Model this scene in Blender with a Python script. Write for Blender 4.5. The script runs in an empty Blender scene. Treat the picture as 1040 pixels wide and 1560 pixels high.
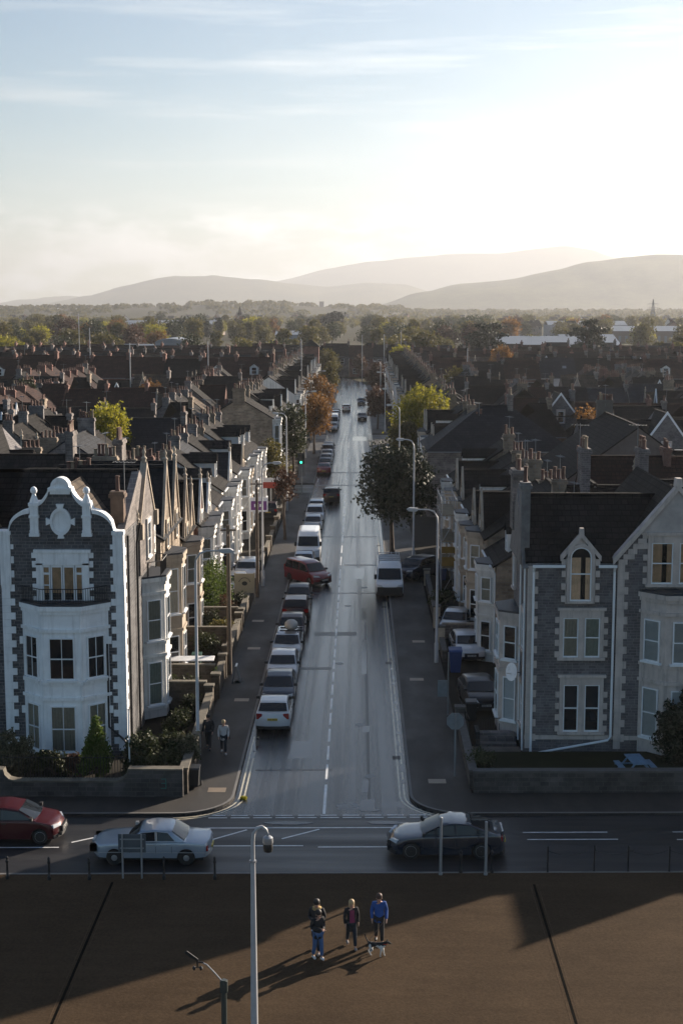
import bpy, bmesh, math, random
from mathutils import Vector, Matrix, noise
R = math.radians
C = bpy.context.scene.collection
SC = bpy.context.scene

# ------------------------------------------------------------------ camera, world, sun, exposure
CAM_H = 21.45; FPX = 2167.0; PITCH = R(8.14); YAW = math.atan(26 / FPX)
cam = bpy.data.cameras.new('camera'); cam_o = bpy.data.objects.new('camera', cam); C.objects.link(cam_o)
cam.sensor_fit = 'VERTICAL'; cam.sensor_height = 36; cam.sensor_width = 24; cam.lens = FPX / 1560 * 36
cam.clip_start = 0.5; cam.clip_end = 40000
cam_o.location = (0, 0, CAM_H); cam_o.rotation_euler = (R(90) - PITCH, 0, YAW)
SC.camera = cam_o
SUN_AZ, SUN_EL = R(46), R(18.0)
SUN_DIR = Vector((math.sin(SUN_AZ) * math.cos(SUN_EL), math.cos(SUN_AZ) * math.cos(SUN_EL), math.sin(SUN_EL)))
sun = bpy.data.lights.new('sun', 'SUN'); sun.energy = 5.0; sun.angle = R(0.53); sun.color = (1.0, 0.86, 0.70)
sun_o = bpy.data.objects.new('sun', sun); C.objects.link(sun_o)
sun_o.rotation_euler = (-SUN_DIR).to_track_quat('-Z', 'Y').to_euler()
world = bpy.data.worlds.new('World'); SC.world = world; world.use_nodes = True
SC.view_settings.view_transform = 'Standard'; SC.view_settings.look = 'None'
SC.view_settings.exposure = 1.4; SC.view_settings.gamma = 1
SC.cycles.use_denoising = True
try: SC.cycles.denoiser = 'OPENIMAGEDENOISE'
except Exception: pass
SC.cycles.max_bounces = 5; SC.cycles.diffuse_bounces = 2; SC.cycles.glossy_bounces = 3
SC.cycles.transmission_bounces = 3; SC.cycles.transparent_max_bounces = 6; SC.cycles.volume_bounces = 0
SC.cycles.caustics_reflective = False; SC.cycles.caustics_refractive = False
SC.cycles.sample_clamp_indirect = 4

class NT:
    """small helper for writing node trees"""
    def __init__(s, tree): s.t = tree; s.n = tree.nodes; s.l = tree.links
    def new(s, typ, **kw):
        n = s.n.new(typ)
        for k, v in kw.items():
            if k.startswith('i_'):
                n.inputs[int(k[2:]) if k[2:].isdigit() else k[2:].replace('_', ' ')].default_value = v
            else: setattr(n, k, v)
        return n
    def link(s, a, b): s.l.new(a, b)
    def math(s, op, a, b=None, clamp=False):
        n = s.n.new('ShaderNodeMath'); n.operation = op; n.use_clamp = clamp
        for i, v in enumerate((a, b)):
            if v is None: continue
            if isinstance(v, (int, float)): n.inputs[i].default_value = v
            else: s.l.new(v, n.inputs[i])
        return n.outputs[0]
    def mix(s, fac, a, b, blend='MIX'):
        n = s.n.new('ShaderNodeMix'); n.data_type = 'RGBA'; n.blend_type = blend
        for sock, v in ((n.inputs[0], fac), (n.inputs[6], a), (n.inputs[7], b)):
            if isinstance(v, (int, float)): sock.default_value = v
            elif isinstance(v, (tuple, list)): sock.default_value = (*v[:3], 1)
            else: s.l.new(v, sock)
        return n.outputs[2]
    def ramp(s, fac, stops):
        n = s.n.new('ShaderNodeValToRGB'); e = n.color_ramp.elements
        while len(e) < len(stops): e.new(0.5)
        for el, (p, c) in zip(e, stops):
            el.position = p; el.color = (c, c, c, 1) if isinstance(c, (int, float)) else (*c, 1)
        s.l.new(fac, n.inputs[0]); return n.outputs[0]
    def noise(s, vec, scale, detail=4, rough=0.55):
        n = s.n.new('ShaderNodeTexNoise'); n.inputs['Scale'].default_value = scale
        n.inputs['Detail'].default_value = detail; n.inputs['Roughness'].default_value = rough
        if vec is not None: s.l.new(vec, n.inputs['Vector'])
        return n.outputs['Fac']
    def mapping(s, vec, scale=(1, 1, 1), loc=(0, 0, 0), rot=(0, 0, 0)):
        n = s.n.new('ShaderNodeMapping'); n.inputs['Scale'].default_value = scale
        n.inputs['Location'].default_value = loc; n.inputs['Rotation'].default_value = rot
        s.l.new(vec, n.inputs['Vector']); return n.outputs[0]

def build_world():
    t = NT(world.node_tree); t.n.clear()
    out = t.new('ShaderNodeOutputWorld'); bg = t.new('ShaderNodeBackground'); bg.inputs[1].default_value = 0.045
    sky = t.new('ShaderNodeTexSky'); sky.sky_type = 'NISHITA'; sky.sun_disc = False
    sky.sun_elevation = SUN_EL; sky.sun_rotation = SUN_AZ; sky.altitude = 20
    sky.air_density = 1.0; sky.dust_density = 0.35; sky.ozone_density = 2.2
    co = t.new('ShaderNodeTexCoord').outputs['Generated']
    sp = t.new('ShaderNodeSeparateXYZ'); t.link(co, sp.inputs[0])
    z = sp.outputs[2]
    zz = t.math('MAXIMUM', z, 0.02)
    # long thin high cloud, stretched sideways, and a low bank of cumulus above the hills
    cb = t.new('ShaderNodeCombineXYZ')
    t.link(t.math('DIVIDE', sp.outputs[0], t.math('ADD', sp.outputs[1], 0.35)), cb.inputs[0]); t.link(z, cb.inputs[1])
    v1 = t.mapping(cb.outputs[0], scale=(3.0, 30, 1), rot=(0, 0, R(-3)))
    wisps = t.ramp(t.noise(v1, 1.6, 6, 0.6), [(0.52, 0), (0.80, 1)])
    v2 = t.mapping(cb.outputs[0], scale=(16, 34, 1))
    puffs = t.ramp(t.noise(v2, 1.3, 6, 0.62), [(0.44, 0), (0.60, 1)])
    low = t.ramp(z, [(0.015, 1), (0.055, 1), (0.075, 0)])
    veil = t.ramp(t.noise(t.mapping(cb.outputs[0], scale=(2.2, 7, 1), loc=(1.3, 0.2, 0)), 1.2, 4), [(0.3, 0.15), (0.75, 0.75)])
    hi = t.ramp(z, [(0.03, 0.9), (0.06, 1), (0.10, 0.85), (0.15, 0.30), (0.28, 0.05)])
    # brightness of thin cloud follows its distance from the sun
    dt = t.new('ShaderNodeVectorMath', operation='DOT_PRODUCT'); t.link(co, dt.inputs[0]); dt.inputs[1].default_value = SUN_DIR
    glow = t.ramp(dt.outputs['Value'], [(0.0, 0.0), (0.42, 0.15), (0.60, 0.32), (0.80, 0.5), (1.0, 0.8)])
    cloudcol = t.mix(1.0, t.mix(glow, (2.0, 2.5, 2.8), (26, 25.5, 24.5)), (1, 1, 1), 'MULTIPLY')
    m1 = t.math('MULTIPLY', t.math('MULTIPLY', veil, hi), t.ramp(dt.outputs['Value'], [(0.46, 0.14), (0.62, 0.7), (0.76, 1.0)]), True)
    c1 = t.mix(m1, t.mix(1.0, sky.outputs[0], (0.92, 1.0, 1.03), 'MULTIPLY'), cloudcol)
    m2 = t.math('MULTIPLY', t.math('MULTIPLY', wisps, 0.6), t.ramp(z, [(0.05, 0), (0.10, 1), (0.17, 1), (0.3, 0.3)]))
    c2 = t.mix(m2, c1, cloudcol)
    m3 = t.math('MULTIPLY', t.math('MULTIPLY', puffs, low), 0.75)
    c3 = t.mix(m3, c2, t.mix(glow, (6.2, 6.4, 6.6), (28, 27.5, 26.5)))
    t.link(c3, bg.inputs[0]); t.link(bg.outputs[0], out.inputs[0])
build_world()

# ------------------------------------------------------------------ helpers
cy_, sy_ = math.cos(YAW), math.sin(YAW); cp_, sp_ = math.cos(PITCH), math.sin(PITCH)
FW = Vector((-sy_ * cp_, cy_ * cp_, -sp_)); RT = Vector((cy_, sy_, 0)); UP = Vector((-sy_ * sp_, cy_ * sp_, cp_))
def ray(px, py): return FW + RT * ((px - 520) / FPX) + UP * ((780 - py) / FPX)
def gp(px, py, z=0.0):            # survey helper: ground point seen at a photo position
    d = ray(px, py); t = (z - CAM_H) / d.z; return Vector((t * d.x, t * d.y, z))
def wp(px, py, Y):                # survey helper: point at depth Y
    d = ray(px, py); t = Y / d.y; return Vector((t * d.x, Y, CAM_H + t * d.z))
def in_view(x, y, m=6.0):
    if y < 20: return False
    c = x + y * 26 / FPX - 0; hw = 0.24 * y
    return -hw - m < c < hw + m

ONES = 'first second third fourth fifth sixth seventh eighth ninth tenth eleventh twelfth thirteenth fourteenth fifteenth sixteenth seventeenth eighteenth nineteenth'.split()
TENS = {2: 'twent', 3: 'thirt', 4: 'fort', 5: 'fift', 6: 'sixt', 7: 'sevent', 8: 'eight', 9: 'ninet'}
def nth(n):
    if n < 20: return ONES[n - 1]
    if n >= 100: return 'hundred and ' + nth(n - 100) if n > 100 else 'hundredth'
    t, o = divmod(n, 10)
    return TENS[t] + ('ieth' if o == 0 else 'y-' + ONES[o - 1])

MATS = {}
def principled(name):
    m = bpy.data.materials.new(name); m.use_nodes = True
    t = NT(m.node_tree); b = t.n['Principled BSDF']; return m, t, b

def M(name, col, rough=0.75, metal=0.0, var=0.18, scale=2.5, bump=0.0, spec=0.5, emit=None, rnd=0.0, coat=0.0, rain=0.0):
    """plain worn surface: base colour broken up by two noises"""
    if name in MATS: return MATS[name]
    m, t, b = principled(name)
    co = t.new('ShaderNodeTexCoord').outputs['Object']
    n1 = t.noise(co, scale, 5, 0.6)
    f = t.ramp(n1, [(0.25, 1 - var), (0.75, 1 + var)]) if var else None
    c = (*col, 1)
    if f is not None:
        c = t.mix(1.0, col, f, 'MULTIPLY')
        if rain:  # dirt washed down the face in vertical runs
            rn = t.noise(t.mapping(co, scale=(4.5, 4.5, 0.35)), 1.0, 6, 0.65); c = t.mix(t.ramp(rn, [(0.50, 0), (0.78, rain)]), c, (0.10, 0.095, 0.085))
        if rnd:
            oi = t.new('ShaderNodeObjectInfo').outputs['Random']
            c = t.mix(1.0, c, t.ramp(oi, [(0, 1 - rnd), (1, 1 + rnd)]), 'MULTIPLY')
        t.link(c, b.inputs['Base Color'])
    else: b.inputs['Base Color'].default_value = c
    b.inputs['Roughness'].default_value = rough; b.inputs['Metallic'].default_value = metal
    b.inputs['Specular IOR Level'].default_value = spec
    if coat: b.inputs['Coat Weight'].default_value = coat; b.inputs['Coat Roughness'].default_value = 0.06
    if bump:
        bp = t.new('ShaderNodeBump'); bp.inputs['Strength'].default_value = bump; bp.inputs['Distance'].default_value = 0.03
        t.link(t.noise(co, scale * 6, 4), bp.inputs['Height']); t.link(bp.outputs[0], b.inputs['Normal'])
    if emit:
        b.inputs['Emission Color'].default_value = (*emit[0], 1); b.inputs['Emission Strength'].default_value = emit[1]
    MATS[name] = m; return m

def wall_uv(t):
    """horizontal run and height, whichever way a wall or a slope faces"""
    tc = t.new('ShaderNodeTexCoord'); sp = t.new('ShaderNodeSeparateXYZ'); t.link(tc.outputs['Object'], sp.inputs[0])
    sn = t.new('ShaderNodeSeparateXYZ'); t.link(tc.outputs['Normal'], sn.inputs[0])
    side = t.math('GREATER_THAN', t.math('ABSOLUTE', sn.outputs[0]), t.math('ABSOLUTE', sn.outputs[1]))
    mx = t.new('ShaderNodeMix'); mx.data_type = 'FLOAT'
    t.link(side, mx.inputs[0]); t.link(sp.outputs[0], mx.inputs[2]); t.link(sp.outputs[1], mx.inputs[3])
    cb = t.new('ShaderNodeCombineXYZ'); t.link(mx.outputs[0], cb.inputs[0]); t.link(sp.outputs[2], cb.inputs[1])
    return cb.outputs[0], tc.outputs['Object']

def MB_brick(name, c1, c2, mortar, bw, bh, gap=0.015, rough=0.85, bump=0.5, rnd=0.0, wobble=0.0, spec=0.3, stain=0.3, offset=0.5):
    if name in MATS: return MATS[name]
    m, t, b = principled(name)
    uv, co = wall_uv(t)
    if wobble:
        nn = t.new('ShaderNodeTexNoise'); nn.inputs['Scale'].default_value = 1.3; t.link(co, nn.inputs['Vector'])
        va = t.new('ShaderNodeVectorMath', operation='MULTIPLY_ADD'); t.link(nn.outputs['Color'], va.inputs[0])
        va.inputs[1].default_value = (wobble, wobble * 0.5, 0); t.link(uv, va.inputs[2]); uv = va.outputs[0]
    br = t.new('ShaderNodeTexBrick'); br.offset = offset; br.offset_frequency = 2; br.squash = 1.25; br.squash_frequency = 3
    t.link(uv, br.inputs['Vector'])
    br.inputs['Color1'].default_value = (*c1, 1); br.inputs['Color2'].default_value = (*c2, 1); br.inputs['Mortar'].default_value = (*mortar, 1)
    br.inputs['Scale'].default_value = 1; br.inputs['Mortar Size'].default_value = gap; br.inputs['Mortar Smooth'].default_value = 0.1
    br.inputs['Brick Width'].default_value = bw; br.inputs['Row Height'].default_value = bh
    f = t.ramp(t.noise(co, 0.9, 6, 0.65), [(0.3, 1 - stain), (0.7, 1 + stain)])
    c = t.mix(1.0, br.outputs['Color'], f, 'MULTIPLY')
    if rnd:
        oi = t.new('ShaderNodeObjectInfo').outputs['Random']
        c = t.mix(1.0, c, t.ramp(oi, [(0, 1 - rnd), (1, 1 + rnd)]), 'MULTIPLY')
    t.link(c, b.inputs['Base Color'])
    b.inputs['Roughness'].default_value = rough; b.inputs['Specular IOR Level'].default_value = spec
    bp = t.new('ShaderNodeBump'); bp.inputs['Strength'].default_value = bump; bp.inputs['Distance'].default_value = 0.03
    h = t.math('ADD', t.math('MULTIPLY', br.outputs['Fac'], -0.8), t.math('MULTIPLY', t.noise(co, 9, 4), 0.6))
    t.link(h, bp.inputs['Height']); t.link(bp.outputs[0], b.inputs['Normal'])
    MATS[name] = m; return m

def M_leaf(name, c1, c2, trans=0.35, scale=0.6):
    if name in MATS: return MATS[name]
    m, t, b = principled(name)
    ge = t.new('ShaderNodeNewGeometry'); co = t.new('ShaderNodeTexCoord').outputs['Object']
    f = t.math('ADD', t.math('MULTIPLY', ge.outputs['Random Per Island'], 0.55), t.math('MULTIPLY', t.noise(co, scale, 3), 0.6))
    c = t.mix(t.ramp(f, [(0.25, 0), (0.85, 1)]), c1, c2)
    oi = t.new('ShaderNodeObjectInfo').outputs['Random']
    c = t.mix(1.0, c, t.ramp(oi, [(0, 0.8), (1, 1.2)]), 'MULTIPLY')
    t.link(c, b.inputs['Base Color']); b.inputs['Roughness'].default_value = 0.6; b.inputs['Specular IOR Level'].default_value = 0.25
    tr = t.new('ShaderNodeBsdfTranslucent'); t.link(c, tr.inputs[0])
    mx = t.new('ShaderNodeMixShader'); mx.inputs[0].default_value = trans
    out = [n for n in t.n if n.type == 'OUTPUT_MATERIAL'][0]
    t.link(b.outputs[0], mx.inputs[1]); t.link(tr.outputs[0], mx.inputs[2]); t.link(mx.outputs[0], out.inputs[0])
    MATS[name] = m; return m

def M_clear(name, tint=(0.92, 0.93, 0.93), thru=0.9):
    if name in MATS: return MATS[name]
    m, t, b = principled(name)
    b.inputs['Base Color'].default_value = (0.01, 0.012, 0.014, 1); b.inputs['Roughness'].default_value = 0.04
    tp = t.new('ShaderNodeBsdfTransparent'); tp.inputs[0].default_value = (*tint, 1)
    mx = t.new('ShaderNodeMixShader'); lw = t.new('ShaderNodeLayerWeight'); lw.inputs[0].default_value = 0.35
    f = t.math('MULTIPLY', t.math('SUBTRACT', 1.0, lw.outputs['Fresnel']), thru)
    out = [n for n in t.n if n.type == 'OUTPUT_MATERIAL'][0]
    t.link(f, mx.inputs[0]); t.link(b.outputs[0], mx.inputs[1]); t.link(tp.outputs[0], mx.inputs[2]); t.link(mx.outputs[0], out.inputs[0])
    MATS[name] = m; return m

class MB:
    def __init__(s): s.b = bmesh.new()
    def face(s, pts):
        vs = [s.b.verts.new(p) for p in pts]
        try: return s.b.faces.new(vs)
        except ValueError: return None
    def box(s, x0, x1, y0, y1, z0, z1):
        v = [s.b.verts.new(p) for p in ((x0,y0,z0),(x1,y0,z0),(x1,y1,z0),(x0,y1,z0),(x0,y0,z1),(x1,y0,z1),(x1,y1,z1),(x0,y1,z1))]
        for f in ((3,2,1,0),(4,5,6,7),(0,1,5,4),(1,2,6,5),(2,3,7,6),(3,0,4,7)): s.b.faces.new([v[i] for i in f])
        return s
    def prism(s, poly, axis, a, b):
        """extrude a 2-D outline from a to b along axis; outline is (y,z), (x,z) or (x,y)"""
        def P(p, t): return {'x': (t, p[0], p[1]), 'y': (p[0], t, p[1]), 'z': (p[0], p[1], t)}[axis]
        A = [s.b.verts.new(P(p, a)) for p in poly]; B = [s.b.verts.new(P(p, b)) for p in poly]
        n = len(poly)
        try: s.b.faces.new(A); s.b.faces.new(B[::-1])
        except ValueError: pass
        for i in range(n): s.b.faces.new([A[i], B[i], B[(i + 1) % n], A[(i + 1) % n]])
        return s
    def tube(s, pts, radii, n=8, caps=True):
        pts = [Vector(p) for p in pts]
        if isinstance(radii, (int, float)): radii = [radii] * len(pts)
        rings = []
        for i, p in enumerate(pts):
            d = (pts[min(i + 1, len(pts) - 1)] - pts[max(i - 1, 0)]).normalized()
            a = Vector((0, 0, 1)) if abs(d.z) < 0.9 else Vector((0, 1, 0))
            u = d.cross(a).normalized(); w = d.cross(u).normalized()
            rings.append([s.b.verts.new(p + (u * math.cos(2*math.pi*k/n) + w * math.sin(2*math.pi*k/n)) * radii[i]) for k in range(n)])
        for i in range(len(rings) - 1):
            for k in range(n): s.b.faces.new([rings[i][k], rings[i+1][k], rings[i+1][(k+1) % n], rings[i][(k+1) % n]])
        if caps:
            s.b.faces.new(rings[0]); s.b.faces.new(rings[-1][::-1])
        return s
    def lathe(s, prof, n=12, c=(0, 0, 0), sx=1, sy=1):
        """prof: (radius, z) bottom to top"""
        rings = [[s.b.verts.new((c[0] + r * sx * math.cos(2*math.pi*k/n), c[1] + r * sy * math.sin(2*math.pi*k/n), c[2] + z)) for k in range(n)] for r, z in prof]
        for i in range(len(rings) - 1):
            for k in range(n): s.b.faces.new([rings[i][k], rings[i][(k+1) % n], rings[i+1][(k+1) % n], rings[i+1][k]])
        s.b.faces.new(rings[0][::-1]); s.b.faces.new(rings[-1]); return s
    def slab(s, a, b, c, d, th):
        """four-cornered sheet with thickness below it"""
        a, b, c, d = map(Vector, (a, b, c, d)); n = (b - a).cross(d - a).normalized()
        if n.z < 0: n = -n
        lo = [p - n * th for p in (a, b, c, d)]
        v = [s.b.verts.new(p) for p in (a, b, c, d, *lo)]
        for f in ((0,1,2,3),(7,6,5,4),(0,4,5,1),(1,5,6,2),(2,6,7,3),(3,7,4,0)): s.b.faces.new([v[i] for i in f])
        return s
    def mesh(s, name, smooth=0):
        bmesh.ops.recalc_face_normals(s.b, faces=s.b.faces)
        if smooth:
            for f in s.b.faces: f.smooth = True
            for e in s.b.edges:
                if len(e.link_faces) == 2: e.smooth = e.calc_face_angle(0) < R(smooth)
        me = bpy.data.meshes.new(name); s.b.to_mesh(me); s.b.free(); return me
    def build(s, name, mat, parent=None, loc=(0, 0, 0), rz=0.0, smooth=0):
        return put(name, s.mesh(name, smooth), mat, parent, loc, rz)

def put(name, me, mat, parent=None, loc=(0, 0, 0), rz=0.0):
    if mat is not None and not me.materials: me.materials.append(mat)
    o = bpy.data.objects.new(name, me); C.objects.link(o); o.location = loc; o.rotation_euler = (0, 0, rz)
    if parent: o.parent = parent; KIDS.setdefault(parent.name, []).append(o)
    return o
KIDS = {}
def tag(o, label, cat, group=None, kind=None):
    if label: o['label'] = label
    if cat: o['category'] = cat
    if group: o['group'] = group
    if kind: o['kind'] = kind
    return o
def thing(name, label, cat, loc=(0, 0, 0), rz=0.0, group=None):
    o = bpy.data.objects.new(name, None); C.objects.link(o); o.empty_display_size = 0.3
    o.location = loc; o.rotation_euler = (0, 0, rz); return tag(o, label, cat, group)
def copy_tree(o, parent=None):
    c = o.copy(); C.objects.link(c)
    if parent: c.parent = parent; KIDS.setdefault(parent.name, []).append(c)
    for ch in KIDS.get(o.name, []): copy_tree(ch, c)
    return c
def drop_tree(o):
    for ch in KIDS.get(o.name, []): drop_tree(ch)
    bpy.data.objects.remove(o)
def dissolve(e):
    """hand the children of a helper Empty to its parent, keeping their places"""
    p = e.parent; m = Matrix.Translation(e.location) @ Matrix.Rotation(e.rotation_euler[2], 4, 'Z')
    for ch in KIDS.pop(e.name, []):
        ch.parent = p; KIDS.setdefault(p.name, []).append(ch)
        ch.location = m @ Vector(ch.location); ch.rotation_euler[2] += e.rotation_euler[2]
    bpy.data.objects.remove(e)
def place(proto, used, loc, rz, label, group=None, scale=1.0):
    o = proto if proto.name not in used else copy_tree(proto)
    used.add(proto.name); o.location = loc; o.rotation_euler = (0, 0, rz); o['label'] = label
    o.scale = (scale,) * 3 if isinstance(scale, (int, float)) else scale
    if group: o['group'] = group
    return o
def structure(name, mb, mat, smooth=0): return tag(mb.build(name, mat, smooth=smooth), None, None, None, 'structure')

# ------------------------------------------------------------------ materials
WHITE = M('white_paint', (0.84, 0.845, 0.85), 0.6, var=0.12, scale=1.2, bump=0.1, rain=0.35)
WHITE2 = M('white_render', (0.70, 0.68, 0.64), 0.7, var=0.16, scale=0.8, bump=0.15, rnd=0.12, rain=0.6)
CREAM = M('cream_stone', (0.40, 0.33, 0.255), 0.8, var=0.24, scale=1.1, bump=0.2, rnd=0.15, rain=0.6)
BATH = M('pale_stone', (0.52, 0.445, 0.40), 0.8, var=0.22, scale=1.3, bump=0.2, rain=0.6)
UPVC = M('white_frame', (0.78, 0.79, 0.80), 0.4, var=0.04)
GLASS = M('window_glass', (0.012, 0.014, 0.017), 0.05, var=0.0, spec=0.6)
CLEAR = M_clear('clear_glass')
CURTAIN = M('curtain_cloth', (0.52, 0.47, 0.38), 0.9, var=0.12, scale=6)
CURTAIN_GREEN = M('green_curtain_cloth', (0.42, 0.45, 0.38), 0.9, var=0.15, scale=6)
BLIND = M('blind_cloth', (0.58, 0.61, 0.62), 0.9, var=0.08, scale=4)
DARKROOM = M('dark_room', (0.012, 0.011, 0.011), 0.95, var=0.0)
WARM_LIT = M('warm_lit_tan', (0.85, 0.54, 0.33), 0.9, var=0.4, scale=1.6)  # tan cloth tone with the warm light at the windows put into it
RUBBLE = MB_brick('dark_rubble_stone', (0.058, 0.059, 0.066), (0.108, 0.106, 0.112), (0.19, 0.18, 0.17), 0.33, 0.16, 0.014, wobble=0.10, bump=0.7, stain=0.45)
RUBBLE2 = MB_brick('grey_rubble_stone', (0.125, 0.112, 0.108), (0.20, 0.175, 0.165), (0.24, 0.21, 0.19), 0.42, 0.20, 0.016, wobble=0.12, bump=0.8, stain=0.5, rnd=0.15)
GREY_STONE = MB_brick('grey_coursed_stone', (0.092, 0.086, 0.090), (0.155, 0.143, 0.146), (0.20, 0.185, 0.18), 0.30, 0.135, 0.012, wobble=0.07, bump=0.6, stain=0.35)
WARM_STONE = MB_brick('warm_rubble_stone', (0.17, 0.13, 0.095), (0.27, 0.21, 0.155), (0.21, 0.18, 0.145), 0.40, 0.20, 0.016, wobble=0.10, bump=0.7, stain=0.4, rnd=0.18)
REDBRICK = MB_brick('red_brick', (0.13, 0.050, 0.038), (0.19, 0.075, 0.055), (0.15, 0.12, 0.10), 0.23, 0.077, 0.012, bump=0.4, stain=0.35, rnd=0.15)
SLATE = MB_brick('dark_roof_tile', (0.013, 0.012, 0.012), (0.023, 0.020, 0.019), (0.005, 0.0045, 0.0045), 0.33, 0.24, 0.02, rough=0.85, bump=0.8, rnd=0.3, spec=0.12, stain=0.5)
BLUESLATE = MB_brick('blue_slate', (0.017, 0.019, 0.024), (0.028, 0.031, 0.038), (0.007, 0.007, 0.009), 0.40, 0.22, 0.016, rough=0.75, bump=0.6, rnd=0.25, spec=0.15, stain=0.4)
REDTILE = MB_brick('brown_red_roof_tile', (0.030, 0.014, 0.012), (0.046, 0.022, 0.017), (0.010, 0.006, 0.005), 0.30, 0.24, 0.02, rough=0.8, bump=0.8, rnd=0.3, spec=0.12, stain=0.5)
BROWNTILE = MB_brick('brown_concrete_tile', (0.075, 0.055, 0.040), (0.11, 0.082, 0.058), (0.03, 0.022, 0.018), 0.32, 0.26, 0.02, rough=0.85, bump=0.8, rnd=0.2, spec=0.2, stain=0.5)
LEAD = M('lead_flat_roof', (0.03, 0.033, 0.04), 0.6, var=0.25, scale=0.8)
METALROOF = M('pale_sheet_roof', (0.20, 0.22, 0.25), 0.45, var=0.12, scale=0.3)
POT = M('terracotta_pot', (0.115, 0.055, 0.040), 0.8, var=0.3, scale=3, rnd=0.25)
POTC = M('buff_pot', (0.24, 0.18, 0.12), 0.8, var=0.25, scale=3, rnd=0.2)
BLACKIRON = M('black_iron', (0.012, 0.012, 0.014), 0.5, var=0.1)
GALV = M('galvanised_steel', (0.36, 0.37, 0.39), 0.45, metal=0.6, var=0.15, scale=1.5)
GREYPAINT = M('grey_painted_steel', (0.20, 0.21, 0.22), 0.5, var=0.12)
WOODPOLE = M('weathered_pole', (0.13, 0.10, 0.075), 0.85, var=0.3, scale=4)
BARK = M('bark', (0.075, 0.055, 0.042), 0.9, var=0.35, scale=3, bump=0.5)
DOORS = [M('blue_door', (0.03, 0.06, 0.14), 0.4), M('green_door', (0.02, 0.07, 0.045), 0.4), M('red_door', (0.16, 0.02, 0.02), 0.4), M('black_door', (0.015, 0.015, 0.016), 0.35)]
# ------------------------------------------------------------------ ground, roads, pavements
def M_ground(name, c1, c2, rough, scale=0.35, fine=40, bump=0.25, wet=None, spec=0.5, streak=None, grain=0.25, speck=0.0, samp=0.17):
    m, t, b = principled(name)
    co = t.new('ShaderNodeTexCoord').outputs['Object']
    n1 = t.noise(co, scale, 6, 0.65); n2 = t.noise(co, fine, 2, 0.7)
    f = t.math('ADD', t.math('MULTIPLY', n1, 1 - grain), t.math('MULTIPLY', n2, grain))
    c = t.mix(t.ramp(f, [(0.3, 0), (0.7, 1)]), c1, c2)
    if streak:
        n3 = t.noise(t.mapping(co, scale=streak), 1.0, 5, 0.6)
        c = t.mix(1.0, c, t.ramp(n3, [(0.3, 1 - samp), (0.7, 1 + samp)]), 'MULTIPLY')
    t.link(c, b.inputs['Base Color']); b.inputs['Specular IOR Level'].default_value = spec
    if wet:
        w = t.noise(t.mapping(co, scale=wet), 1.0, 5, 0.6)
        rr = t.ramp(w, [(0.32, rough - 0.08), (0.68, rough + 0.17)])
        if speck: rr = t.math('ADD', rr, t.math('MULTIPLY', t.math('SUBTRACT', n2, 0.48), speck * 2.2))
        t.link(rr, b.inputs['Roughness'])
    else: b.inputs['Roughness'].default_value = rough
    bp = t.new('ShaderNodeBump'); bp.inputs['Strength'].default_value = bump; bp.inputs['Distance'].default_value = 0.01
    t.link(n2, bp.inputs['Height']); t.link(bp.outputs[0], b.inputs['Normal'])
    MATS[name] = m; return m
ASPHALT = M_ground('wet_asphalt', (0.013, 0.014, 0.017), (0.029, 0.030, 0.034), 0.20, 0.5, 24, 0.26, wet=(1.2, 0.014, 1), streak=(2.2, 0.02, 1), speck=0.16)
ASPHALT2 = M_ground('damp_asphalt', (0.014, 0.014, 0.016), (0.027, 0.027, 0.030), 0.40, 0.4, 26, 0.25, wet=(0.05, 0.9, 1), streak=(0.1, 1.2, 1))
PATCH = M_ground('asphalt_repair', (0.009, 0.009, 0.011), (0.020, 0.020, 0.023), 0.40, 0.6, 24, 0.3)
PAVE = M_ground('pavement_tarmac', (0.015, 0.013, 0.012), (0.034, 0.029, 0.025), 0.66, 0.5, 24, 0.3, wet=(0.5, 0.2, 1))
PROM = M_ground('promenade_tarmac', (0.035, 0.0235, 0.0142), (0.082, 0.0545, 0.0325), 0.9, 0.22, 11, 0.8, spec=0.05, streak=(0.30, 2.2, 1), grain=0.5, samp=0.10)
KERB = M_ground('kerb_stone', (0.11, 0.105, 0.10), (0.18, 0.17, 0.16), 0.7, 0.9, 20, 0.2)
LAND = M_ground('open_ground', (0.035, 0.036, 0.020), (0.065, 0.055, 0.030), 0.95, 0.012, 0.3, 0.0, spec=0.1)
YARD = M_ground('yard_earth', (0.016, 0.014, 0.011), (0.032, 0.027, 0.020), 0.95, 0.7, 16, 0.5, spec=0.15)
LAWN = M_ground('lawn_grass', (0.011, 0.014, 0.006), (0.022, 0.026, 0.011), 0.95, 0.9, 30, 0.8, spec=0.1)
PAINT = M('road_paint', (0.66, 0.66, 0.65), 0.26, var=0.3, scale=3.0)
YELLOW = M('yellow_road_paint', (0.52, 0.47, 0.35), 0.26, var=0.3, scale=3.0)
DARKSLOT = M('dark_channel', (0.004, 0.0035, 0.003), 0.9, var=0.3, spec=0.02)
LIGHTJOINT = M('pale_channel_edge', (0.075, 0.05, 0.032), 0.9, var=0.5, spec=0.05)

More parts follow.
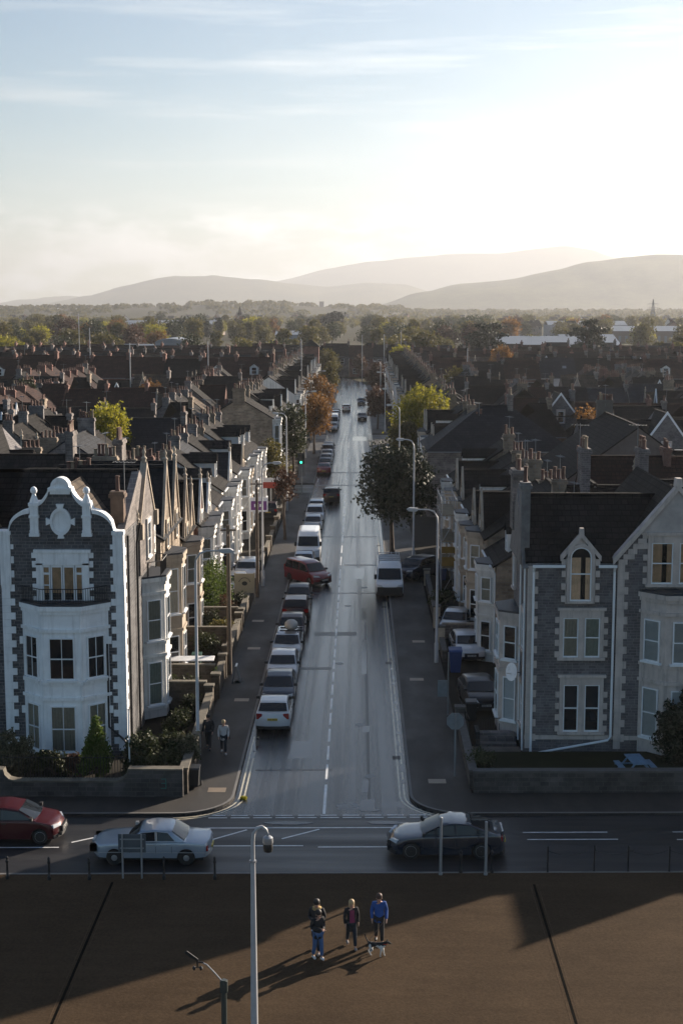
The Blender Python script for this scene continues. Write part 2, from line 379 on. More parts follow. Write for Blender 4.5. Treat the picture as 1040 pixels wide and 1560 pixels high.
m = MB(); m.face([(-9000, -300, -0.06), (9000, -300, -0.06), (9000, 18500, -0.06), (-9000, 18500, -0.06)])
structure('ground', m, LAND)
TL = 0.02
def fy(x, y): return y + TL * x
m = MB(); m.face([(-70, fy(-70, 51.9), 0), (70, fy(70, 51.9), 0), (70, fy(70, 58.4), 0), (-70, fy(-70, 58.4), 0)])
structure('road', m, ASPHALT2).name = 'front_road'
KL, KR = -5.45, 2.28                                               # kerb lines of the street
def arc(cx, cy, r, a0, a1, n=8): return [(cx + r * math.cos(R(a0 + (a1 - a0) * i / n)), cy + r * math.sin(R(a0 + (a1 - a0) * i / n))) for i in range(n + 1)]
RC = 2.4
cornL = arc(KL - RC, fy(KL, 58.3) + RC, RC, -90, 0)                 # pavement corner, left
cornR = arc(KR + RC, fy(KR, 58.3) + RC, RC, 270, 180)
def edge_far(y):                                                    # street bends to the left far away
    return -((max(0, y - 395)) / 60.0) ** 2 * 9
ys = list(range(70, 395, 25)) + list(range(395, 520, 12))
m = MB()
low = [(p[0], p[1]) for p in cornL]; hi = [(p[0], p[1]) for p in cornR]
m.face([(p[0], p[1], 0.004) for p in low + hi[::-1]])
prev = ((KL, low[-1][1]), (KR, hi[-1][1]))
for y in ys:
    cur = ((KL + edge_far(y), y), (KR + edge_far(y), y))
    m.face([(*prev[0], 0.004), (*prev[1], 0.004), (*cur[1], 0.004), (*cur[0], 0.004)]); prev = cur
structure('street_road', m, ASPHALT)
CR1, CR2 = (165.5, 173.5), (235.5, 244.0)                           # side streets
m = MB()
for (a, b, xs) in ((CR1[0], CR1[1], (-90, KL)), (CR2[0], CR2[1], (-110, KL)), (CR2[0], CR2[1], (KR, 110))):
    m.face([(xs[0], a, 0.002), (xs[1], a, 0.002), (xs[1], b, 0.002), (xs[0], b, 0.002)])
structure('side_road', m, ASPHALT2)
PW = 0.12
def pave(name, poly, mat=PAVE, z=PW):
    mm = MB(); mm.prism(poly, 'z', -0.02, z); return structure(name, mm, mat)
GL, GR = -7.75, 5.05                                               # back of the pavements
pave('pavement', [(-70, fy(-70, 58.3))] + cornL + [(KL, CR1[0] - 0.5), (GL, CR1[0] - 0.5), (GL, 60.7), (-70, fy(-70, 60.7))])
pave('pavement', [(70, fy(70, 58.3))] + cornR + [(KR, CR2[0] - 0.5), (GR, CR2[0] - 0.5), (GR, 60.9), (70, fy(70, 60.9))])
pave('pavement', [(KL, CR1[1] + 0.5), (KL, CR2[0] - 0.5), (GL, CR2[0] - 0.5), (GL, CR1[1] + 0.5)])
pave('pavement', [(KL, CR2[1] + 0.5), (KL, 400), (GL, 400), (GL, CR2[1] + 0.5)])
pave('pavement', [(KR, CR2[1] + 0.5), (KR, 400), (GR, 400), (GR, CR2[1] + 0.5)])
def ribbon(pts, w, z0, z1, mb):
    """raised strip along a ground polyline, lying to its right"""
    for (a, b) in zip(pts, pts[1:]):
        a = Vector((*a, 0)); b = Vector((*b, 0)); d = (b - a).normalized(); nrm = Vector((d.y, -d.x, 0)) * w
        mb.prism([(a.x, a.y), (b.x, b.y), (b.x + nrm.x, b.y + nrm.y), (a.x + nrm.x, a.y + nrm.y)], 'z', z0, z1)
def kerb(pts, side):
    mm = MB(); ribbon(pts, 0.13 * side, -0.01, PW + 0.006, mm); structure('kerb', mm, KERB)
kerb([(-70, fy(-70, 58.3))] + cornL + [(KL, CR1[0] - 0.5)], -0.95)
kerb([(70, fy(70, 58.3))] + cornR + [(KR, CR2[0] - 0.5)], 0.95)
kerb([(KL, CR1[1] + 0.5), (KL, CR2[0] - 0.5)], -0.95); kerb([(KL, CR2[1] + 0.5), (KL, 395)], -0.95); kerb([(KR, CR2[1] + 0.5), (KR, 395)], 0.95)
pave('promenade', [(-70, 8), (70, 8), (70, fy(70, 51.9)), (-70, fy(-70, 51.9))], PROM)
kerb([(-70, fy(-70, 51.9)), (70, fy(70, 51.9))], 1)
m = MB()
for x in (-9.2, 6.58): m.box(x - 0.045, x + 0.045, 12, 50.8, PW - 0.1, PW + 0.004)
structure('drain_channel', m, DARKSLOT)
m = MB()
for x in (-9.2, 6.58):
    for k in (-1, 1): m.box(x + k * 0.14 - 0.012, x + k * 0.14 + 0.012, 12, 50.8, PW - 0.1, PW + 0.005)
structure('drain_edging', m, LIGHTJOINT)
# yards and gardens
pave('garden_ground', [(-70, fy(-70, 60.7)), (GL, 60.7), (GL, 395), (-240, 395), (-240, 60.7)], YARD, 0.05)
pave('garden_ground', [(70, fy(70, 60.9)), (GR, 60.9), (GR, 395), (240, 395), (240, 61)], YARD, 0.05)
pave('lawn', [(5.6, 61.4), (30, 61.6), (30, 66.1), (5.6, 65.7)], LAWN, 0.50)
# markings
def line(mb, a, b, w, z=0.009):
    a = Vector((*a, z)); b = Vector((*b, z)); d = (b - a).normalized(); n = Vector((-d.y, d.x, 0)) * w / 2
    mb.face([a + n, b + n, b - n, a - n])
m = MB(); y = 58.6
CX = -1.45
line(m, (CX, 58.5), (CX, 62.3), 0.12)
y = 63.0
while y < 395:
    if not (CR1[0] - 3 < y < CR1[1] + 2 or CR2[0] - 3 < y < CR2[1] + 2): line(m, (CX - (y-60)*0.0006, y), (CX - (y-60)*0.0006, y + (2.2 if y < 110 else 4)), 0.10)
    y += 2.9 if y < 110 else 6
for x in [KL - 0.9 + i * 0.95 for i in range(10)]: line(m, (x, fy(x, 58.10)), (x + 0.8, fy(x + .8, 58.10)), 0.09); line(m, (x, fy(x, 58.38)), (x + 0.7, fy(x + .7, 58.38)), 0.08)
line(m, gp(620, 870).xy, gp(622, 1050).xy, 0.0001)
for a, b in (((-5.9, 55.5), (-4.6, 56.6)), ((-3.1, 55.6), (-1.6, 56.7)), ((-11.6, 55.1), (-10.4, 55.9)), ((-8.5, 55.2), (-7.2, 56.2))): line(m, a, b, 0.10)
for y0, x0, x1 in ((54.9, -6.5, -2.2), (56.9, -7.5, 1.5), (54.75, -1.6, 2.0), (56.4, 2.6, 4.4), (55.5, 6.9, 10.6), (56.3, 6.8, 10.3), (55.45, 13, 17), (56.3, 13, 17), (54.8, -20, -12), (55.9, -22, -13)):
    line(m, (x0, fy(x0, y0)), (x1, fy(x1, y0)), 0.09)
line(m, (KL + .35, 176), (KL + .35, 180), .1); line(m, (-3.9, 158), (-3.9, 164), 0.12)
line(m, (KL + 2.2, 164.8), (CX, 164.8), .25); line(m, (KL, 235), (KR, 235), .2); line(m, (KL, 244.6), (KR, 244.6), .2)
structure('road_marking', m, PAINT)
m = MB()
for off in (0.22, 0.42):
    pl = [(p[0] + (0 if i == 0 else off * math.cos(R(-90 + 90*i/8))), p[1] - off * math.sin(R(90 - 90*i/8))) for i, p in enumerate(cornL)]
    for a, b in zip(pl, pl[1:]): line(m, a, b, 0.075)
    line(m, pl[-1], (KL + off, 69.6), 0.075)
    pr = [(p[0] - off * math.cos(R(-90 + 90*i/8)), p[1] - off * math.sin(R(90 - 90*i/8))) for i, p in enumerate(cornR)]
    for a, b in zip(pr, pr[1:]): line(m, a, b, 0.075)
    for y0, y1 in ((pr[-1][1], 103), (108, 140), (140, 230)): line(m, (KR - off, y0), (KR - off, y1), 0.075)
structure('yellow_lines', m, YELLOW)
m = MB()
for (x0, x1, y0, y1) in ((-2.9, -0.1, 92.0, 93.2), (-5.4, -1.6, 83.0, 83.7), (0.42, 0.56, 60, 96), (-5.2, 2.2, 172.6, 173.6), (-4.8, -1.2, 64.2, 64.5), (-4.6, 2, 106.1, 106.5), (-1.2, 2, 118, 118.6), (-4, 2.1, 133, 133.5), (-5, 2, 186, 187.2)):
    m.face([(x0, y0, 0.0065), (x1, y0 + .1, 0.0065), (x1, y1, 0.0065), (x0, y1 - .1, 0.0065)])
structure('road_repair', m, PATCH)
m = MB()
for x, y in ((KL + .2, 71), (KR - .62, 66), (KR - .62, 84.5), (KR - .62, 101), (KL + .2, 128), (KR - .6, 128)):
    for k in range(5): m.box(x, x + .38, y + k * .11, y + k * .11 + .07, .002, .013)
structure('drain_grating', m, BLACKIRON)
m = MB()
for (x0, x1, y0, y1) in ((0.05, .75, 58.9, 60.4), (.15, .5, 61.2, 63.0), (.2, .6, 70.3, 71.6), (.2, .55, 82, 91), (.15, .6, 97, 101), (-.9, .1, 59.0, 59.7), (1.0, 2.0, 59.2, 60.1), (-3.4, -2.2, 66, 69), (-.4, .5, 112, 117), (-4, -2.2, 160, 166), (-1, 1.4, 232, 240)):
    m.face([(x0, y0, 0.0072), (x1 - .05, y0 + .12, 0.0072), (x1, y1, 0.0072), (x0 + .06, y1 - .1, 0.0072)])
structure('smooth_wet_patch', m, M_ground('smooth_wet_asphalt', (0.022, 0.023, 0.026), (0.036, 0.037, 0.041), 0.15, 0.8, 30, 0.1))
m = MB(); rp = random.Random(4)
for k in range(13):
    x, y = KR - rp.uniform(.18, .30), 63 + k * 1.85 + rp.uniform(-.3, .3); a, c = rp.uniform(.05, .13), rp.uniform(.25, .7)
    m.face([(x + a * math.cos(2*math.pi*i/9) * rp.uniform(.7, 1.1), y + c * math.sin(2*math.pi*i/9), 0.0125) for i in range(9)])
for x, y, a, c in ((-5.05, 68.2, .16, 1.2), (-5.1, 66.6, .12, .7), (-.6, 59.5, .4, .3), (.5, 59.0, .5, .2), (-2.9, 57.4, 1.1, .2), (1.2, 57.5, .9, .2)):
    m.face([(x + a * math.cos(2*math.pi*i/11) * rp.uniform(.75, 1.1), y + c * math.sin(2*math.pi*i/11), 0.0125) for i in range(11)])
structure('puddle_water', m, M('standing_water', (0.012, 0.012, 0.013), 0.06, var=0.1))
m = MB()
for x, y in ((-0.2, 59.6), (0.1, 71.7), (-1.15, 84.6), (0.45, 108.5), (0.55, 63.5), (-0.75, 101.6)):
    m.lathe([(0.27, 0.006), (0.27, 0.011)], 14, (x, y, 0))
tag(m.build('manhole_cover', M('worn_iron', (.16, .16, .165), .4)), 'scattered pale metal access covers set in the street', None, None, 'structure')
m = MB()
for x, y in ((-6.3, 61.2), (-6.4, 76), (-6.6, 88), (-6.9, 96), (3.6, 62.5), (3.4, 80.5), (3.9, 90)): m.box(x - .4, x + .4, y - .3, y + .3, PW, PW + 0.005)
structure('pavement_cover', m, M('pale_cover', (0.22, 0.17, 0.12), 0.5))

# ------------------------------------------------------------------ building pieces
CACHE = {}
def cached(key, fn):
    if key not in CACHE: CACHE[key] = fn()
    return CACHE[key]
def curtain_mesh(w, h):
    mb = MB(); n = max(6, int(w / 0.07)); pr = None
    for i in range(n + 1):
        x = -w/2 + w * i / n; y = -0.012 - 0.012 * (i % 2)
        cur = ((x, y, 0), (x, y, h))
        if pr: mb.face([pr[0], cur[0], cur[1], pr[1]])
        pr = cur
    return mb.mesh('curtain')
def frame_mesh(w, h, bars, rail, th=0.055, arch=False):
    mb = MB(); y0, y1 = -0.085, -0.004
    mb.box(-w/2, -w/2 + th, y0, y1, 0, h); mb.box(w/2 - th, w/2, y0, y1, 0, h)
    mb.box(-w/2 + th, w/2 - th, y0, y1, 0, th * 1.3)
    if not arch: mb.box(-w/2 + th, w/2 - th, y0, y1, h - th, h)
    else:
        pts = arc(0, h - 0.02, w/2, 0, 180, 10); pin = arc(0, h - 0.02, w/2 - th, 0, 180, 10)
        for i in range(10): mb.prism([pts[i], pts[i+1], pin[i+1], pin[i]], 'y', y0, y1)
    if rail: mb.box(-w/2 + th, w/2 - th, y0 + 0.008, y1, h * rail - th * .5, h * rail + th * .5)
    for k in range(bars):
        x = -w/2 + w * (k + 1) / (bars + 1); mb.box(x - 0.014, x + 0.014, y0 + 0.02, y1, th, h - th)
    return mb.mesh('window')
def window(parent, x, y, z0, z1, w, rz=0.0, kind='dark', bars=0, rail=0.5, surround=None, sill=True, arch=False, fm=None, lod=0, lintel=True):
    """sash window standing on a wall face; its own frame, with panes, curtain, surround and sill under it"""
    h = z1 - z0; k = (round(w, 2), round(h, 2))
    fr = put('window', cached(('f', k, bars, rail, arch, id(fm)), lambda: frame_mesh(w, h, bars, rail, arch=arch)), fm or UPVC, parent, (x, y, z0), rz)
    def pane_m(yy):
        mb = MB()
        poly = [(-w/2 + .03, .03), (w/2 - .03, .03), (w/2 - .03, h - .02)] + ([p for p in arc(0, h - .02, w/2 - .03, 8, 172, 8)] if arch else []) + [(-w/2 + .03, h - .02)]
        mb.face([(p[0], yy, p[1]) for p in poly]); return mb.mesh('pane')
    if kind == 'dark' or lod: put('pane', cached(('pd', k, arch), lambda: pane_m(-0.03)), GLASS, fr)
    else:
        put('pane', cached(('pc', k, arch), lambda: pane_m(-0.045)), CLEAR, fr)
        mt = {'curtain': CURTAIN, 'green': CURTAIN_GREEN, 'blind': BLIND, 'warm': WARM_LIT}[kind]
        if kind == 'warm':
            put('interior', cached(('dk', k, arch), lambda: pane_m(-0.008)), DARKROOM, fr)
            for sx, fw_ in ((-1, .46), (1, .24)):
                cu = put('curtain', cached(('cw', k, fw_), lambda: curtain_mesh(w * fw_, h - .04)), WARM_LIT, fr, (sx * (w / 2 - .04 - w * fw_ / 2), -.004, .02))
        elif kind == 'blind': put('blind' if kind == 'blind' else 'interior', cached(('bl', kind, k, arch), lambda: pane_m(-0.012)), mt, fr)
        else: put('curtain', cached(('cu', kind, k), lambda: curtain_mesh(w - .08, h)), mt, fr)
    if surround:
        def sm():
            mb = MB(); s = 0.16
            mb.box(-w/2 - s, -w/2 - .002, -0.11, -.001, 0, h); mb.box(w/2 + .002, w/2 + s, -0.11, -.001, 0, h)
            if arch:
                po = arc(0, h - .02, w/2 + s, 0, 180, 10); pi = arc(0, h - .02, w/2 + .002, 0, 180, 10)
                for i in range(10): mb.prism([po[i], po[i+1], pi[i+1], pi[i]], 'y', -0.11, -.001)
            elif lintel: mb.box(-w/2 - s, w/2 + s, -0.12, -.001, h + .002, h + 0.24)
            return mb.mesh('surround')
        put('surround', cached(('s', k, arch, lintel, surround.name), sm), surround, fr)
    if sill:
        def sl():
            mb = MB(); mb.box(-w/2 - 0.12, w/2 + 0.12, -0.17, -.001, -0.10, -0.002); return mb.mesh('sill')
        put('sill', cached(('sl', k, (surround or fm or UPVC).name), sl), surround or fm or UPVC, fr)
    return fr

def bay(parent, cx, yw, wb, wf, proj, z0, ztop, floors, mat, kinds=('dark', 'curtain'), lod=0, roofmat=None, bars=0, flat=True, skew=None):
    """canted bay: solid faces, string courses, flat top and a window in each face of each floor"""
    P = [(cx - wb/2, yw + .02), (cx - wf/2, yw - proj), (cx + wf/2, yw - proj), (cx + wb/2, yw + .02)]
    def off(o): return [(cx - wb/2 - o, yw + .02), (cx - wf/2 - o * .6, yw - proj - o), (cx + wf/2 + o * .6, yw - proj - o), (cx + wb/2 + o, yw + .02)]
    mb = MB(); mb.prism(P, 'z', z0, ztop)
    b = mb.build('bay', mat, parent)
    bands = [(.14, ztop - 0.16, ztop + 0.06), (.07, ztop - 0.34, ztop - 0.162)]
    for (a, c) in floors:
        bands.append((.06, a - 0.26, a - 0.10))
        if c + 0.5 < ztop: bands.append((.09, c + 0.26, c + 0.42))
    for (o_, za, zb_) in bands: MB().prism(off(o_), 'z', za, zb_).build('string_course', mat, b)
    mb = MB(); mb.prism(off(0.10), 'z', ztop + 0.062, ztop + 0.16); mb.build('bay_roof', roofmat or LEAD, b)
    for fi, (a, c) in enumerate(floors):
        kd = kinds[fi % len(kinds)]
        window(parent, cx, yw - proj, a, c, wf * 0.66, 0, kd, bars, lod=lod, sill=not lod)
        for s in (-1, 1):
            p, q = (P[1], P[0]) if s < 0 else (P[2], P[3])
            mx, my = (p[0] + q[0]) / 2, (p[1] + q[1]) / 2
            L = math.hypot(q[0] - p[0], q[1] - p[1]); ang = math.atan2((p[1] - q[1]) * -s * -1, abs(p[0] - q[0]))
            nx, ny = s * proj / L, -(wb - wf) / 2 / L
            rz = math.atan2(nx, -ny)
            window(parent, mx, my, a, c, L * 0.60, rz, kd, bars, lod=lod, sill=not lod)
    return b

def quoins(parent, x, y0, z0, z1, side, mat, sy=None, h=0.32, wide=0.42, narrow=0.24, lip=0.03, flip=0):
    """corner blocks: long and short by turns on the front; sy adds the return on the side wall"""
    mb = MB(); z = z0; i = flip
    while z < z1 - 0.05:
        w = wide if i % 2 else narrow; t = min(z + h, z1)
        mb.box(min(x, x - side * w), max(x, x - side * w), y0 - lip, y0 + .02, z + .004, t - .004)
        if sy:
            d = narrow if i % 2 else wide; mb.box(min(x, x + side * lip), max(x, x + side * lip), y0 - lip, y0 + d, z + .004, t - .004)
        z += h; i += 1
    return mb.build('quoins', mat, parent)

def chimney(parent, x, y, z0, z1, sx, sy, mat, pots, lod=0, capmat=None):
    mb = MB(); mb.box(x - sx/2, x + sx/2, y - sy/2, y + sy/2, z0, z1 - .3)
    mb.box(x - sx/2 - .08, x + sx/2 + .08, y - sy/2 - .08, y + sy/2 + .08, z1 - .3, z1 - .12)
    mb.box(x - sx/2 - .03, x + sx/2 + .03, y - sy/2 - .03, y + sy/2 + .03, z1 - .12, z1)
    c = mb.build('chimney', mat, parent)
    rnd = random.Random(int(x * 77 + y * 31 + z1 * 13 + pots))
    n = pots
    along = sy >= sx
    for i in range(n):
        t = (i + 0.5) / n - 0.5
        px, py = (x, y + t * sy * .92) if along else (x + t * sx * .92, y)
        hh = rnd.choice([0.45, 0.55, 0.6, 0.75]); r = rnd.choice([.11, .13, .12])
        me = cached(('pot', hh, r), lambda: MB().lathe([(r * 1.1, 0), (r * 1.1, .06), (r * .85, .1), (r * .8, hh - .08), (r * 1.05, hh - .06), (r * 1.0, hh)], 8).mesh('chimney_pot', 40))
        put('chimney_pot', me, None, c, (px, py, z1)).data
        o = c.children[-1]
        if not o.data.materials: o.data.materials.append(POT)
        if rnd.random() < 0.3:
            o.material_slots[0].link = 'OBJECT'; o.material_slots[0].material = POTC
    if rnd.random() < .55:
        def aer():
            mb = MB().tube([(0, 0, -.6), (0, 0, 1.5)], .018, 5).tube([(-.55, 0, 1.4), (.55, 0, 1.4)], .012, 4)
            for k in range(6): mb.tube([(-.5 + k * .2, -.22, 1.4), (-.5 + k * .2, .22, 1.4)], .008, 4)
            return mb.mesh('aerial')
        put('aerial', cached('aerial', aer), GREYPAINT, c, (x + sx/2 + .02, y, z1), rnd.uniform(-.6, .6))
    return c

def finial(parent, x, y, z, mat, s=1.0):
    me = cached(('fin', s), lambda: MB().lathe([(.20*s, 0), (.20*s, .35*s), (.27*s, .38*s), (.27*s, .46*s), (.12*s, .62*s), (.10*s, .80*s), (.17*s, .92*s), (.16*s, 1.05*s), (.05*s, 1.25*s), (.03*s, 1.4*s)], 8).mesh('finial', 35))
    return put('finial', me, mat, parent, (x, y, z))

def roof_slopes(mb, w, d, eaves, ridge, ov=0.28, th=0.12, ex=0.06):
    h = ridge - eaves; k = h / (d / 2)
    for s in (0, 1):
        yf = -ov if s == 0 else d + ov; zf = eaves - ov * k + .06
        mb.slab((-w/2 - ex, yf, zf), (w/2 + ex, yf, zf), (w/2 + ex, d/2, ridge + .06), (-w/2 - ex, d/2, ridge + .06), th)
    mb.box(-w/2 - ex, w/2 + ex, d/2 - .12, d/2 + .12, ridge - .02, ridge + .13)

def hip_slopes(mb, w, d, eaves, ridge, ov=0.3, th=0.12, hx=None):
    hx = hx if hx is not None else d / 2
    k = (ridge - eaves) / (d / 2); z = eaves - ov * k + .05
    a, b, c, e = (-w/2 - ov, -ov, z), (w/2 + ov, -ov, z), (w/2 + ov, d + ov, z), (-w/2 - ov, d + ov, z)
    p, q = (-w/2 + hx, d/2, ridge), (w/2 - hx, d/2, ridge)
    for f in ((a, b, q, p), (b, c, q), (c, e, p, q), (e, a, p)): mb.face(f)
    mb.face([a, e, c, b])
    mb.box(p[0], q[0], d/2 - .12, d/2 + .12, ridge - .02, ridge + .12)

def house(label, w=6.0, d=9.0, eaves=6.4, ridge=9.3, wall=None, roof=None, trim=None, lod=0, name='terrace_house', cat='house', group=None,
          bay_at=None, bay_w=2.6, bay_top=None, gables=(), chim=(), pots=5, dormers=(), door_at=None, hip=False, win_front=(), kinds=('dark', 'curtain'), quoin=False,
          barge=None, fin=True, chim_h=1.2, fs=.6, chim_mat=None, gmat=None, skylights=(), z0=0.0, endwin=False, downpipe=None, gable_proj=0.06, bars=0, bay_mat=None):
    """house with its front on local -y, centred on x = 0, eaves line along x"""
    wall = wall or RUBBLE2; roof = roof or SLATE; trim = trim or CREAM
    r = thing(name, label, cat, group=group)
    mb = MB()
    if hip: mb.box(-w/2, w/2, 0, d, z0, eaves)
    else: mb.prism([(0, z0), (d, z0), (d, eaves), (d/2, ridge - .06), (0, eaves)], 'x', -w/2, w/2)
    k = (ridge - eaves) / (d / 2)
    W_ = mb.build('wall', wall, r)
    for (gx, gw, gz) in gables:
        gb = MB(); gb.prism([(gx - gw/2, eaves - 2.2), (gx + gw/2, eaves - 2.2), (gx + gw/2, eaves), (gx, gz), (gx - gw/2, eaves)], 'y', -gable_proj, max(.3, (gz - eaves) / k))
        gb.build('front_gable', gmat or wall, r)
    mb = MB()
    (hip_slopes if hip else roof_slopes)(mb, w, d, eaves, ridge)
    for (gx, gw, gz) in gables:
        yb = (gz - eaves) / k; kk = (gz - eaves) / (gw / 2)
        for s in (-1, 1):
            mb.slab((gx, -gable_proj + .02, gz + .07), (gx, yb + .1, gz + .07), (gx + s * (gw/2 + .12), .1, eaves + .07 - .12 * kk), (gx + s * (gw/2 + .12), -gable_proj + .02, eaves + .07 - .12 * kk), .1)
        mb.box(gx - .1, gx + .1, -gable_proj, yb, gz + .02, gz + .13)
    rf = mb.build('roof', roof, r)
    for (gx, gw, gz) in gables:
        cp = MB(); cm = barge or trim; kk = (gz - eaves) / (gw / 2); L = math.hypot(1, kk) * (1 if barge or lod == 0 else .5)
        y0, y1 = -gable_proj - .10, -gable_proj + .06
        for s in (-1, 1):
            e = gw/2 + .14; tz = .14 * L + .06
            cp.prism([(gx, gz + tz), (gx, gz + .02 - .05), (gx + s * e, eaves - .14 * kk - .03), (gx + s * e, eaves - .14 * kk + tz)], 'y', y0, y1)
        g = cp.build('gable_coping', cm, r)
        if fin and not barge: finial(g, gx, -gable_proj, gz + .2, trim, fs)
        if gw > 2.0: window(r, gx, -gable_proj, eaves - .9, eaves + .55, .8, 0, kinds[0], 0, surround=trim if not lod else None, sill=not lod, lod=lod)
    if bay_at is not None:
        bt = bay_top or (eaves - .5)
        fl = [(0.8 + z0, 2.7 + z0), (4.0 + z0, bt - .75)] if bt > 5.2 else [(0.8 + z0, bt - .6)]
        bay(r, bay_at, -gable_proj, bay_w, bay_w * .55, 0.95, z0, bt, fl, bay_mat or trim, kinds, lod=lod, bars=bars)
    for (x, a, b, ww) in win_front: window(r, x, 0, a, b, ww, 0, random.choice(kinds), bars, surround=trim if not lod else None, sill=not lod, lod=lod)
    if door_at is not None:
        mb = MB(); mb.box(-.48, .48, -.05, -.003, 0, 2.1); dr = put('door', mb.mesh('door'), random.choice(DOORS), r, (door_at, 0, z0 + .12))
        if not lod:
            mb = MB(); mb.box(-.72, -.482, -.12, -.003, 0, 2.7); mb.box(.482, .72, -.12, -.003, 0, 2.7); mb.box(-.482, .482, -.12, -.003, 2.55, 2.8); mb.build('door_surround', trim, dr)
            MB().box(.3, .36, -.09, -.05, .95, 1.05).build('handle', GALV, dr)
    for cx in chim:
        cxx = cx * (w / 2 - .05)
        chimney(rf if False else r, cxx, d / 2, ridge - .9, ridge + chim_h, .55, 1.5 if pots > 3 else .9, chim_mat or (RUBBLE2 if wall is WHITE2 else wall), pots, lod)
    for (x, wd, face) in dormers:
        mb = MB(); zb = eaves + .55; zt = zb + 1.35
        y0 = (zb - eaves) / k - .05; y1 = (zt + .5 - eaves) / k
        mb.prism([(x - wd/2, zb - .3), (x + wd/2, zb - .3), (x + wd/2, zt), (x, zt + .55), (x - wd/2, zt)], 'y', y0, y1)
        dm = mb.build('dormer', face, r)
        mb = MB()
        for s in (-1, 1): mb.slab((x, y0 - .15, zt + .62), (x, y1, zt + .62), (x + s * (wd/2 + .15), y1 - .3, zt - .06), (x + s * (wd/2 + .15), y0 - .15, zt - .06), .08)
        mb.build('dormer_roof', roof, dm)
        window(r, x, y0, zb + .05, zt - .05, wd * .6, 0, 'dark', 0, lod=1, sill=False)
    for (x, t) in skylights:
        mb = MB(); yy = d/2 * t; zz = eaves + (ridge - eaves) * t + .09; hh = .55; dz = hh * k
        mb.slab((x - .35, yy, zz), (x + .35, yy, zz), (x + .35, yy + hh, zz + dz), (x - .35, yy + hh, zz + dz), .05); mb.build('skylight', METALROOF, r)
    if quoin:
        for s in (-1, 1): quoins(r, s * w / 2, 0, z0 + .1, eaves - .1, s, trim)
    if endwin:
        window(r, w/2, d/2, eaves - 1.2, eaves + .3, .8, R(90), 'dark', lod=lod, surround=trim if not lod else None)
    if gables: return r
    # eaves gutter and downpipe
    mb = MB(); mb.box(-w/2, w/2, -.40, -.29, eaves - .30 * k - .02, eaves - .30 * k + .09)
    gt = mb.build('gutter', UPVC if lod == 0 else GREYPAINT, r)
    if downpipe is not None: MB().tube([(downpipe, -.3, eaves - .2), (downpipe, -.06, eaves - .6), (downpipe, -.06, z0 + .1)], .045, 8).build('downpipe', UPVC, gt)
    return r
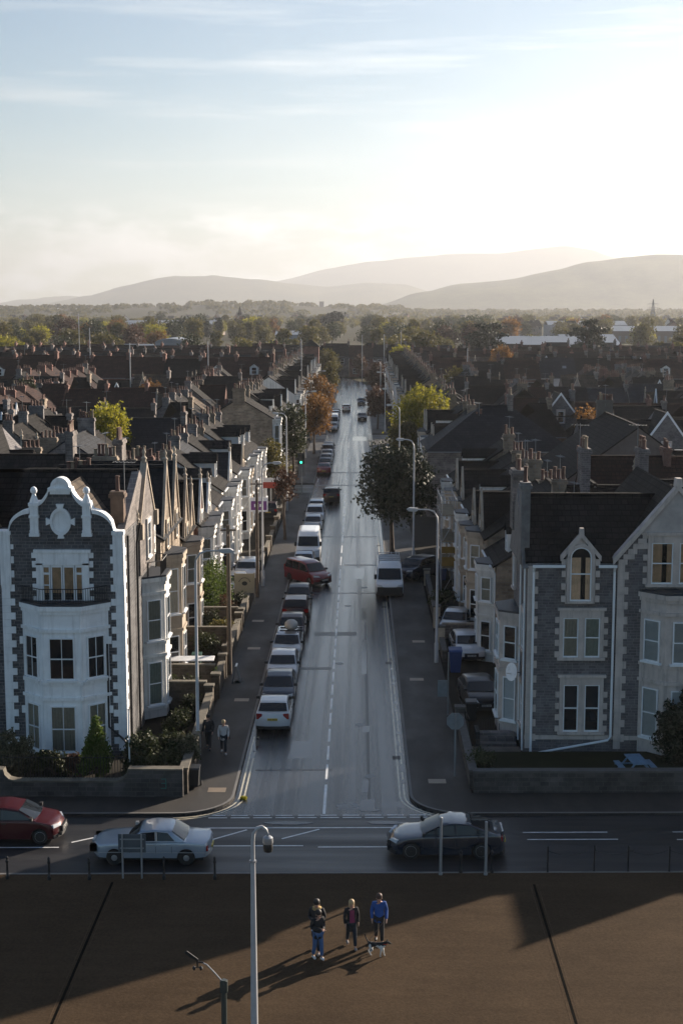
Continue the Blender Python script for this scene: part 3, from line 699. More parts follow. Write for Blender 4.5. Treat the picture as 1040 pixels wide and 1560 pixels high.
# ------------------------------------------------------------------ left corner house: white dressings, curved gable, two-storey bay
def gable_profile(dx):
    """height of the shaped gable's parapet at distance dx from its middle"""
    dx = abs(dx)
    if dx <= 0.44: return 13.12 + math.sqrt(max(0, .44**2 - dx**2))
    if dx <= 0.54: return 13.08
    if dx <= 1.06: t = (dx - .54) / .52; return 12.98 - .56 * math.sin(t * math.pi / 2)
    if dx <= 1.42: return 12.42
    if dx <= 2.50: t = (dx - 1.42) / 1.08; return 11.05 + 1.0 * math.sqrt(max(0, 1 - t * t))
    return 11.02
def corner_house_white(x0, label, bay_kinds, right=True):
    r = thing('corner_house', label, 'house', (x0, 66.3, 0))
    w, d = 5.82, 10.5
    xs = sorted(set([-w/2, w/2] + [i * .1 for i in range(-29, 30)] + [-.44, .44, -.54, .54, -2.5, 2.5, 1.42, -1.42]))
    prof = [(x, gable_profile(x)) for x in xs]
    mb = MB(); mb.prism([(-w/2, 0), (w/2, 0)] + [(x, z - .06) for x, z in prof[::-1]], 'y', 0, .42)
    mb.box(-w/2, w/2, .42, d, 0, 10.9)
    mb.build('wall', RUBBLE, r)
    # white coping that follows the gable
    mb = MB()
    for (a, b) in zip(prof, prof[1:]):
        if max(abs(a[0]), abs(b[0])) > w/2: continue
        th = .17 if abs((a[0] + b[0]) / 2) < 2.5 else .13
        mb.prism([(a[0], a[1] - th), (b[0], b[1] - th), (b[0], b[1] + .03), (a[0], a[1] + .03)], 'y', -.13, .50)
    cap = arc(0, 13.10, .42, 0, 180, 12); mb.prism(cap, 'y', -.06, .36)
    mb.box(-.56, .56, -.17, .48, 12.96, 13.10); mb.box(-.47, .47, -.12, .44, 12.80, 12.958)
    mb.build('gable_coping', WHITE, r)
    for s in (-1, 1):
        mb = MB(); x = s * 1.24
        mb.box(x - .19, x + .19, -.20, .2, 10.95, 12.25); mb.box(x - .24, x + .24, -.25, .25, 12.25, 12.40); mb.box(x - .23, x + .23, -.24, .1, 11.68, 11.80)
        mb.box(x - .24, x + .24, -.26, .1, 10.80, 10.95); mb.box(x - .21, x + .21, -.22, .1, 10.98, 11.10)
        mb.lathe([(.22, 0), (.19, .12), (.10, .34), (.08, .42), (.15, .48), (.17, .58), (.12, .70), (.03, .76)], 10, (x, -.02, 12.40))
        mb.build('gable_pier', WHITE, r, smooth=30)
    # oval plaque
    mb = MB(); n = 28
    for i in range(n):
        a0, a1 = 2*math.pi*i/n, 2*math.pi*(i+1)/n
        P = lambda a, k: (math.sin(a) * .50 * k, 11.50 + math.cos(a) * .66 * k)
        mb.prism([P(a0, 1), P(a1, 1), P(a1, .76), P(a0, .76)], 'y', -.17, .01)
    mb.prism([(math.sin(2*math.pi*i/n) * .385, 11.50 + math.cos(2*math.pi*i/n) * .51) for i in range(n)], 'y', -.08, .01)
    mb.prism([(-.11, 12.1), (.11, 12.1), (.19, 12.34), (-.19, 12.34)], 'y', -.19, .01); mb.prism([(-.10, 10.9), (.10, 10.9), (.16, 10.70), (-.16, 10.70)], 'y', -.19, .01)
    for s in (-1, 1): mb.prism([(s * .46, 11.42), (s * .46, 11.58), (s * .68, 11.68), (s * .68, 11.32)], 'y', -.19, .01)
    mb.build('oval_plaque', WHITE, r, smooth=30)
    quoins(r, -w/2, 0, .3, 10.4, -1, WHITE, h=.34, wide=.62, narrow=.40); right and quoins(r, w/2, 0, .3, 10.4, 1, WHITE, sy=True, h=.34, wide=.62, narrow=.40)
    for s in (-1, 1)[:2 if right else 1]:
        mb = MB(); xa, xb = sorted((s * w/2, s * (w/2 - .46))); mb.box(xa - .02, xb + .02, -.10, .3, 8.45, 10.95); mb.box(xa - .06, xb + .06, -.16, .34, 10.86, 11.04)
        mb.prism([(xa + .05, 8.1), (xb - .05, 8.1), (xb + .02, 8.45), (xa - .02, 8.45)], 'y', -.07, .02)
        mb.build('shoulder_pilaster', WHITE, r)
    # french doors and their surround on the second floor
    mb = MB(); mb.box(-1.22, -.92, -.14, .01, 7.55, 9.5); mb.box(.98, 1.28, -.14, .01, 7.55, 9.5); mb.box(-1.22, 1.28, -.14, .01, 9.42, 10.02); mb.box(-1.32, 1.38, -.20, .01, 10.02, 10.16)
    for i, z in enumerate((7.6, 8.2, 8.8, 9.3)):
        mb.box(-1.42, -1.222, -.08, .01, z, z + .3); mb.box(1.282, 1.48, -.08, .01, z, z + .3)
    mb.box(-1.44, -1.22, -.08, .01, 9.75, 10.0); mb.box(1.28, 1.5, -.08, .01, 9.75, 10.0)
    mb.build('door_surround', WHITE, r)
    mb = MB()
    for x in (-.92, -.58, -.52, .0, .06, .58, .64, .98):
        mb.box(x - .045, x + .045, -.10, -.005, 7.6, 9.42)
    mb.box(-.92, .98, -.098, -.005, 9.30, 9.42); mb.box(-.92, .98, -.098, -.005, 7.58, 7.72)
    mb.box(-.875, -.62, -.096, -.005, 8.95, 9.05); mb.box(.68, .935, -.096, -.005, 8.95, 9.05); mb.box(-.875, -.62, -.094, -.005, 8.42, 8.47)
    fd = mb.build('french_doors', UPVC, r)
    mb = MB()
    for a, b in ((-.89, -.6), (-.5, -.02), (.08, .56), (.66, .95)): mb.face([(a, -.055, 7.7), (b, -.055, 7.7), (b, -.055, 9.3), (a, -.055, 9.3)])
    mb.build('pane', CLEAR, fd)
    mb = MB()
    for a, b in ((-.89, -.6), (-.5, -.02), (.08, .56), (.66, .95)): mb.face([(a, -.015, 8.05), (b, -.015, 8.05), (b, -.015, 9.3), (a, -.015, 9.3)])
    mb.build('warm_lit_panel', WARM_LIT, fd)  # flat sheet behind the panes, warm glow put into its colour
    # bay
    b = bay(r, .08, 0, 4.15, 1.82, 1.02, 0.25, 7.55, [(.55, 2.80), (4.07, 6.10)], WHITE, bay_kinds, roofmat=LEAD, bars=1)
    for s in (-1, 1):
        for z in (2.2, 5.6): MB().box(.08 + s * 2.075 - .12, .08 + s * 2.075 + .12, -.10, .01, z, z + .35).build('bay_key_stone', WHITE, b)
    # balcony railing on the bay
    mb = MB(); P = [(.08 - 2.02, -.05), (.08 - .96, -.98), (.08 + .96, -.98), (.08 + 2.02, -.05)]
    for (a, c) in zip(P, P[1:]):
        L = math.hypot(c[0] - a[0], c[1] - a[1]); n = int(L / .12)
        for z in (7.76, 8.42): mb.tube([(a[0], a[1], z), (c[0], c[1], z)], .022, 5)
        for i in range(n + 1):
            x = a[0] + (c[0] - a[0]) * i / n; y = a[1] + (c[1] - a[1]) * i / n
            mb.tube([(x, y, 7.70), (x, y, 8.42)], .012, 4)
    mb.build('balcony_railing', BLACKIRON, r)
    # roofs: shaped gable's own roof runs back to the main ridge
    mb = MB()
    for s in (-1, 1): mb.slab((0, .5, 13.05), (0, 6, 13.05), (s * 2.75, 6, 10.75), (s * 2.75, .5, 10.75), .12)
    mb.build('gable_roof', BROWNTILE, r)
    mb = MB()
    mb.slab((-w/2 - 2, 1.6, 10.7), (w/2 - .1, 1.6, 10.7), (w/2 - .1, 5.6, 13.25), (-w/2 - 2, 5.6, 13.25), .12)
    mb.slab((-w/2 - 2, 5.6, 13.25), (w/2 - .1, 5.6, 13.25), (w/2 - .1, 10.6, 10.7), (-w/2 - 2, 10.6, 10.7), .12)
    mb.box(-w/2 - 2, w/2 - .1, 5.5, 5.72, 13.2, 13.36)
    mb.build('roof', SLATE, r)
    return r
lh = corner_house_white(-14.03, 'dark stone corner house with curved white gable, oval plaque and white two-storey bay', ('curtain', 'dark'))
w = 5.82
MB().prism([(.42, 10.9), (10.5, 10.9), (5.6, 13.3)], 'x', w/2 - .4, w/2 - .02).build('side_gable', RUBBLE2, lh)
ch = chimney(lh, w/2 - .45, 1.5, 10.9, 12.75, .62, .62, M('brown_stack', (0.13, 0.085, 0.06), .9, var=.4, bump=.4), 1)
# downpipe, side bay with balcony and side gable facing the street
MB().tube([(w/2 - .85, -.07, 5.6), (w/2 - .85, -.07, 1.5), (w/2 - .1, -.14, .85), (w/2 + .05, -.14, .6)], .055, 8).build('downpipe', BLACKIRON, lh)
MB().tube([(w/2 + .10, .8, 10.7), (w/2 + .10, .8, .3)], .06, 8).tube([(w/2 + .28, 3.5, 10.9), (w/2 + .10, 3.5, 9.9), (w/2 + .10, 3.5, .3)], .06, 8).build('downpipe', BLACKIRON, lh)
side = thing('side_front', None, None, (w/2, 7.0, 0), R(90)); side.parent = lh
bay(side, .2, 0, 3.3, 1.7, 1.05, .2, 7.6, [(.9, 3.2), (4.35, 6.5)], WHITE2, ('green', 'curtain'), bars=0)
mb = MB(); mb.prism([(-2.4, 8), (2.6, 8), (2.6, 10.6), (.1, 13.4), (-2.4, 10.6)], 'y', -.10, .25); mb.build('street_gable', RUBBLE2, side)
mb = MB()
for s in (-1, 1): mb.prism([(.1, 13.6), (.1, 13.35), (.1 + s * 2.6, 10.5), (.1 + s * 2.6, 10.72)], 'y', -.16, .18)
mb.box(-2.75, -2.3, -.3, .3, 9.9, 10.7); mb.box(2.5, 2.95, -.3, .3, 9.9, 10.7); g = mb.build('gable_coping', CREAM, side); finial(g, .1, 0, 13.5, CREAM, .6); finial(g, -2.5, 0, 10.7, CREAM, .5); finial(g, 2.7, 0, 10.7, CREAM, .5)
mb = MB()
for s in (-1, 1): mb.slab((.1, .2, 13.4), (.1, 3.5, 13.4), (.1 + s * 2.5, 3.5, 10.7), (.1 + s * 2.5, .2, 10.7), .1)
mb.build('roof', SLATE, side)
window(side, .2, -.10, 8.6, 10.4, 1.0, 0, 'dark', surround=WHITE2)
mb = MB()
for i in range(22):
    a = -1.6 + i * .165; mb.tube([(a, -.9 if 3 < i < 18 else -.3, 7.75), (a, -.9 if 3 < i < 18 else -.3, 8.5)], .012, 4)
mb.tube([(-1.4, -.2, 8.5), (-.7, -.95, 8.5), (1.1, -.95, 8.5), (1.8, -.2, 8.5)], .025, 5); mb.build('balcony_railing', BLACKIRON, side)
quoins(side, 3.5, 0, .3, 10.5, 1, WHITE2, h=.34)
dissolve(side)
# its neighbour to the left shows only its edge
ln = corner_house_white(-14.03 - 5.83, 'dark stone house with white quoins cut off by the left edge of the photo', ('curtain', 'dark'), False)

# ------------------------------------------------------------------ right corner house
def surround_pair(parent, x0, x1, z0, z1, kinds, mat, y=0.0, label=True):
    """pair of sashes under one stone surround with toothed jambs"""
    wv = (x1 - x0 - .30) / 2
    window(parent, x0 + wv/2, y, z0, z1, wv, 0, kinds[0], sill=False); window(parent, x1 - wv/2, y, z0, z1, wv, 0, kinds[1], sill=False)
    mb = MB(); mb.box(x0 + wv + .002, x1 - wv - .002, y - .12, y - .002, z0, z1)
    mb.box(x0 - .18, x0 - .002, y - .12, y - .002, z0, z1); mb.box(x1 + .002, x1 + .18, y - .12, y - .002, z0, z1)
    mb.box(x0 - .18, x1 + .18, y - .122, y - .002, z1 + .002, z1 + .36); mb.box(x0 - .28, x1 + .28, y - .2, y - .002, z1 + .36, z1 + .5)
    mb.box(x0 - .26, x1 + .26, y - .2, y - .002, z0 - .13, z0 - .002)
    z = z0
    while z < z1 - .2:
        mb.box(x0 - .38, x0 - .182, y - .07, y - .002, z, z + .28); mb.box(x1 + .182, x1 + .38, y - .07, y - .002, z, z + .28); z += .56
    mb.build('window_surround', mat, parent)
rh = thing('corner_house', 'grey stone corner house with tall front gable, arched dormer and white drainpipes', 'house', (8.0, 66.3, 0))
D = 5.8
mb = MB(); mb.prism([(0, 0), (D, 0), (D, 9.6), (D/2, 12.33), (0, 9.6)], 'x', 0, 4.2); mb.build('wall', GREY_STONE, rh)
mb = MB(); mb.prism([(4.2, 0), (9.7, 0), (9.7, 9.7), (6.95, 13.0), (4.2, 9.7)], 'y', -.08, 10); mb.build('gable_wall', GREY_STONE, rh)
k = 2.73 / 2.9
mb = MB(); mb.slab((-.1, -.06, 9.6 - .06*k + .06), (4.3, -.06, 9.6 - .06*k + .06), (6.4, D/2, 12.42), (-.1, D/2, 12.42), .12)
mb.slab((-.1, D + .3, 9.36), (6.4, D + .3, 9.36), (6.4, D/2, 12.42), (-.1, D/2, 12.42), .12); mb.box(-.1, 6.45, D/2 - .12, D/2 + .12, 12.34, 12.52)
for s in (-1, 1): mb.slab((6.95, .1, 13.06), (6.95, 10, 13.06), (6.95 + s * 2.85, 10, 9.64), (6.95 + s * 2.85, .1, 9.64), .1)
mb.build('roof', SLATE, rh)
# gable: smooth stone head above the top windows, coping, apex stone
mb = MB(); zc = 11.0; hw = (13.0 - zc) / 3.3 * 2.75
mb.prism([(6.95 - hw, zc), (6.95 + hw, zc), (6.95, 13.0)], 'y', -.11, -.082); mb.build('gable_head', M('lichened_stone', (0.42, 0.375, 0.35), .85, var=.25, scale=1.6), rh)
mb = MB(); mb.box(6.95 - hw, 6.95 + hw, -.14, -.112, 10.93, 11.0); mb.build('string_course', BATH, rh)
mb = MB()
for s in (-1, 1): mb.prism([(6.95, 13.32), (6.95, 13.02), (6.95 + s * 2.95, 9.5), (6.95 + s * 2.95, 9.82)], 'y', -.22, .3)
mb.prism([(6.77, 13.2), (7.13, 13.2), (7.08, 13.6), (6.82, 13.6)], 'y', -.24, .24); mb.build('gable_coping', BATH, rh)
quoins(rh, 0, 0, .5, 9.4, -1, BATH, h=.36, wide=.50, narrow=.34); quoins(rh, 4.22, -.08, .5, 9.5, -1, BATH, h=.36, wide=.52, narrow=.34)
mb = MB()
for i in range(6): # stepped blocks under the coping
    z = 9.5 + i * .25; x = 4.25 + i * .22; mb.box(x, x + .42 + .1 * (i % 2), -.115, -.07, z, z + .24)
mb.build('kneeler_blocks', BATH, rh)
mb = MB(); mb.box(-.02, 4.2, -.05, .01, .95, 1.15); mb.box(4.2, 9.7, -.135, -.07, .95, 1.15); mb.build('plinth_band', BATH, rh)
surround_pair(rh, 1.80, 3.52, 1.35, 3.66, ('dark', 'dark'), BATH); surround_pair(rh, 1.72, 3.46, 5.0, 6.92, ('curtain', 'green'), BATH)
surround_pair(rh, 5.78, 8.10, 8.58, 10.55, ('warm', 'warm'), BATH, y=-.08)
# arched dormer window breaking the eaves
dm = MB(); dm.prism([(1.78, 7.6), (3.18, 7.6), (3.18, 9.80), (2.48, 10.82), (1.78, 9.80)], 'y', -.10, 2.0); dm = dm.build('dormer', BATH, rh)
mb = MB()
for s in (-1, 1):
    mb.prism([(2.48, 11.05), (2.48, 10.78), (2.48 + s * .95, 9.66), (2.48 + s * .95, 9.92)], 'y', -.20, .1)
mb.prism([(2.36, 10.9), (2.60, 10.9), (2.57, 11.24), (2.39, 11.24)], 'y', -.22, .05)
for z in (7.7, 8.3, 8.9, 9.45):
    for xa in (1.58, 3.16): MB().box(xa, xa + .22, -.16, -.05, z, z + .3).build('jamb_block', BATH, dm)
mb.build('dormer_coping', BATH, dm)
mb = MB()
for s in (-1, 1): mb.slab((2.48, -.08, 10.88), (2.48, 2.0, 10.88), (2.48 + s * .85, 2.0, 9.80), (2.48 + s * .85, -.08, 9.80), .05)
mb.build('dormer_roof', SLATE, dm)
window(rh, 2.48, -.10, 7.75, 9.85, 1.0, 0, 'warm', rail=.62, surround=BATH, arch=True)
bay(rh, 7.35, -.08, 4.0, 2.0, 1.0, .2, 8.15, [(1.25, 3.65), (4.95, 6.95)], BATH, ('blind', 'blind'))
mb = MB(); mb.tube([(.28, -.09, 9.3), (.28, -.09, .2)], .06, 8); mb.tube([(4.08, -.09, 9.3), (4.08, -.17, 1.15), (3.95, -.17, .95), (.42, -.16, .28)], .06, 8)
mb.box(.2, 1.72, -.36, -.26, 9.38, 9.5); mb.box(3.3, 4.15, -.36, -.26, 9.38, 9.5)
for x in (.28, 4.08): mb.tube([(x, -.3, 9.4), (x, -.09, 9.15)], .055, 8)
mb.build('drainpipe', UPVC, rh)
# raised gable end with chimney on the street side
mb = MB(); mb.prism([(-.1, 9.3), (D + .1, 9.3), (D/2, 12.75)], 'x', -.24, .04); mb.build('end_coping', M('stained_parapet', (0.16, 0.15, 0.145), .9, var=.35, bump=.3), rh)
chimney(rh, -.08, .9, 9.4, 13.3, .42, .7, MATS['stained_parapet'], 1); chimney(rh, -.02, 4.6, 10.5, 13.5, .6, 1.2, RUBBLE2, 3)
ss = thing('side_front', None, None, (0, 3.6, 0), R(-90)); ss.parent = rh
bay(ss, -.4, 0, 3.2, 1.9, .95, .3, 6.5, [(1.1, 3.3), (4.2, 5.9)], BATH, ('blind', 'dark')); window(ss, 2.5, 0, 1.4, 3.4, .9, 0, 'dark', surround=BATH); window(ss, 2.5, 0, 5.2, 7.0, .9, 0, 'dark', surround=BATH); window(ss, -1.6, 0, 7.4, 9.0, .8, 0, 'dark', surround=BATH)
mb = MB(); mb.tube([(3.3, -.09, 9.3), (3.3, -.09, .3)], .05, 8); mb.tube([(1.6, -.09, 9.3), (1.6, -.09, .3)], .05, 8); mb.build('drainpipe', UPVC, ss)
dissolve(ss)
dish = thing('satellite_dish', 'white satellite dish on the street side of the grey corner house', 'satellite dish', (7.55, 67.3, 4.0), R(-60))
MB().lathe([(.02, 0), (.18, .02), (.34, .08), (.44, .16), (.45, .17)], 16).build('dish', WHITE, dish, smooth=60).rotation_euler = (R(80), 0, 0)
MB().tube([(0, .0, 0), (.1, .32, -.05)], .025, 6).tube([(0, -.1, -.1), (0, -.45, 0)], .015, 5).build('bracket', GREYPAINT, dish)

# ------------------------------------------------------------------ right neighbours along the front, mostly out of the photo but shading the road
nb = house('grey stone house cut off by the right edge of the photo', w=8.0, d=10, eaves=7.7, ridge=9.8, wall=GREY_STONE, roof=SLATE, trim=BATH, gables=((-1.4, 2.6, 9.3),), fin=False, win_front=((2.4, 1.2, 3.2, 1.2), (2.4, 4.6, 6.4, 1.2)), bay_at=-1.4, bay_w=3.2, name='corner_house'); nb.location = (21.9, 66.3, 0)
nb2 = house('grey stone house second past the right edge of the photo', w=8.4, d=10, eaves=7.7, ridge=9.6, wall=GREY_STONE, roof=SLATE, trim=BATH, gables=((-3.4, 2.6, 9.6),), fin=False, win_front=((2.0, 1.2, 3.2, 1.2),), name='corner_house'); nb2.location = (30.3, 66.3, 0)

# ------------------------------------------------------------------ terraces up both sides of the street
random.seed(7)
LROT, RROT = R(90), R(-90)
used = set()
def st(o, x, y, rz): o.location = (x, y, 0); o.rotation_euler = (0, 0, rz); return o
XL, XR = -11.2, 8.2
GRPL, GRPR = 'houses up the left side of the street', 'houses up the right side of the street'
st(house('tall stone house with cream bay and steep twin gables, beside the white corner house', w=8.4, d=9, eaves=8.6, ridge=11.4, wall=WARM_STONE, roof=BLUESLATE, trim=CREAM, gables=((-1.9, 3.4, 12.4), (2.2, 3.0, 12.2)), bay_at=-2.0, bay_w=3.0, bay_top=7.4, door_at=1.2, win_front=((2.6, 1.0, 2.9, 1.0), (2.6, 4.6, 6.4, 1.0)), chim=(-1, 1), pots=6, chim_h=1.0, kinds=('dark', 'curtain'), group=GRPL, quoin=True), XL, 83.5, LROT)
st(house('stone house with dark tiled roof, low gables and cream bay, second beyond the white corner', w=6.6, d=9, eaves=7.0, ridge=10.2, wall=WARM_STONE, roof=SLATE, trim=CREAM, gables=((-1.2, 2.8, 10.4), (1.9, 2.0, 9.4)), bay_at=-1.3, bay_w=2.7, bay_top=6.6, door_at=1.8, chim=(1,), pots=5, group=GRPL), XL, 92, LROT)
st(house('red brick house with white bay above the green hedge on the left', w=5.4, d=9, eaves=6.6, ridge=9.6, wall=REDBRICK, roof=SLATE, trim=WHITE2, gables=((-1, 2.6, 9.4),), bay_at=-1.0, bay_w=2.5, bay_top=6.2, door_at=1.6, chim=(1,), pots=6, group=GRPL), XL, 100.5, LROT)
LW = [dict(trim=WHITE2, wall=WHITE2), dict(trim=CREAM, wall=WARM_STONE), dict(trim=WHITE2, wall=WARM_STONE)]
def terr(kw, lod, tall=0.0, flip=1, g=None, gab=True):
    return house('', w=6.0, d=9, eaves=6.5 + tall, ridge=9.4 + tall, gables=((-1.2 * flip, 2.5, 8.7 + tall),) if gab else (), dormers=() if gab else ((-1.2 * flip, 1.3, kw['trim']),), downpipe=None if gab else 2.8, bay_at=-1.2 * flip, bay_w=2.6, bay_top=6.3 + tall, door_at=1.8 * flip if lod < 2 else None,
                 chim=(1,), pots=random.choice((3, 4)) if lod < 2 else 2, chim_h=.7 if gab else .95, fin=(lod == 0 and kw['wall'] is WHITE2), lod=1 if lod else 0, win_front=((1.8 * flip, 3.9, 5.6, .9),), group=g, roof=random.choice([SLATE, BLUESLATE, SLATE]), **kw)
protos_near = [terr(LW[i], 0, 0, f, None, gb) for i, f, gb in ((0, 1, True), (0, -1, False), (1, 1, True), (2, -1, False))]
protos_far = [terr(LW[i], 2, 0, 1, None, i != 2) for i in (0, 1, 2)]
KN = ['white rendered', 'white rendered', 'warm stone', 'stone and white']
KF = ['white rendered', 'warm stone', 'stone and white']
n = 3; y = 107.0
while y < 396:
    if not (CR1[0] - 4.5 < y < CR1[1] + 4.5 or CR2[0] - 4.5 < y < CR2[1] + 4.5):
        n += 1
        if y < 165:
            i = random.choice([0, 1, 1, 3, 2, 1]); p, kn = protos_near[i], KN[i]
        else:
            i = random.choice([0, 1, 2, 2]); p, kn = protos_far[i], KF[i]
        place(p, used, (XL - random.uniform(0, .25), y, 0), LROT, f'{kn} terrace house with bay, {nth(n)} up the left side', GRPL, (1, 1, random.uniform(.95, 1.06)))
    y += 6.05
n = 0; y = 87.3
while y < 396:
    if not (CR2[0] - 4.5 < y < CR2[1] + 4.5) and not (126 < y < 152 or 179 < y < 194):
        n += 1
        if y < 125: i = [2, 3, 2, 2, 3, 2][n % 6]; p, kn = protos_near[i], KN[i]
        else: i = random.choice([1, 1, 2]); p, kn = protos_far[i], KF[i]
        place(p, used, (XR + random.uniform(0, .2), y, 0), RROT, f'{kn} terrace house with bay, {nth(n)} up the right side', GRPR, (1, 1, random.uniform(.94, 1.06)))
    y += 6.05
# corner block past the side street, white, three storeys
st(house('tall stone corner house with white bay just past the left side street', w=7, d=8, eaves=8.2, ridge=10.6, wall=WARM_STONE, roof=SLATE, trim=WHITE2, bay_at=-1.8, bay_w=3.0, bay_top=8.0, win_front=((1.8, 1, 3, 1), (1.8, 4.4, 6.2, 1)), chim=(-1, 1), lod=0, group=GRPL), -10.6, 177.6, LROT)

# ------------------------------------------------------------------ back streets: roofs behind the two terraces
GB = 'houses in the back streets'
def bgh(kind):
    k = dict(
        slate=dict(roof=SLATE, wall=RUBBLE2, trim=CREAM, chim=(1,), pots=3, gables=()),
        slate_g=dict(roof=SLATE, wall=GREY_STONE, trim=BATH, chim=(1,), pots=4, gables=((0.8, 2.8, 8.9),), barge=UPVC),
        red=dict(roof=REDTILE, wall=REDBRICK, trim=CREAM, chim=(1,), pots=4),
        red_d=dict(roof=REDTILE, wall=REDBRICK, trim=WHITE2, chim=(1,), pots=4, dormers=((0, 1.5, WHITE2),)),
        blue=dict(roof=BLUESLATE, wall=WHITE2, trim=WHITE2, chim=(-1,), pots=4, skylights=((1.2, .45),)),
        hip=dict(roof=SLATE, wall=WARM_STONE, trim=CREAM, hip=True, chim=(.5,), pots=4),
        brown=dict(roof=BROWNTILE, wall=RUBBLE2, trim=CREAM, chim=(1,), pots=4, gables=((-.9, 2.6, 9.0),)),
    )[kind]
    return house('', name='back_street_house', w=6.2, d=8.6, eaves=5.9, ridge=9.3, lod=1, chim_h=.75, win_front=((-1.5, .9, 2.5, 1.2), (-1.5, 3.7, 5.2, 1.1), (1.4, 3.7, 5.2, 1.1)), group=GB, endwin=True, **k)
KINDS = ['slate', 'slate_g', 'red', 'red_d', 'blue', 'hip', 'brown']
DESC = dict(slate='slate-roofed stone house', slate_g='house with pale-edged front gable', red='red-roofed brick house', red_d='red-roofed house with white dormer', blue='white house with blue slate roof and skylight', hip='hip-roofed stone house', brown='brown-tiled house with front gable')
BP = {k: bgh(k) for k in KINDS}
bgcount = {}
def bg(kind, x, y, rz, side, s=(1, 1, 1)):
    key = (kind, side); bgcount[key] = bgcount.get(key, 0) + 1
    return place(BP[kind], used, (x, y, 0), rz, f'{DESC[kind]}, {nth(bgcount[key])} such one back {side} of the street', GB, s)
CLEARED = ((-26.6, 150, 7, 7), (8, 186, 8, 9))
def row(x0, y0, dx, dy, n, rz, mix, side, s=1.0):
    for i in range(n):
        x, y = x0 + dx * i, y0 + dy * i
        if y0 >= 290: x, y = x0 + dx * i * 1.22, y0 + dy * i * 1.22
        if in_view(x, y, 4) and (x < GL - 6 or x > GR + 6 or y > 430) and not any(abs(x - a) < c and abs(y - b) < d for a, b, c, d in CLEARED):
            f = random.uniform(.94, 1.06) * s
            bg(random.choice(mix), x, y, rz, side, (1.22, 1.1, f * 1.05) if y0 >= 290 else (1, 1, f))
DARK = ['slate', 'slate', 'slate_g', 'hip', 'brown']; RED = ['red', 'red', 'red_d', 'slate']; ALL = DARK + RED + ['blue']
random.seed(21)
LFT, RGT = 'left', 'right'
# left of the street
row(-31, 86, 0, 6.25, 13, R(-90), DARK, LFT); row(-39, 100, 0, 6.25, 11, R(-90), ['slate', 'brown', 'slate_g'], LFT, 1.05)
row(-22, 158.5, -6.3, 0, 6, R(180), ['slate', 'blue', 'slate'], LFT)
row(-23, 178, -6.3, 0, 8, 0, ['slate', 'slate_g', 'hip', 'red'], LFT)
row(-30, 193, 0, 6.25, 7, R(-90), DARK, LFT); row(-46, 190, 0, 6.25, 8, R(90), ALL, LFT); row(-58, 196, 0, 6.25, 7, R(-90), ALL, LFT)
row(-24, 229, -6.3, 0, 9, R(180), RED, LFT); row(-24, 248, -6.3, 0, 10, 0, DARK, LFT)
row(-32, 262, 0, 6.25, 5, R(-90), ALL, LFT); row(-50, 262, 0, 6.25, 5, R(90), RED, LFT); row(-66, 262, 0, 6.25, 5, R(-90), ALL, LFT)
row(-22, 300, -6.3, 0, 13, 0, ['red', 'red', 'red_d', 'red_d', 'slate'], LFT, 1.12)
row(-24, 322, -6.3, 0, 12, R(180), ALL, LFT); row(-26, 344, -6.3, 0, 13, 0, RED, LFT)
row(-24, 366, -6.3, 0, 13, 0, ALL, LFT); row(-24, 388, -6.3, 0, 15, 0, RED, LFT)
row(-18, 420, -6.3, 0, 15, 0, ALL, LFT); row(-12, 455, -6.3, 0, 16, R(180), RED, LFT)
# right of the street
row(21.5, 90.5, 6.4, 0, 2, 0, ['slate'], RGT, 1.1); row(20, 112, 6.3, 0, 4, R(180), ['red', 'brown'], RGT, 1.05)
row(30, 128, 0, 6.25, 1, R(90), DARK, RGT)
row(37, 152, 6.2, 0, 2, 0, ['slate_g'], RGT)
row(22, 172, 6.3, 0, 5, 0, ['red', 'slate_g', 'slate', 'hip'], RGT); row(23, 196, 6.3, 0, 6, R(180), RED, RGT)
row(29, 214, 0, 6.25, 3, R(90), ALL, RGT); row(44, 206, 0, 6.25, 4, R(-90), DARK, RGT)
row(20, 229, 6.3, 0, 8, R(180), ALL, RGT); row(20, 249, 6.3, 0, 9, 0, DARK, RGT)
row(26, 266, 0, 6.25, 5, R(90), ALL, RGT); row(42, 262, 0, 6.25, 6, R(-90), RED, RGT); row(58, 262, 0, 6.25, 6, R(90), DARK, RGT)
row(20, 308, 6.3, 0, 11, 0, ['slate', 'red', 'slate', 'blue', 'red_d'], RGT, 1.05)
row(20, 330, 6.3, 0, 11, R(180), ALL, RGT); row(22, 352, 6.3, 0, 11, 0, DARK, RGT); row(22, 376, 6.3, 0, 12, 0, RED, RGT)
row(14, 402, 6.3, 0, 13, 0, ALL, RGT); row(12, 430, 6.3, 0, 14, R(180), RED, RGT); row(4, 470, 6.3, 0, 17, 0, ALL, RGT)
row(-30, 452, 6.3, 0, 6, 0, ['red', 'slate', 'red_d'], RGT)
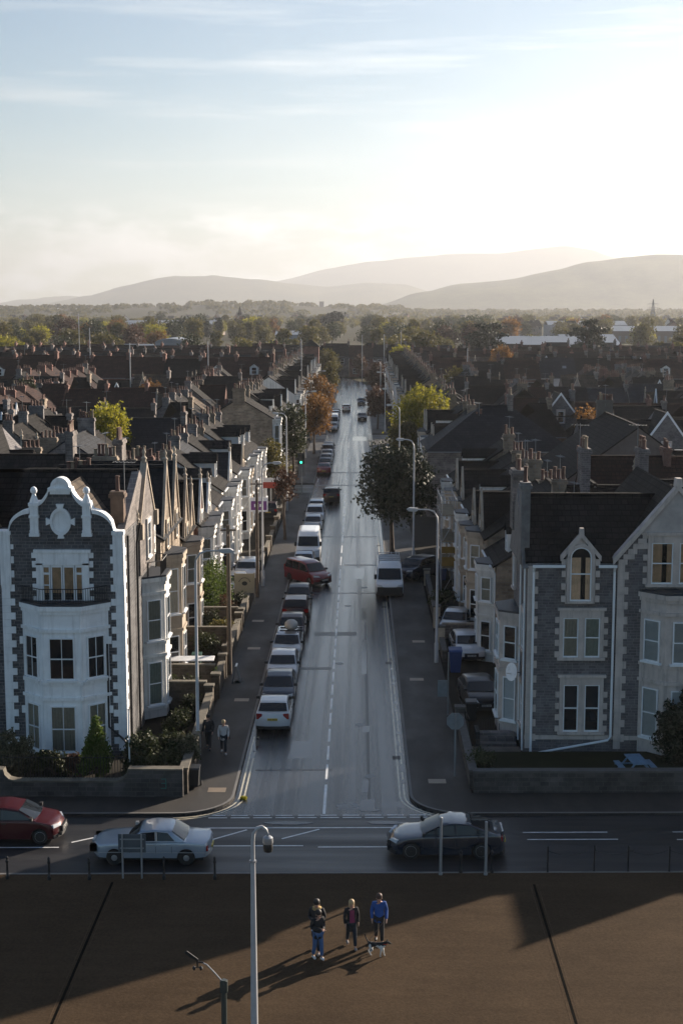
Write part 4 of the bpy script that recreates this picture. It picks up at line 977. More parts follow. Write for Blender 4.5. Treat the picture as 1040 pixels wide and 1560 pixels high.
# named blocks that stand out
def bgspec(label, x, y, rz, **kw):
    o = house(label, name='house', group=GB, **kw); o.location = (x, y, 0); o.rotation_euler = (0, 0, rz); return o
bgspec('broad slate-roofed house with plain brown gable facing the road, right of the big street tree', 16.5, 128, R(-90), w=17, d=14, eaves=6.4, ridge=11.6, wall=M('brown_render', (0.135, 0.115, 0.10), .9, var=.2), roof=SLATE, trim=BATH, lod=1, chim=(-1,), pots=9)
big = bgspec('large hipped slate roof block beside the yellow-green tree', 14.6, 146, 0, w=15, d=12, eaves=7.0, ridge=11.2, wall=RUBBLE2, roof=BLUESLATE, trim=BATH, lod=1, hip=True, chim=(.2,), pots=12)
for i, x in enumerate((26.2, 32.0)):
    bgspec(('left' if i == 0 else 'right') + '-hand dark gable with white bargeboards above the flat roof', x, 148, 0, w=5.6, d=9, eaves=7.0, ridge=9.6, wall=GREY_STONE, roof=SLATE, trim=BATH, gables=((0, 5.2, 10.6),), barge=UPVC, lod=0, chim=(), gable_proj=.1)
fr = thing('flat_roof_extension', 'long flat-roofed extension with white fascia in front of the twin gables', 'extension', (29.5, 143.5, 0), group=None)
MB().box(-6, 6, 0, 4.3, 0, 6.4).build('wall', RUBBLE2, fr); MB().box(-6.2, 6.2, -.25, 4.4, 6.42, 6.7).build('fascia', UPVC, fr); MB().box(-6.1, 6.1, -.15, 4.35, 6.704, 6.76).build('roof', METALROOF, fr)
for x in (-.5, 3.2): MB().box(x - .4, x + .4, 1.4, 2.0, 6.763, 7.15).build('roof_vent', UPVC, fr)
bgspec('narrow grey house with white-edged gable and one tall window, right', 25.2, 178, 0, w=4.2, d=9, eaves=8.2, ridge=10.0, wall=GREY_STONE, roof=SLATE, trim=BATH, gables=((0, 3.9, 10.8),), barge=UPVC, lod=0, chim=(1,), pots=4, gable_proj=.1)
bgspec('house with tall chimney stack and rear gable behind the grey corner house roof', 16.6, 91.5, R(180), w=7.5, d=9, eaves=8.0, ridge=10.6, wall=GREY_STONE, roof=SLATE, trim=BATH, gables=((-1.2, 3.4, 10.9), (2.1, 3.2, 10.7)), lod=1, chim=(-.2, .75), pots=8, chim_h=2.4)
bgspec('grey gabled house with white bargeboard and small sash window at the far left', -29.6, 108, 0, w=7.5, d=9, eaves=8.2, ridge=10.2, wall=GREY_STONE, roof=SLATE, trim=BATH, gables=((0.3, 6.8, 11.9),), barge=UPVC, lod=0, chim=(-1,), pots=3, gable_proj=.1)
bgspec('dark roofed house with twin-pot stone chimney right behind the curved gable', -16.6, 86.5, 0, w=9, d=8, eaves=8.4, ridge=11.2, wall=RUBBLE2, roof=SLATE, trim=BATH, lod=1, chim=(.3,), pots=4, chim_h=2.0)
bgspec('house with long pot-lined chimney behind the twin street gables', -24.0, 99, 0, w=11, d=9, eaves=8.0, ridge=10.8, wall=RUBBLE2, roof=SLATE, trim=BATH, lod=1, chim=(.55,), pots=9, chim_h=1.8)
bgspec('wide slate roof with white verge board, left of the finialled white terrace', -20.5, 126, R(90), w=9, d=9, eaves=7.2, ridge=10.3, wall=RUBBLE2, roof=BLUESLATE, trim=WHITE2, lod=1, chim=(1,), pots=6)
bgspec('tower-like dark block at the far left end of the street', -11.5, 415, R(90), w=4.4, d=4.4, eaves=10.8, ridge=12.6, wall=REDBRICK, roof=SLATE, trim=WHITE2, lod=1, hip=True, chim=())
for p in protos_near + protos_far + list(BP.values()):
    if p.name not in used: drop_tree(p)
# ------------------------------------------------------------------ vehicles
TYRE = M('tyre_rubber', (0.012, 0.012, 0.012), 0.8, var=0.1); RIM = M('alloy_rim', (0.42, 0.43, 0.45), 0.35, metal=0.8, var=0.08)
CHROME = M('chrome', (0.55, 0.55, 0.56), 0.28, metal=0.55, var=0.0); LAMP = M('headlamp_glass', (0.55, 0.57, 0.6), 0.1, var=0.05)
TAIL = M('tail_lamp', (0.25, 0.01, 0.01), 0.15, var=0.05); PLASTIC = M('black_plastic', (0.016, 0.016, 0.017), 0.55, var=0.1)
PLATE_Y = M('yellow_plate', (0.55, 0.40, 0.05), 0.4, var=0.05); PLATE_W = M('white_plate', (0.6, 0.6, 0.58), 0.4, var=0.05); PLATE_D = M('plate_characters', (0.02, 0.02, 0.02), 0.5, var=0)
CARGLASS = M('car_glass', (0.012, 0.014, 0.017), 0.04, var=0.0, spec=0.45)
def paint(name, c, metal=0.3): return M(name, c, 0.30, metal=metal, var=0.05, scale=0.8, coat=0.8 if max(c) > .1 else 0.35, spec=0.5 if max(c) > .1 else 0.3)
P_SILVER = paint('silver_paint', (0.32, 0.335, 0.35), .5); P_WHITE = paint('white_car_paint', (0.50, 0.51, 0.53), 0); P_VAN = paint('white_van_paint', (0.78, 0.79, 0.80), 0); P_BLACK = paint('black_car_paint', (0.012, 0.012, 0.015), .1)
P_GREY = paint('dark_grey_car_paint', (0.055, 0.065, 0.085), .4); P_RED = paint('red_car_paint', (0.15, 0.008, 0.012), .1); P_MAROON = paint('maroon_car_paint', (0.055, 0.005, 0.008), .2)
P_BLUE = paint('navy_car_paint', (0.02, 0.035, 0.075), .3); P_BROWN = paint('brown_car_paint', (0.045, 0.03, 0.026), .3); P_PALE = paint('pale_blue_silver_paint', (0.30, 0.34, 0.40), .35)
P_DKRED = paint('wine_car_paint', (0.03, 0.007, 0.010), .2); P_SLATEB = M('steel_blue_paint', (0.018, 0.026, 0.042), 0.22, metal=.35, var=.05, scale=.8, coat=1.0)
SPEC = dict(
 hatch=dict(L=4.2, W=1.76, H=1.48, top=[(-2.1,.24),(-2.1,.52),(-2.04,.68),(-1.8,.83),(-1.1,.97),(-.2,.98),(1.45,1.02),(1.98,1.0),(2.1,.62),(2.07,.28)],
   gh=[(-1.22,.94),(-.38,1.38),(.25,1.48),(1.25,1.42),(1.95,.98)], side=[[(-.98,1.0),(-.42,1.32),(.32,1.40),(.32,1.0)],[(.40,1.0),(.40,1.40),(1.15,1.36),(1.5,1.04)]], wh=(-1.28,1.30), r=.31),
 suv=dict(L=4.5, W=1.86, H=1.68, top=[(-2.25,.30),(-2.25,.62),(-2.2,.86),(-1.95,.98),(-1.2,1.10),(-.2,1.11),(1.6,1.15),(2.12,1.12),(2.25,.7),(2.22,.34)],
   gh=[(-1.32,1.06),(-.55,1.58),(.2,1.68),(1.5,1.64),(2.1,1.1)], side=[[(-1.05,1.13),(-.55,1.52),(.25,1.60),(.25,1.13)],[(.33,1.13),(.33,1.60),(1.15,1.58),(1.15,1.14)],[(1.23,1.15),(1.23,1.57),(1.45,1.55),(1.8,1.18)]], wh=(-1.36,1.38), r=.36),
 estate=dict(L=4.55, W=1.78, H=1.50, top=[(-2.27,.24),(-2.27,.52),(-2.2,.70),(-1.95,.84),(-1.2,.97),(-.2,.98),(1.7,1.0),(2.18,.98),(2.27,.62),(2.24,.28)],
   gh=[(-1.32,.94),(-.5,1.40),(.2,1.49),(1.65,1.46),(2.15,.98)], side=[[(-1.05,1.0),(-.52,1.34),(.25,1.42),(.25,1.0)],[(.33,1.0),(.33,1.42),(1.1,1.41),(1.1,1.01)],[(1.18,1.01),(1.18,1.40),(1.6,1.38),(1.9,1.04)]], wh=(-1.38,1.36), r=.32),
 saloon=dict(L=4.65, W=1.80, H=1.43, top=[(-2.32,.22),(-2.33,.45),(-2.28,.62),(-2.1,.76),(-1.6,.88),(-1.0,.95),(-.1,.96),(1.3,1.02),(1.9,1.03),(2.2,1.01),(2.33,.72),(2.30,.30)],
   gh=[(-1.12,.93),(-.2,1.34),(.25,1.43),(.85,1.40),(1.95,1.02)], side=[[(-.95,.97),(-.22,1.31),(.28,1.385),(.30,.97)],[(.36,.97),(.34,1.385),(.85,1.34),(1.62,1.07),(1.40,1.0)]], wh=(-1.42,1.34), r=.335),
 classic=dict(L=4.68, W=1.79, H=1.40, top=[(-2.34,.34),(-2.34,.72),(-2.28,.80),(-2.2,.84),(-.95,.93),(-.2,.94),(1.2,.95),(1.4,.955),(2.28,.90),(2.34,.84),(2.32,.36)],
   gh=[(-.98,.92),(-.42,1.34),(.1,1.395),(.78,1.36),(1.42,.94)], side=[[(-.80,.97),(-.38,1.28),(.18,1.33),(.20,.97)],[(.25,.97),(.23,1.33),(.68,1.29),(.98,.97)]], wh=(-1.40,1.40), r=.315),
 minivan=dict(L=4.4, W=1.80, H=1.82, top=[(-2.2,.26),(-2.2,.55),(-2.12,.76),(-1.85,.92),(-1.25,1.06),(-.2,1.08),(1.9,1.08),(2.18,1.06),(2.2,.6),(2.18,.3)],
   gh=[(-1.38,1.02),(-.65,1.66),(-.1,1.80),(1.85,1.80),(2.16,1.05)], side=[[(-1.1,1.10),(-.65,1.56),(.05,1.68),(.05,1.10)],[(.15,1.10),(.15,1.68),(1.0,1.68),(1.0,1.10)],[(1.1,1.10),(1.1,1.68),(1.8,1.66),(1.95,1.12)]], wh=(-1.32,1.36), r=.32),
 van=dict(L=5.4, W=2.04, H=2.45, top=[(-2.7,.32),(-2.7,.62),(-2.66,.92),(-2.45,1.10),(-2.0,1.25),(-1.0,1.28),(2.2,1.28),(2.68,1.26),(2.7,.6),(2.68,.34)],
   gh=[(-2.12,1.2),(-1.40,2.12),(-.8,2.42),(2.5,2.45),(2.67,1.26)], side=[[(-1.85,1.32),(-1.35,1.98),(-.65,2.0),(-.65,1.32)]], wh=(-1.75,1.75), r=.35),
)
def hw_at(sp, z):
    b = sp['top'][5][1]; t = max(0, min(1, (z - b) / (sp['H'] - b))); tum = .13 if sp['H'] < 2 else .10
    return sp['W'] / 2 * .955 - tum * t
def taper(sp, x, y):
    L = sp['L'] / 2; s = max(0, (abs(y) - L * .55) / (L * .45)); k = .30 if y < 0 else .16
    return y * (1 - k * s * s * (abs(x) / (sp['W'] / 2)) ** 2.4 * .5)
def wheel(parent, sp, y, side, hub):
    r = sp['r']; x = side * (sp['W'] / 2 - .11)
    def ty():
        mb = MB(); prof = [(r*.62, -.105), (r*.93, -.105), (r, -.07), (r, .07), (r*.93, .105), (r*.62, .105)]
        mb.lathe(prof, 24); me = mb.mesh('wheel', 40); me.transform(Matrix.Rotation(R(90), 4, 'Y')); return me
    w = put('wheel', cached(('ty', r), ty), TYRE, parent, (x, y, r))
    def ri():
        mb = MB()
        if hub == 'cap':
            mb.lathe([(r*.66, .05), (r*.64, .105), (r*.60, .10), (r*.40, .09), (r*.36, .125), (r*.15, .135), (.01, .137)], 20)
        else:
            mb.lathe([(r*.68, -.02), (r*.70, .10), (r*.64, .108), (r*.60, .03), (r*.01, .03)], 20)
            for k in range(10):
                a = 2 * math.pi * k / 10; c, s_ = math.cos(a), math.sin(a)
                mb.prism([(c*.05 - s_*.03, s_*.05 + c*.03), (c*r*.66 - s_*.022, s_*r*.66 + c*.022), (c*r*.66 + s_*.022, s_*r*.66 - c*.022), (c*.05 + s_*.03, s_*.05 - c*.03)], 'z', .05, .09)
            mb.lathe([(.06, .05), (.06, .10), (.01, .105)], 10)
        me = mb.mesh('rim', 40); me.transform(Matrix.Rotation(R(90), 4, 'Y')); return me
    o = put('rim', cached(('ri', r, hub), ri), RIM, w)
    if side < 0: o.rotation_euler = (0, 0, R(180))
    return w
def vehicle(label, kind, pnt, loc, rz=0.0, cat='car', name='car', group=None, hub='alloy', plate=('w', 'y'), roofpaint=None, rails=False, extras=None, bumper=None):
    sp = SPEC[kind]; r = thing(name, label, cat, loc, rz, group); L, W, H = sp['L'], sp['W'], sp['H']
    top = sp['top']; rw = sp['r']; zb = top[0][1]
    dense = []
    for a, b in zip(top, top[1:]):
        n = max(1, int(math.hypot(b[0]-a[0], b[1]-a[1]) / .18))
        dense += [(a[0] + (b[0]-a[0])*i/n, a[1] + (b[1]-a[1])*i/n) for i in range(n)]
    dense.append(top[-1])
    bot = []
    for wy in sp['wh'][::-1]:
        ra = rw + .055; a0 = math.asin(max(-1, min(1, (zb - .03 - rw) / ra)))
        bot += [(wy + ra * math.cos(a0 + (math.pi - 2*a0) * i / 12), rw + ra * math.sin(a0 + (math.pi - 2*a0) * i / 12)) for i in range(13)]
    poly = dense + bot; nd = len(dense); zm = max(z for _, z in dense)
    def lower():
        mb = MB(); secs = []
        for t, dz, dy in ((-1, .10, .05), (-.975, .035, .02), (-.88, .008, 0), (-.4, -.012, 0), (.4, -.012, 0), (.88, .008, 0), (.975, .035, .02), (1, .10, .05)):
            x = t * W / 2; row_ = []
            for i, (y, z) in enumerate(poly):
                zz, yy = z, y
                if i < nd:
                    f = max(0, (z - zb) / (zm - zb)); zz = z - dz * f ** 1.5 if z > zb + .02 else z; yy = y - dy * (1 if y > 0 else -1) * (1 if abs(y) > L*.42 else 0)
                # body side is fullest at the waist crease and tucks in below
                xx = x * (1 - .03 * max(0, (.55 - z)) / .55) if abs(t) > .9 else x
                row_.append(mb.b.verts.new((xx, taper(sp, x, yy), zz)))
            secs.append(row_)
        n = len(poly)
        for A, B in zip(secs, secs[1:]):
            for i in range(n): mb.b.faces.new([A[i], B[i], B[(i+1) % n], A[(i+1) % n]])
        mb.b.faces.new(secs[0]); mb.b.faces.new(secs[-1][::-1])
        bmesh.ops.triangulate(mb.b, faces=[f for f in mb.b.faces if len(f.verts) > 4])
        return mb.mesh('body', 38)
    b = put('body', cached(('low', kind), lower), None, r)
    def upper():
        mb = MB(); gh = sp['gh']; g = []
        for a, c in zip(gh, gh[1:]):
            n = 4; g += [(a[0] + (c[0]-a[0])*i/n, a[1] + (c[1]-a[1])*i/n) for i in range(n)]
        g.append(gh[-1]); secs = []
        for t, dz in ((-1, .07), (-.94, .02), (-.6, 0), (.6, 0), (.94, .02), (1, .07)):
            row_ = []
            for (y, z) in g:
                f = max(0, (z - gh[0][1]) / (H - gh[0][1])); x = t * hw_at(sp, z); zz = z - dz * f + .02 * f * (1 - t*t)
                row_.append(mb.b.verts.new((x, y + (.10 * t * t if y < 0 else -.06 * t * t) * (1 - f * .6), zz)))
            secs.append(row_)
        for A, B in zip(secs, secs[1:]):
            for i in range(len(g) - 1): mb.b.faces.new([A[i], B[i], B[i+1], A[i+1]])
        mb.b.faces.new(secs[0]); mb.b.faces.new(secs[-1][::-1])
        return mb.mesh('roof', 40)
    u = put('cabin', cached(('up', kind), upper), None, r)
    for o, mt in ((b, pnt), (u, roofpaint or pnt)):
        if not o.data.materials: o.data.materials.append(pnt)
        o.material_slots[0].link = 'OBJECT'; o.material_slots[0].material = mt
    gh = sp['gh']
    def screen(a, c, lo, hi, sgn):
        mb = MB(); pts = []
        P = lambda s: (a[0] + (c[0]-a[0])*s, a[1] + (c[1]-a[1])*s)
        rows = []
        for s in (lo, (lo+hi)/2, hi):
            y, z = P(s); w_ = hw_at(sp, z) * .90; f = max(0, (z - gh[0][1]) / (H - gh[0][1])); rows.append([mb.b.verts.new((t*w_, y + sgn * .028 + (.10 * t * t if sgn < 0 else -.06 * t * t) * (1 - f * .6), z + .022 + .02 * f * (1 - t*t))) for t in (-1, -.6, 0, .6, 1)])
        for A, B in zip(rows, rows[1:]):
            for i in range(4): mb.b.faces.new([A[i], A[i+1], B[i+1], B[i]])
        return mb.mesh('windscreen', 60)
    put('windscreen', cached(('ws', kind), lambda: screen(gh[0], gh[1], .12, .93, -1)), CARGLASS, r)
    if kind != 'van': put('rear_window', cached(('rw', kind), lambda: screen(gh[4], gh[3], .22 if kind != 'classic' else .1, .90, 1)), CARGLASS, r)
    for s in (-1, 1):
        for k, pl in enumerate(sp['side']):
            def sidew():
                mb = MB(); mb.face([(s * (hw_at(sp, z) + .012), y, z) for y, z in pl]); return mb.mesh('side_window')
            put('side_window', cached(('sw', kind, k, s), sidew), CARGLASS, r)
            def trim():
                mb = MB()
                for (p, q) in zip(pl, pl[1:] + pl[:1]):
                    mb.tube([(s * (hw_at(sp, p[1]) + .012), p[0], p[1]), (s * (hw_at(sp, q[1]) + .012), q[0], q[1])], .014, 4)
                return mb.mesh('window_trim')
            put('window_trim', cached(('st', kind, k, s, hub), trim), CHROME if hub == 'cap' else PLASTIC, KIDS[r.name][-1])
        for wy in sp['wh']: wheel(r, sp, wy, s, hub)
        # door seams and handles
        def seam():
            mb = MB(); z0 = zb + .12; zt = sp['side'][0][0][1] - .04
            ys = sorted({round(pl[0][0] + (.0 if i == 0 else -.04), 2) for i, pl in enumerate(sp['side'])} | {round(sp['side'][-1][-1][0] - .15, 2)})[:3]
            for y in ys: mb.box(s * W/2 * .985 - .012, s * W/2 * .985 + .012, y - .008, y + .008, z0 + .06, zt - .06)
            return mb.mesh('door_seam')
        put('door_seam', cached(('seam', kind, s), seam), PLASTIC, b)
        def handle():
            mb = MB()
            for pl in sp['side'][:2]: mb.box(s * W/2 - .03, s * W/2 + .018, pl[2][0] - .24, pl[2][0] - .06, pl[0][1] - .16, pl[0][1] - .12)
            return mb.mesh('door_handle')
        put('door_handle', cached(('hnd', kind, s), handle), CHROME if hub == 'cap' else None, b) if hub == 'cap' else put('door_handle', cached(('hnd', kind, s), handle), PLASTIC, b)
        xm = s * (hw_at(sp, gh[0][1]) + .10); ym = sp['side'][0][0][0] + .02; zm_ = sp['side'][0][0][1] + .06
        MBm = cached(('mir', kind, s), lambda: MB().box(xm - .09, xm + .09, ym - .05, ym + .07, zm_ - .06, zm_ + .08 if kind != 'van' else zm_ + .3).mesh('wing_mirror'))
        put('wing_mirror', MBm, PLASTIC if hub != 'cap' else CHROME, r)
        # lamps follow the rounded nose and tail
        zl = {'van': .92, 'suv': .84, 'minivan': .80, 'classic': .66}.get(kind, .68); xl = W/2 - .25
        def hl():
            mb = MB(); yy = -L/2
            if kind == 'classic':
                for k in (0, 1): mb.box(s * xl - .13, s * xl + .13, yy - .03, yy + .25, zl - .14, zl + .12)
            else:
                pts = [(s * (W/2 - .46), 0), (s * (W/2 - .10), 0)]
                for (x, _) in pts: pass
                A = [(x, taper(sp, x, -L/2 + .03 + (.07 if z > zl else 0)) - .012, z) for x, z in ((s*(W/2-.50), zl-.05), (s*(W/2-.06), zl-.03), (s*(W/2-.07), zl+.10), (s*(W/2-.42), zl+.06))]
                mb.face(A); mb.face([(p[0], p[1] + .12, p[2]) for p in A])
                for i in range(4):
                    p, q = A[i], A[(i+1) % 4]; mb.face([p, q, (q[0], q[1]+.12, q[2]), (p[0], p[1]+.12, p[2])])
            return mb.mesh('headlight')
        put('headlight', cached(('hl', kind, s), hl), LAMP, r)
        def tl():
            mb = MB(); z0, z1 = {'van': (.7, 1.2), 'suv': (.85, 1.1), 'minivan': (.8, 1.3), 'classic': (.58, .78), 'saloon': (.74, .93)}.get(kind, (.72, 1.0))
            xa, xb = sorted((s * (W/2 - .34), s * (W/2 - .05))) if kind not in ('van', 'minivan') else sorted((s * (W/2 - .16), s * (W/2 - .04)))
            yy = taper(sp, s * (W/2 - .15), L/2) + (-.05 if kind in ('hatch', 'estate', 'suv', 'saloon') else 0)
            mb.box(xa, xb, yy - .12, yy + .022, z0, z1); return mb.mesh('tail_light')
        put('tail_light', cached(('tl', kind, s), tl), TAIL, r)
    zg = {'van': .62, 'suv': .62, 'classic': .58}.get(kind, .5)
    def grille():
        mb = MB(); hw_ = .42 if kind != 'classic' else .26; mb.box(-hw_, hw_, -L/2 - .018, -L/2 + .08, zg - .1, zg + (.12 if kind != 'classic' else .22))
        mb.box(-hw_ * 1.4, hw_ * 1.4, -L/2 - .014, -L/2 + .1, zb + .05, zb + .16); return mb.mesh('grille')
    put('grille', cached(('gr', kind), grille), PLASTIC if kind != 'classic' else CHROME, r)
    for sgn, pc in zip((-1, 1), plate):
        zpl = (zb + .25 if sgn < 0 else {'van': .8, 'suv': .80, 'minivan': .85, 'estate': .72, 'hatch': .74}.get(kind, .55)); yy = sgn * L/2
        me = cached(('pl', kind, sgn), lambda: MB().box(-.26, .26, yy - .03, yy + .03, zpl - .055, zpl + .055).mesh('number_plate'))
        p = put('number_plate', me, None, r)
        if not me.materials: me.materials.append(PLATE_W)
        p.material_slots[0].link = 'OBJECT'; p.material_slots[0].material = PLATE_W if pc == 'w' else PLATE_Y
        def chars():
            mb = MB()
            for i in range(7):
                x = -.21 + i * .062 + (.03 if i > 3 else 0); mb.box(x - .018, x + .018, yy + sgn * .0301, yy + sgn * .034, zpl - .035, zpl + .035)
            return mb.mesh('characters')
        put('characters', cached(('plc', kind, sgn), chars), PLATE_D, p)
    def bump():
        mb = MB()
        n = 8
        for sgn in (-1, 1):
            pr = None
            for i in range(n + 1):
                x = -W/2 * .96 + W * .96 * i / n; y = taper(sp, x, sgn * L/2) + sgn * .02
                if pr: mb.prism([(pr[0], pr[1]), (x, y), (x, y - sgn * .12), (pr[0], pr[1] - sgn * .12)], 'z', *( (zb - .02, zb + .13) if kind != 'classic' else (.42, .54)))
                pr = (x, y)
        return mb.mesh('bumper')
    put('bumper', cached(('bp', kind), bump), CHROME if kind == 'classic' else PLASTIC, r)
    put('underbody', cached(('ub', kind), lambda: MB().box(-W/2 + .22, W/2 - .22, -L/2 + .3, L/2 - .3, .17, zb + .2).mesh('underbody')), PLASTIC, r)
    if rails:
        mb = MB()
        for s in (-1, 1): mb.tube([(s * (hw_at(sp, H) - .06), gh[1][0] + .25, H - .03), (s * (hw_at(sp, H) - .06), gh[1][0] + .4, H + .05), (s * (hw_at(sp, H) - .06), gh[3][0] - .2, H + .04), (s * (hw_at(sp, H) - .06), gh[3][0] - .05, H - .04)], .02, 6)
        mb.build('roof_rails', PLASTIC, r)
    return r
GK = 'cars parked along the left kerb'
S180 = R(180)
cf = vehicle('pale silver classic two-door coupe with chrome trim driving left on the front road', 'classic', P_PALE, (-8.05, 53.6, 0.004), R(-90), hub='cap', plate=('w', 'y'))
MB().box(-.893, -.886, -2.1, 2.2, .52, .545).box(.886, .893, -2.1, 2.2, .52, .545).build('chrome_strip', CHROME, cf)
cl = vehicle('dark grey modern coupe saloon with small boot spoiler driving left at the junction', 'saloon', P_SLATEB, (3.5, 54.35, 0.004), R(-90))
MB().prism([(2.08, 1.00), (2.25, 1.00), (2.27, 1.025), (2.24, 1.03)], 'x', -.5, .5).build('spoiler', P_SLATEB, cl)
vehicle('maroon hatchback half out of the photo at the left end of the front road', 'hatch', P_MAROON, (-14.1, 55.75, 0.004), R(90))
vehicle('silver white hatchback with yellow plate, nearest in the left kerb row', 'hatch', P_WHITE, (-4.35, 72.2, 0.004), S180, group=GK)
vehicle('dark blue grey car with pale roof edge parked behind the nearest silver hatchback', 'hatch', P_GREY, (-4.35, 76.7, 0.004), 0, group=GK)
vehicle('white hatchback parked nose towards the junction, third in the kerb row', 'hatch', P_WHITE, (-4.4, 81.6, 0.004), 0, group=GK)
es = vehicle('silver estate car with dark roof rails under the round roof box', 'estate', P_SILVER, (-4.4, 86.8, 0.004), 0, group=GK, rails=True)
rb = thing('roof_box', 'round pale grey roof box strapped on the silver estate car', 'roof box', (-4.2, 87.4, 1.52))
MB().lathe([(.15, 0), (.34, .06), (.43, .22), (.40, .40), (.26, .54), (.05, .60)], 16, sy=1.5).build('shell', M('grey_shell', (.38, .37, .35), .5), rb, smooth=50)
MB().box(-.7, .7, -.4, -.34, -.03, .03).box(-.7, .7, .4, .46, -.03, .03).build('crossbar', PLASTIC, rb)
vehicle('dark wine red hatchback behind the silver estate car', 'hatch', P_DKRED, (-4.35, 91.8, 0.004), 0, group=GK)
vehicle('dark maroon off-roader with yellow rear plate in the left kerb row', 'suv', P_DKRED, (-4.3, 97.4, 0.004), S180, group=GK, plate=('w', 'y'))
vehicle('black hatchback parked between the off-roader and the red people carrier', 'hatch', P_BLACK, (-4.3, 102.0, 0.004), 0, group=GK)
vehicle('bright red people carrier pulling out of the kerb row at an angle', 'minivan', P_RED, (-3.95, 110.6, 0.004), R(38), group=None)
vehicle('pale blue grey car tucked behind the red people carrier', 'hatch', P_PALE, (-4.5, 116.2, 0.004), 0, group=GK)
vehicle('large white van parked at the left kerb', 'van', P_VAN, (-4.3, 122.0, 0.004), 0, cat='van', name='van')
for i, (p, kd, dsc) in enumerate(((P_GREY, 'hatch', 'dark grey hatchback'), (P_SILVER, 'hatch', 'silver hatchback'), (P_WHITE, 'suv', 'white off-roader'), (P_SILVER, 'estate', 'silver estate car'))):
    vehicle(f'{dsc} parked {ONES[i]} beyond the white van', kd, p, (-4.4, 132 + i * 5.6, 0.004), 0, group=GK)
for i, (p, kd, dsc) in enumerate(((P_RED, 'saloon', 'red saloon'), (P_GREY, 'hatch', 'grey hatchback'), (P_SILVER, 'hatch', 'silver hatchback'), (P_WHITE, 'hatch', 'white hatchback'), (P_GREY, 'suv', 'dark off-roader'), (P_BROWN, 'hatch', 'brown hatchback'))):
    vehicle(f'{dsc} parked {ONES[i]} past the traffic light on the left', kd, p, (-4.5, 186 + i * 5.7, 0.004), S180 if i == 0 else 0, group=GK)
for i, (p, kd, dsc) in enumerate(((P_SILVER, 'hatch', 'silver hatchback'), (P_WHITE, 'van', 'white van'), (P_WHITE, 'hatch', 'white hatchback'), (P_SILVER, 'suv', 'silver off-roader'), (P_GREY, 'hatch', 'grey hatchback'), (P_WHITE, 'estate', 'white estate'), (P_BLACK, 'hatch', 'black hatchback'))):
    vehicle(f'{dsc} parked {ONES[i]} beyond the far crossing on the left', kd, p, (-4.6, 252 + i * 6, 0.004), 0, group=GK, cat='van' if kd == 'van' else 'car', name='van' if kd == 'van' else 'car')
vehicle('dark brown off-roader driving away up the middle of the street', 'suv', P_BROWN, (-3.0, 158.5, 0.004), S180)
vehicle('small white car driving away far up the street', 'hatch', P_WHITE, (-2.6, 301, 0.004), S180)
vehicle('silver grey car coming towards the junction, farthest up the street', 'hatch', P_GREY, (0.6, 322, 0.004), 0)
vehicle('black car coming down the street below the farthest one', 'saloon', P_BLACK, (0.7, 276, 0.004), 0)
wv = vehicle('white van with ladder rack and black lower nose parked half on the right pavement', 'van', P_VAN, (2.35, 106.9, 0.004), 0, cat='van', name='van')
mb = MB()
for s in (-.8, .8): mb.tube([(s, -1.2, 2.62), (s, 2.5, 2.62)], .03, 6)
for y in (-1.1, -.2, .8, 1.7, 2.5): mb.tube([(-.82, y, 2.62), (.82, y, 2.62)], .025, 6); mb.tube([(-.8, y, 2.40), (-.8, y, 2.64)], .025, 6); mb.tube([(.8, y, 2.40), (.8, y, 2.64)], .025, 6)
mb.tube([(.55, -1.0, 2.68), (.55, 2.3, 2.68)], .03, 6); mb.tube([(.2, -1.0, 2.68), (.2, 2.3, 2.68)], .03, 6); mb.build('ladder_rack', GALV, wv)
MB().box(-.95, .95, -2.74, -2.5, .3, .86).build('black_nose', PLASTIC, wv)
vehicle('dark off-roader standing on the right pavement beside the white van', 'suv', P_GREY, (4.75, 112.3, 0.124), R(-38))
vehicle('silver car in the front yard behind the pale gateposts on the right', 'hatch', P_SILVER, (6.55, 93.4, 0.05), R(-12))
vehicle('white car in the right front yard next to the blue bins', 'hatch', P_WHITE, (6.75, 86.6, 0.05), R(4))
vehicle('black car in the yard beside the grey corner house', 'hatch', P_BLACK, (6.6, 75.6, 0.05), R(6))
vehicle('pale silver car on a left forecourt beside the cream board', 'hatch', P_SILVER, (-9.2, 106.5, 0.05), R(8)); vehicle('white estate car on a left forecourt behind the silver one', 'estate', P_WHITE, (-8.9, 112.2, 0.05), 0); vehicle('black car with yellow plate on the forecourt under the red board', 'suv', P_BLACK, (-9.2, 146, 0.05), S180)
# ------------------------------------------------------------------ trees, hedges, bushes
LEAF_DK = M_leaf('dark_green_leaves', (0.022, 0.030, 0.012), (0.060, 0.068, 0.026), .22)
LEAF_YG = M_leaf('yellow_green_leaves', (0.14, 0.15, 0.018), (0.38, 0.33, 0.035), .5)
LEAF_OR = M_leaf('orange_autumn_leaves', (0.10, 0.047, 0.015), (0.27, 0.135, 0.036), .45)
LEAF_BR = M_leaf('brown_autumn_leaves', (0.05, 0.026, 0.018), (0.10, 0.05, 0.03), .3)
LEAF_OL = M_leaf('olive_leaves', (0.055, 0.058, 0.018), (0.16, 0.13, 0.036), .4)
LEAF_CON = M_leaf('conifer_needles', (0.014, 0.020, 0.011), (0.034, 0.040, 0.020), .1)
LEAF_HEDGE = M_leaf('hedge_leaves', (0.05, 0.085, 0.016), (0.11, 0.15, 0.03), .4)
LEAF_SHRUB = M_leaf('grey_green_leaves', (0.04, 0.045, 0.022), (0.22, 0.21, 0.13), .3)
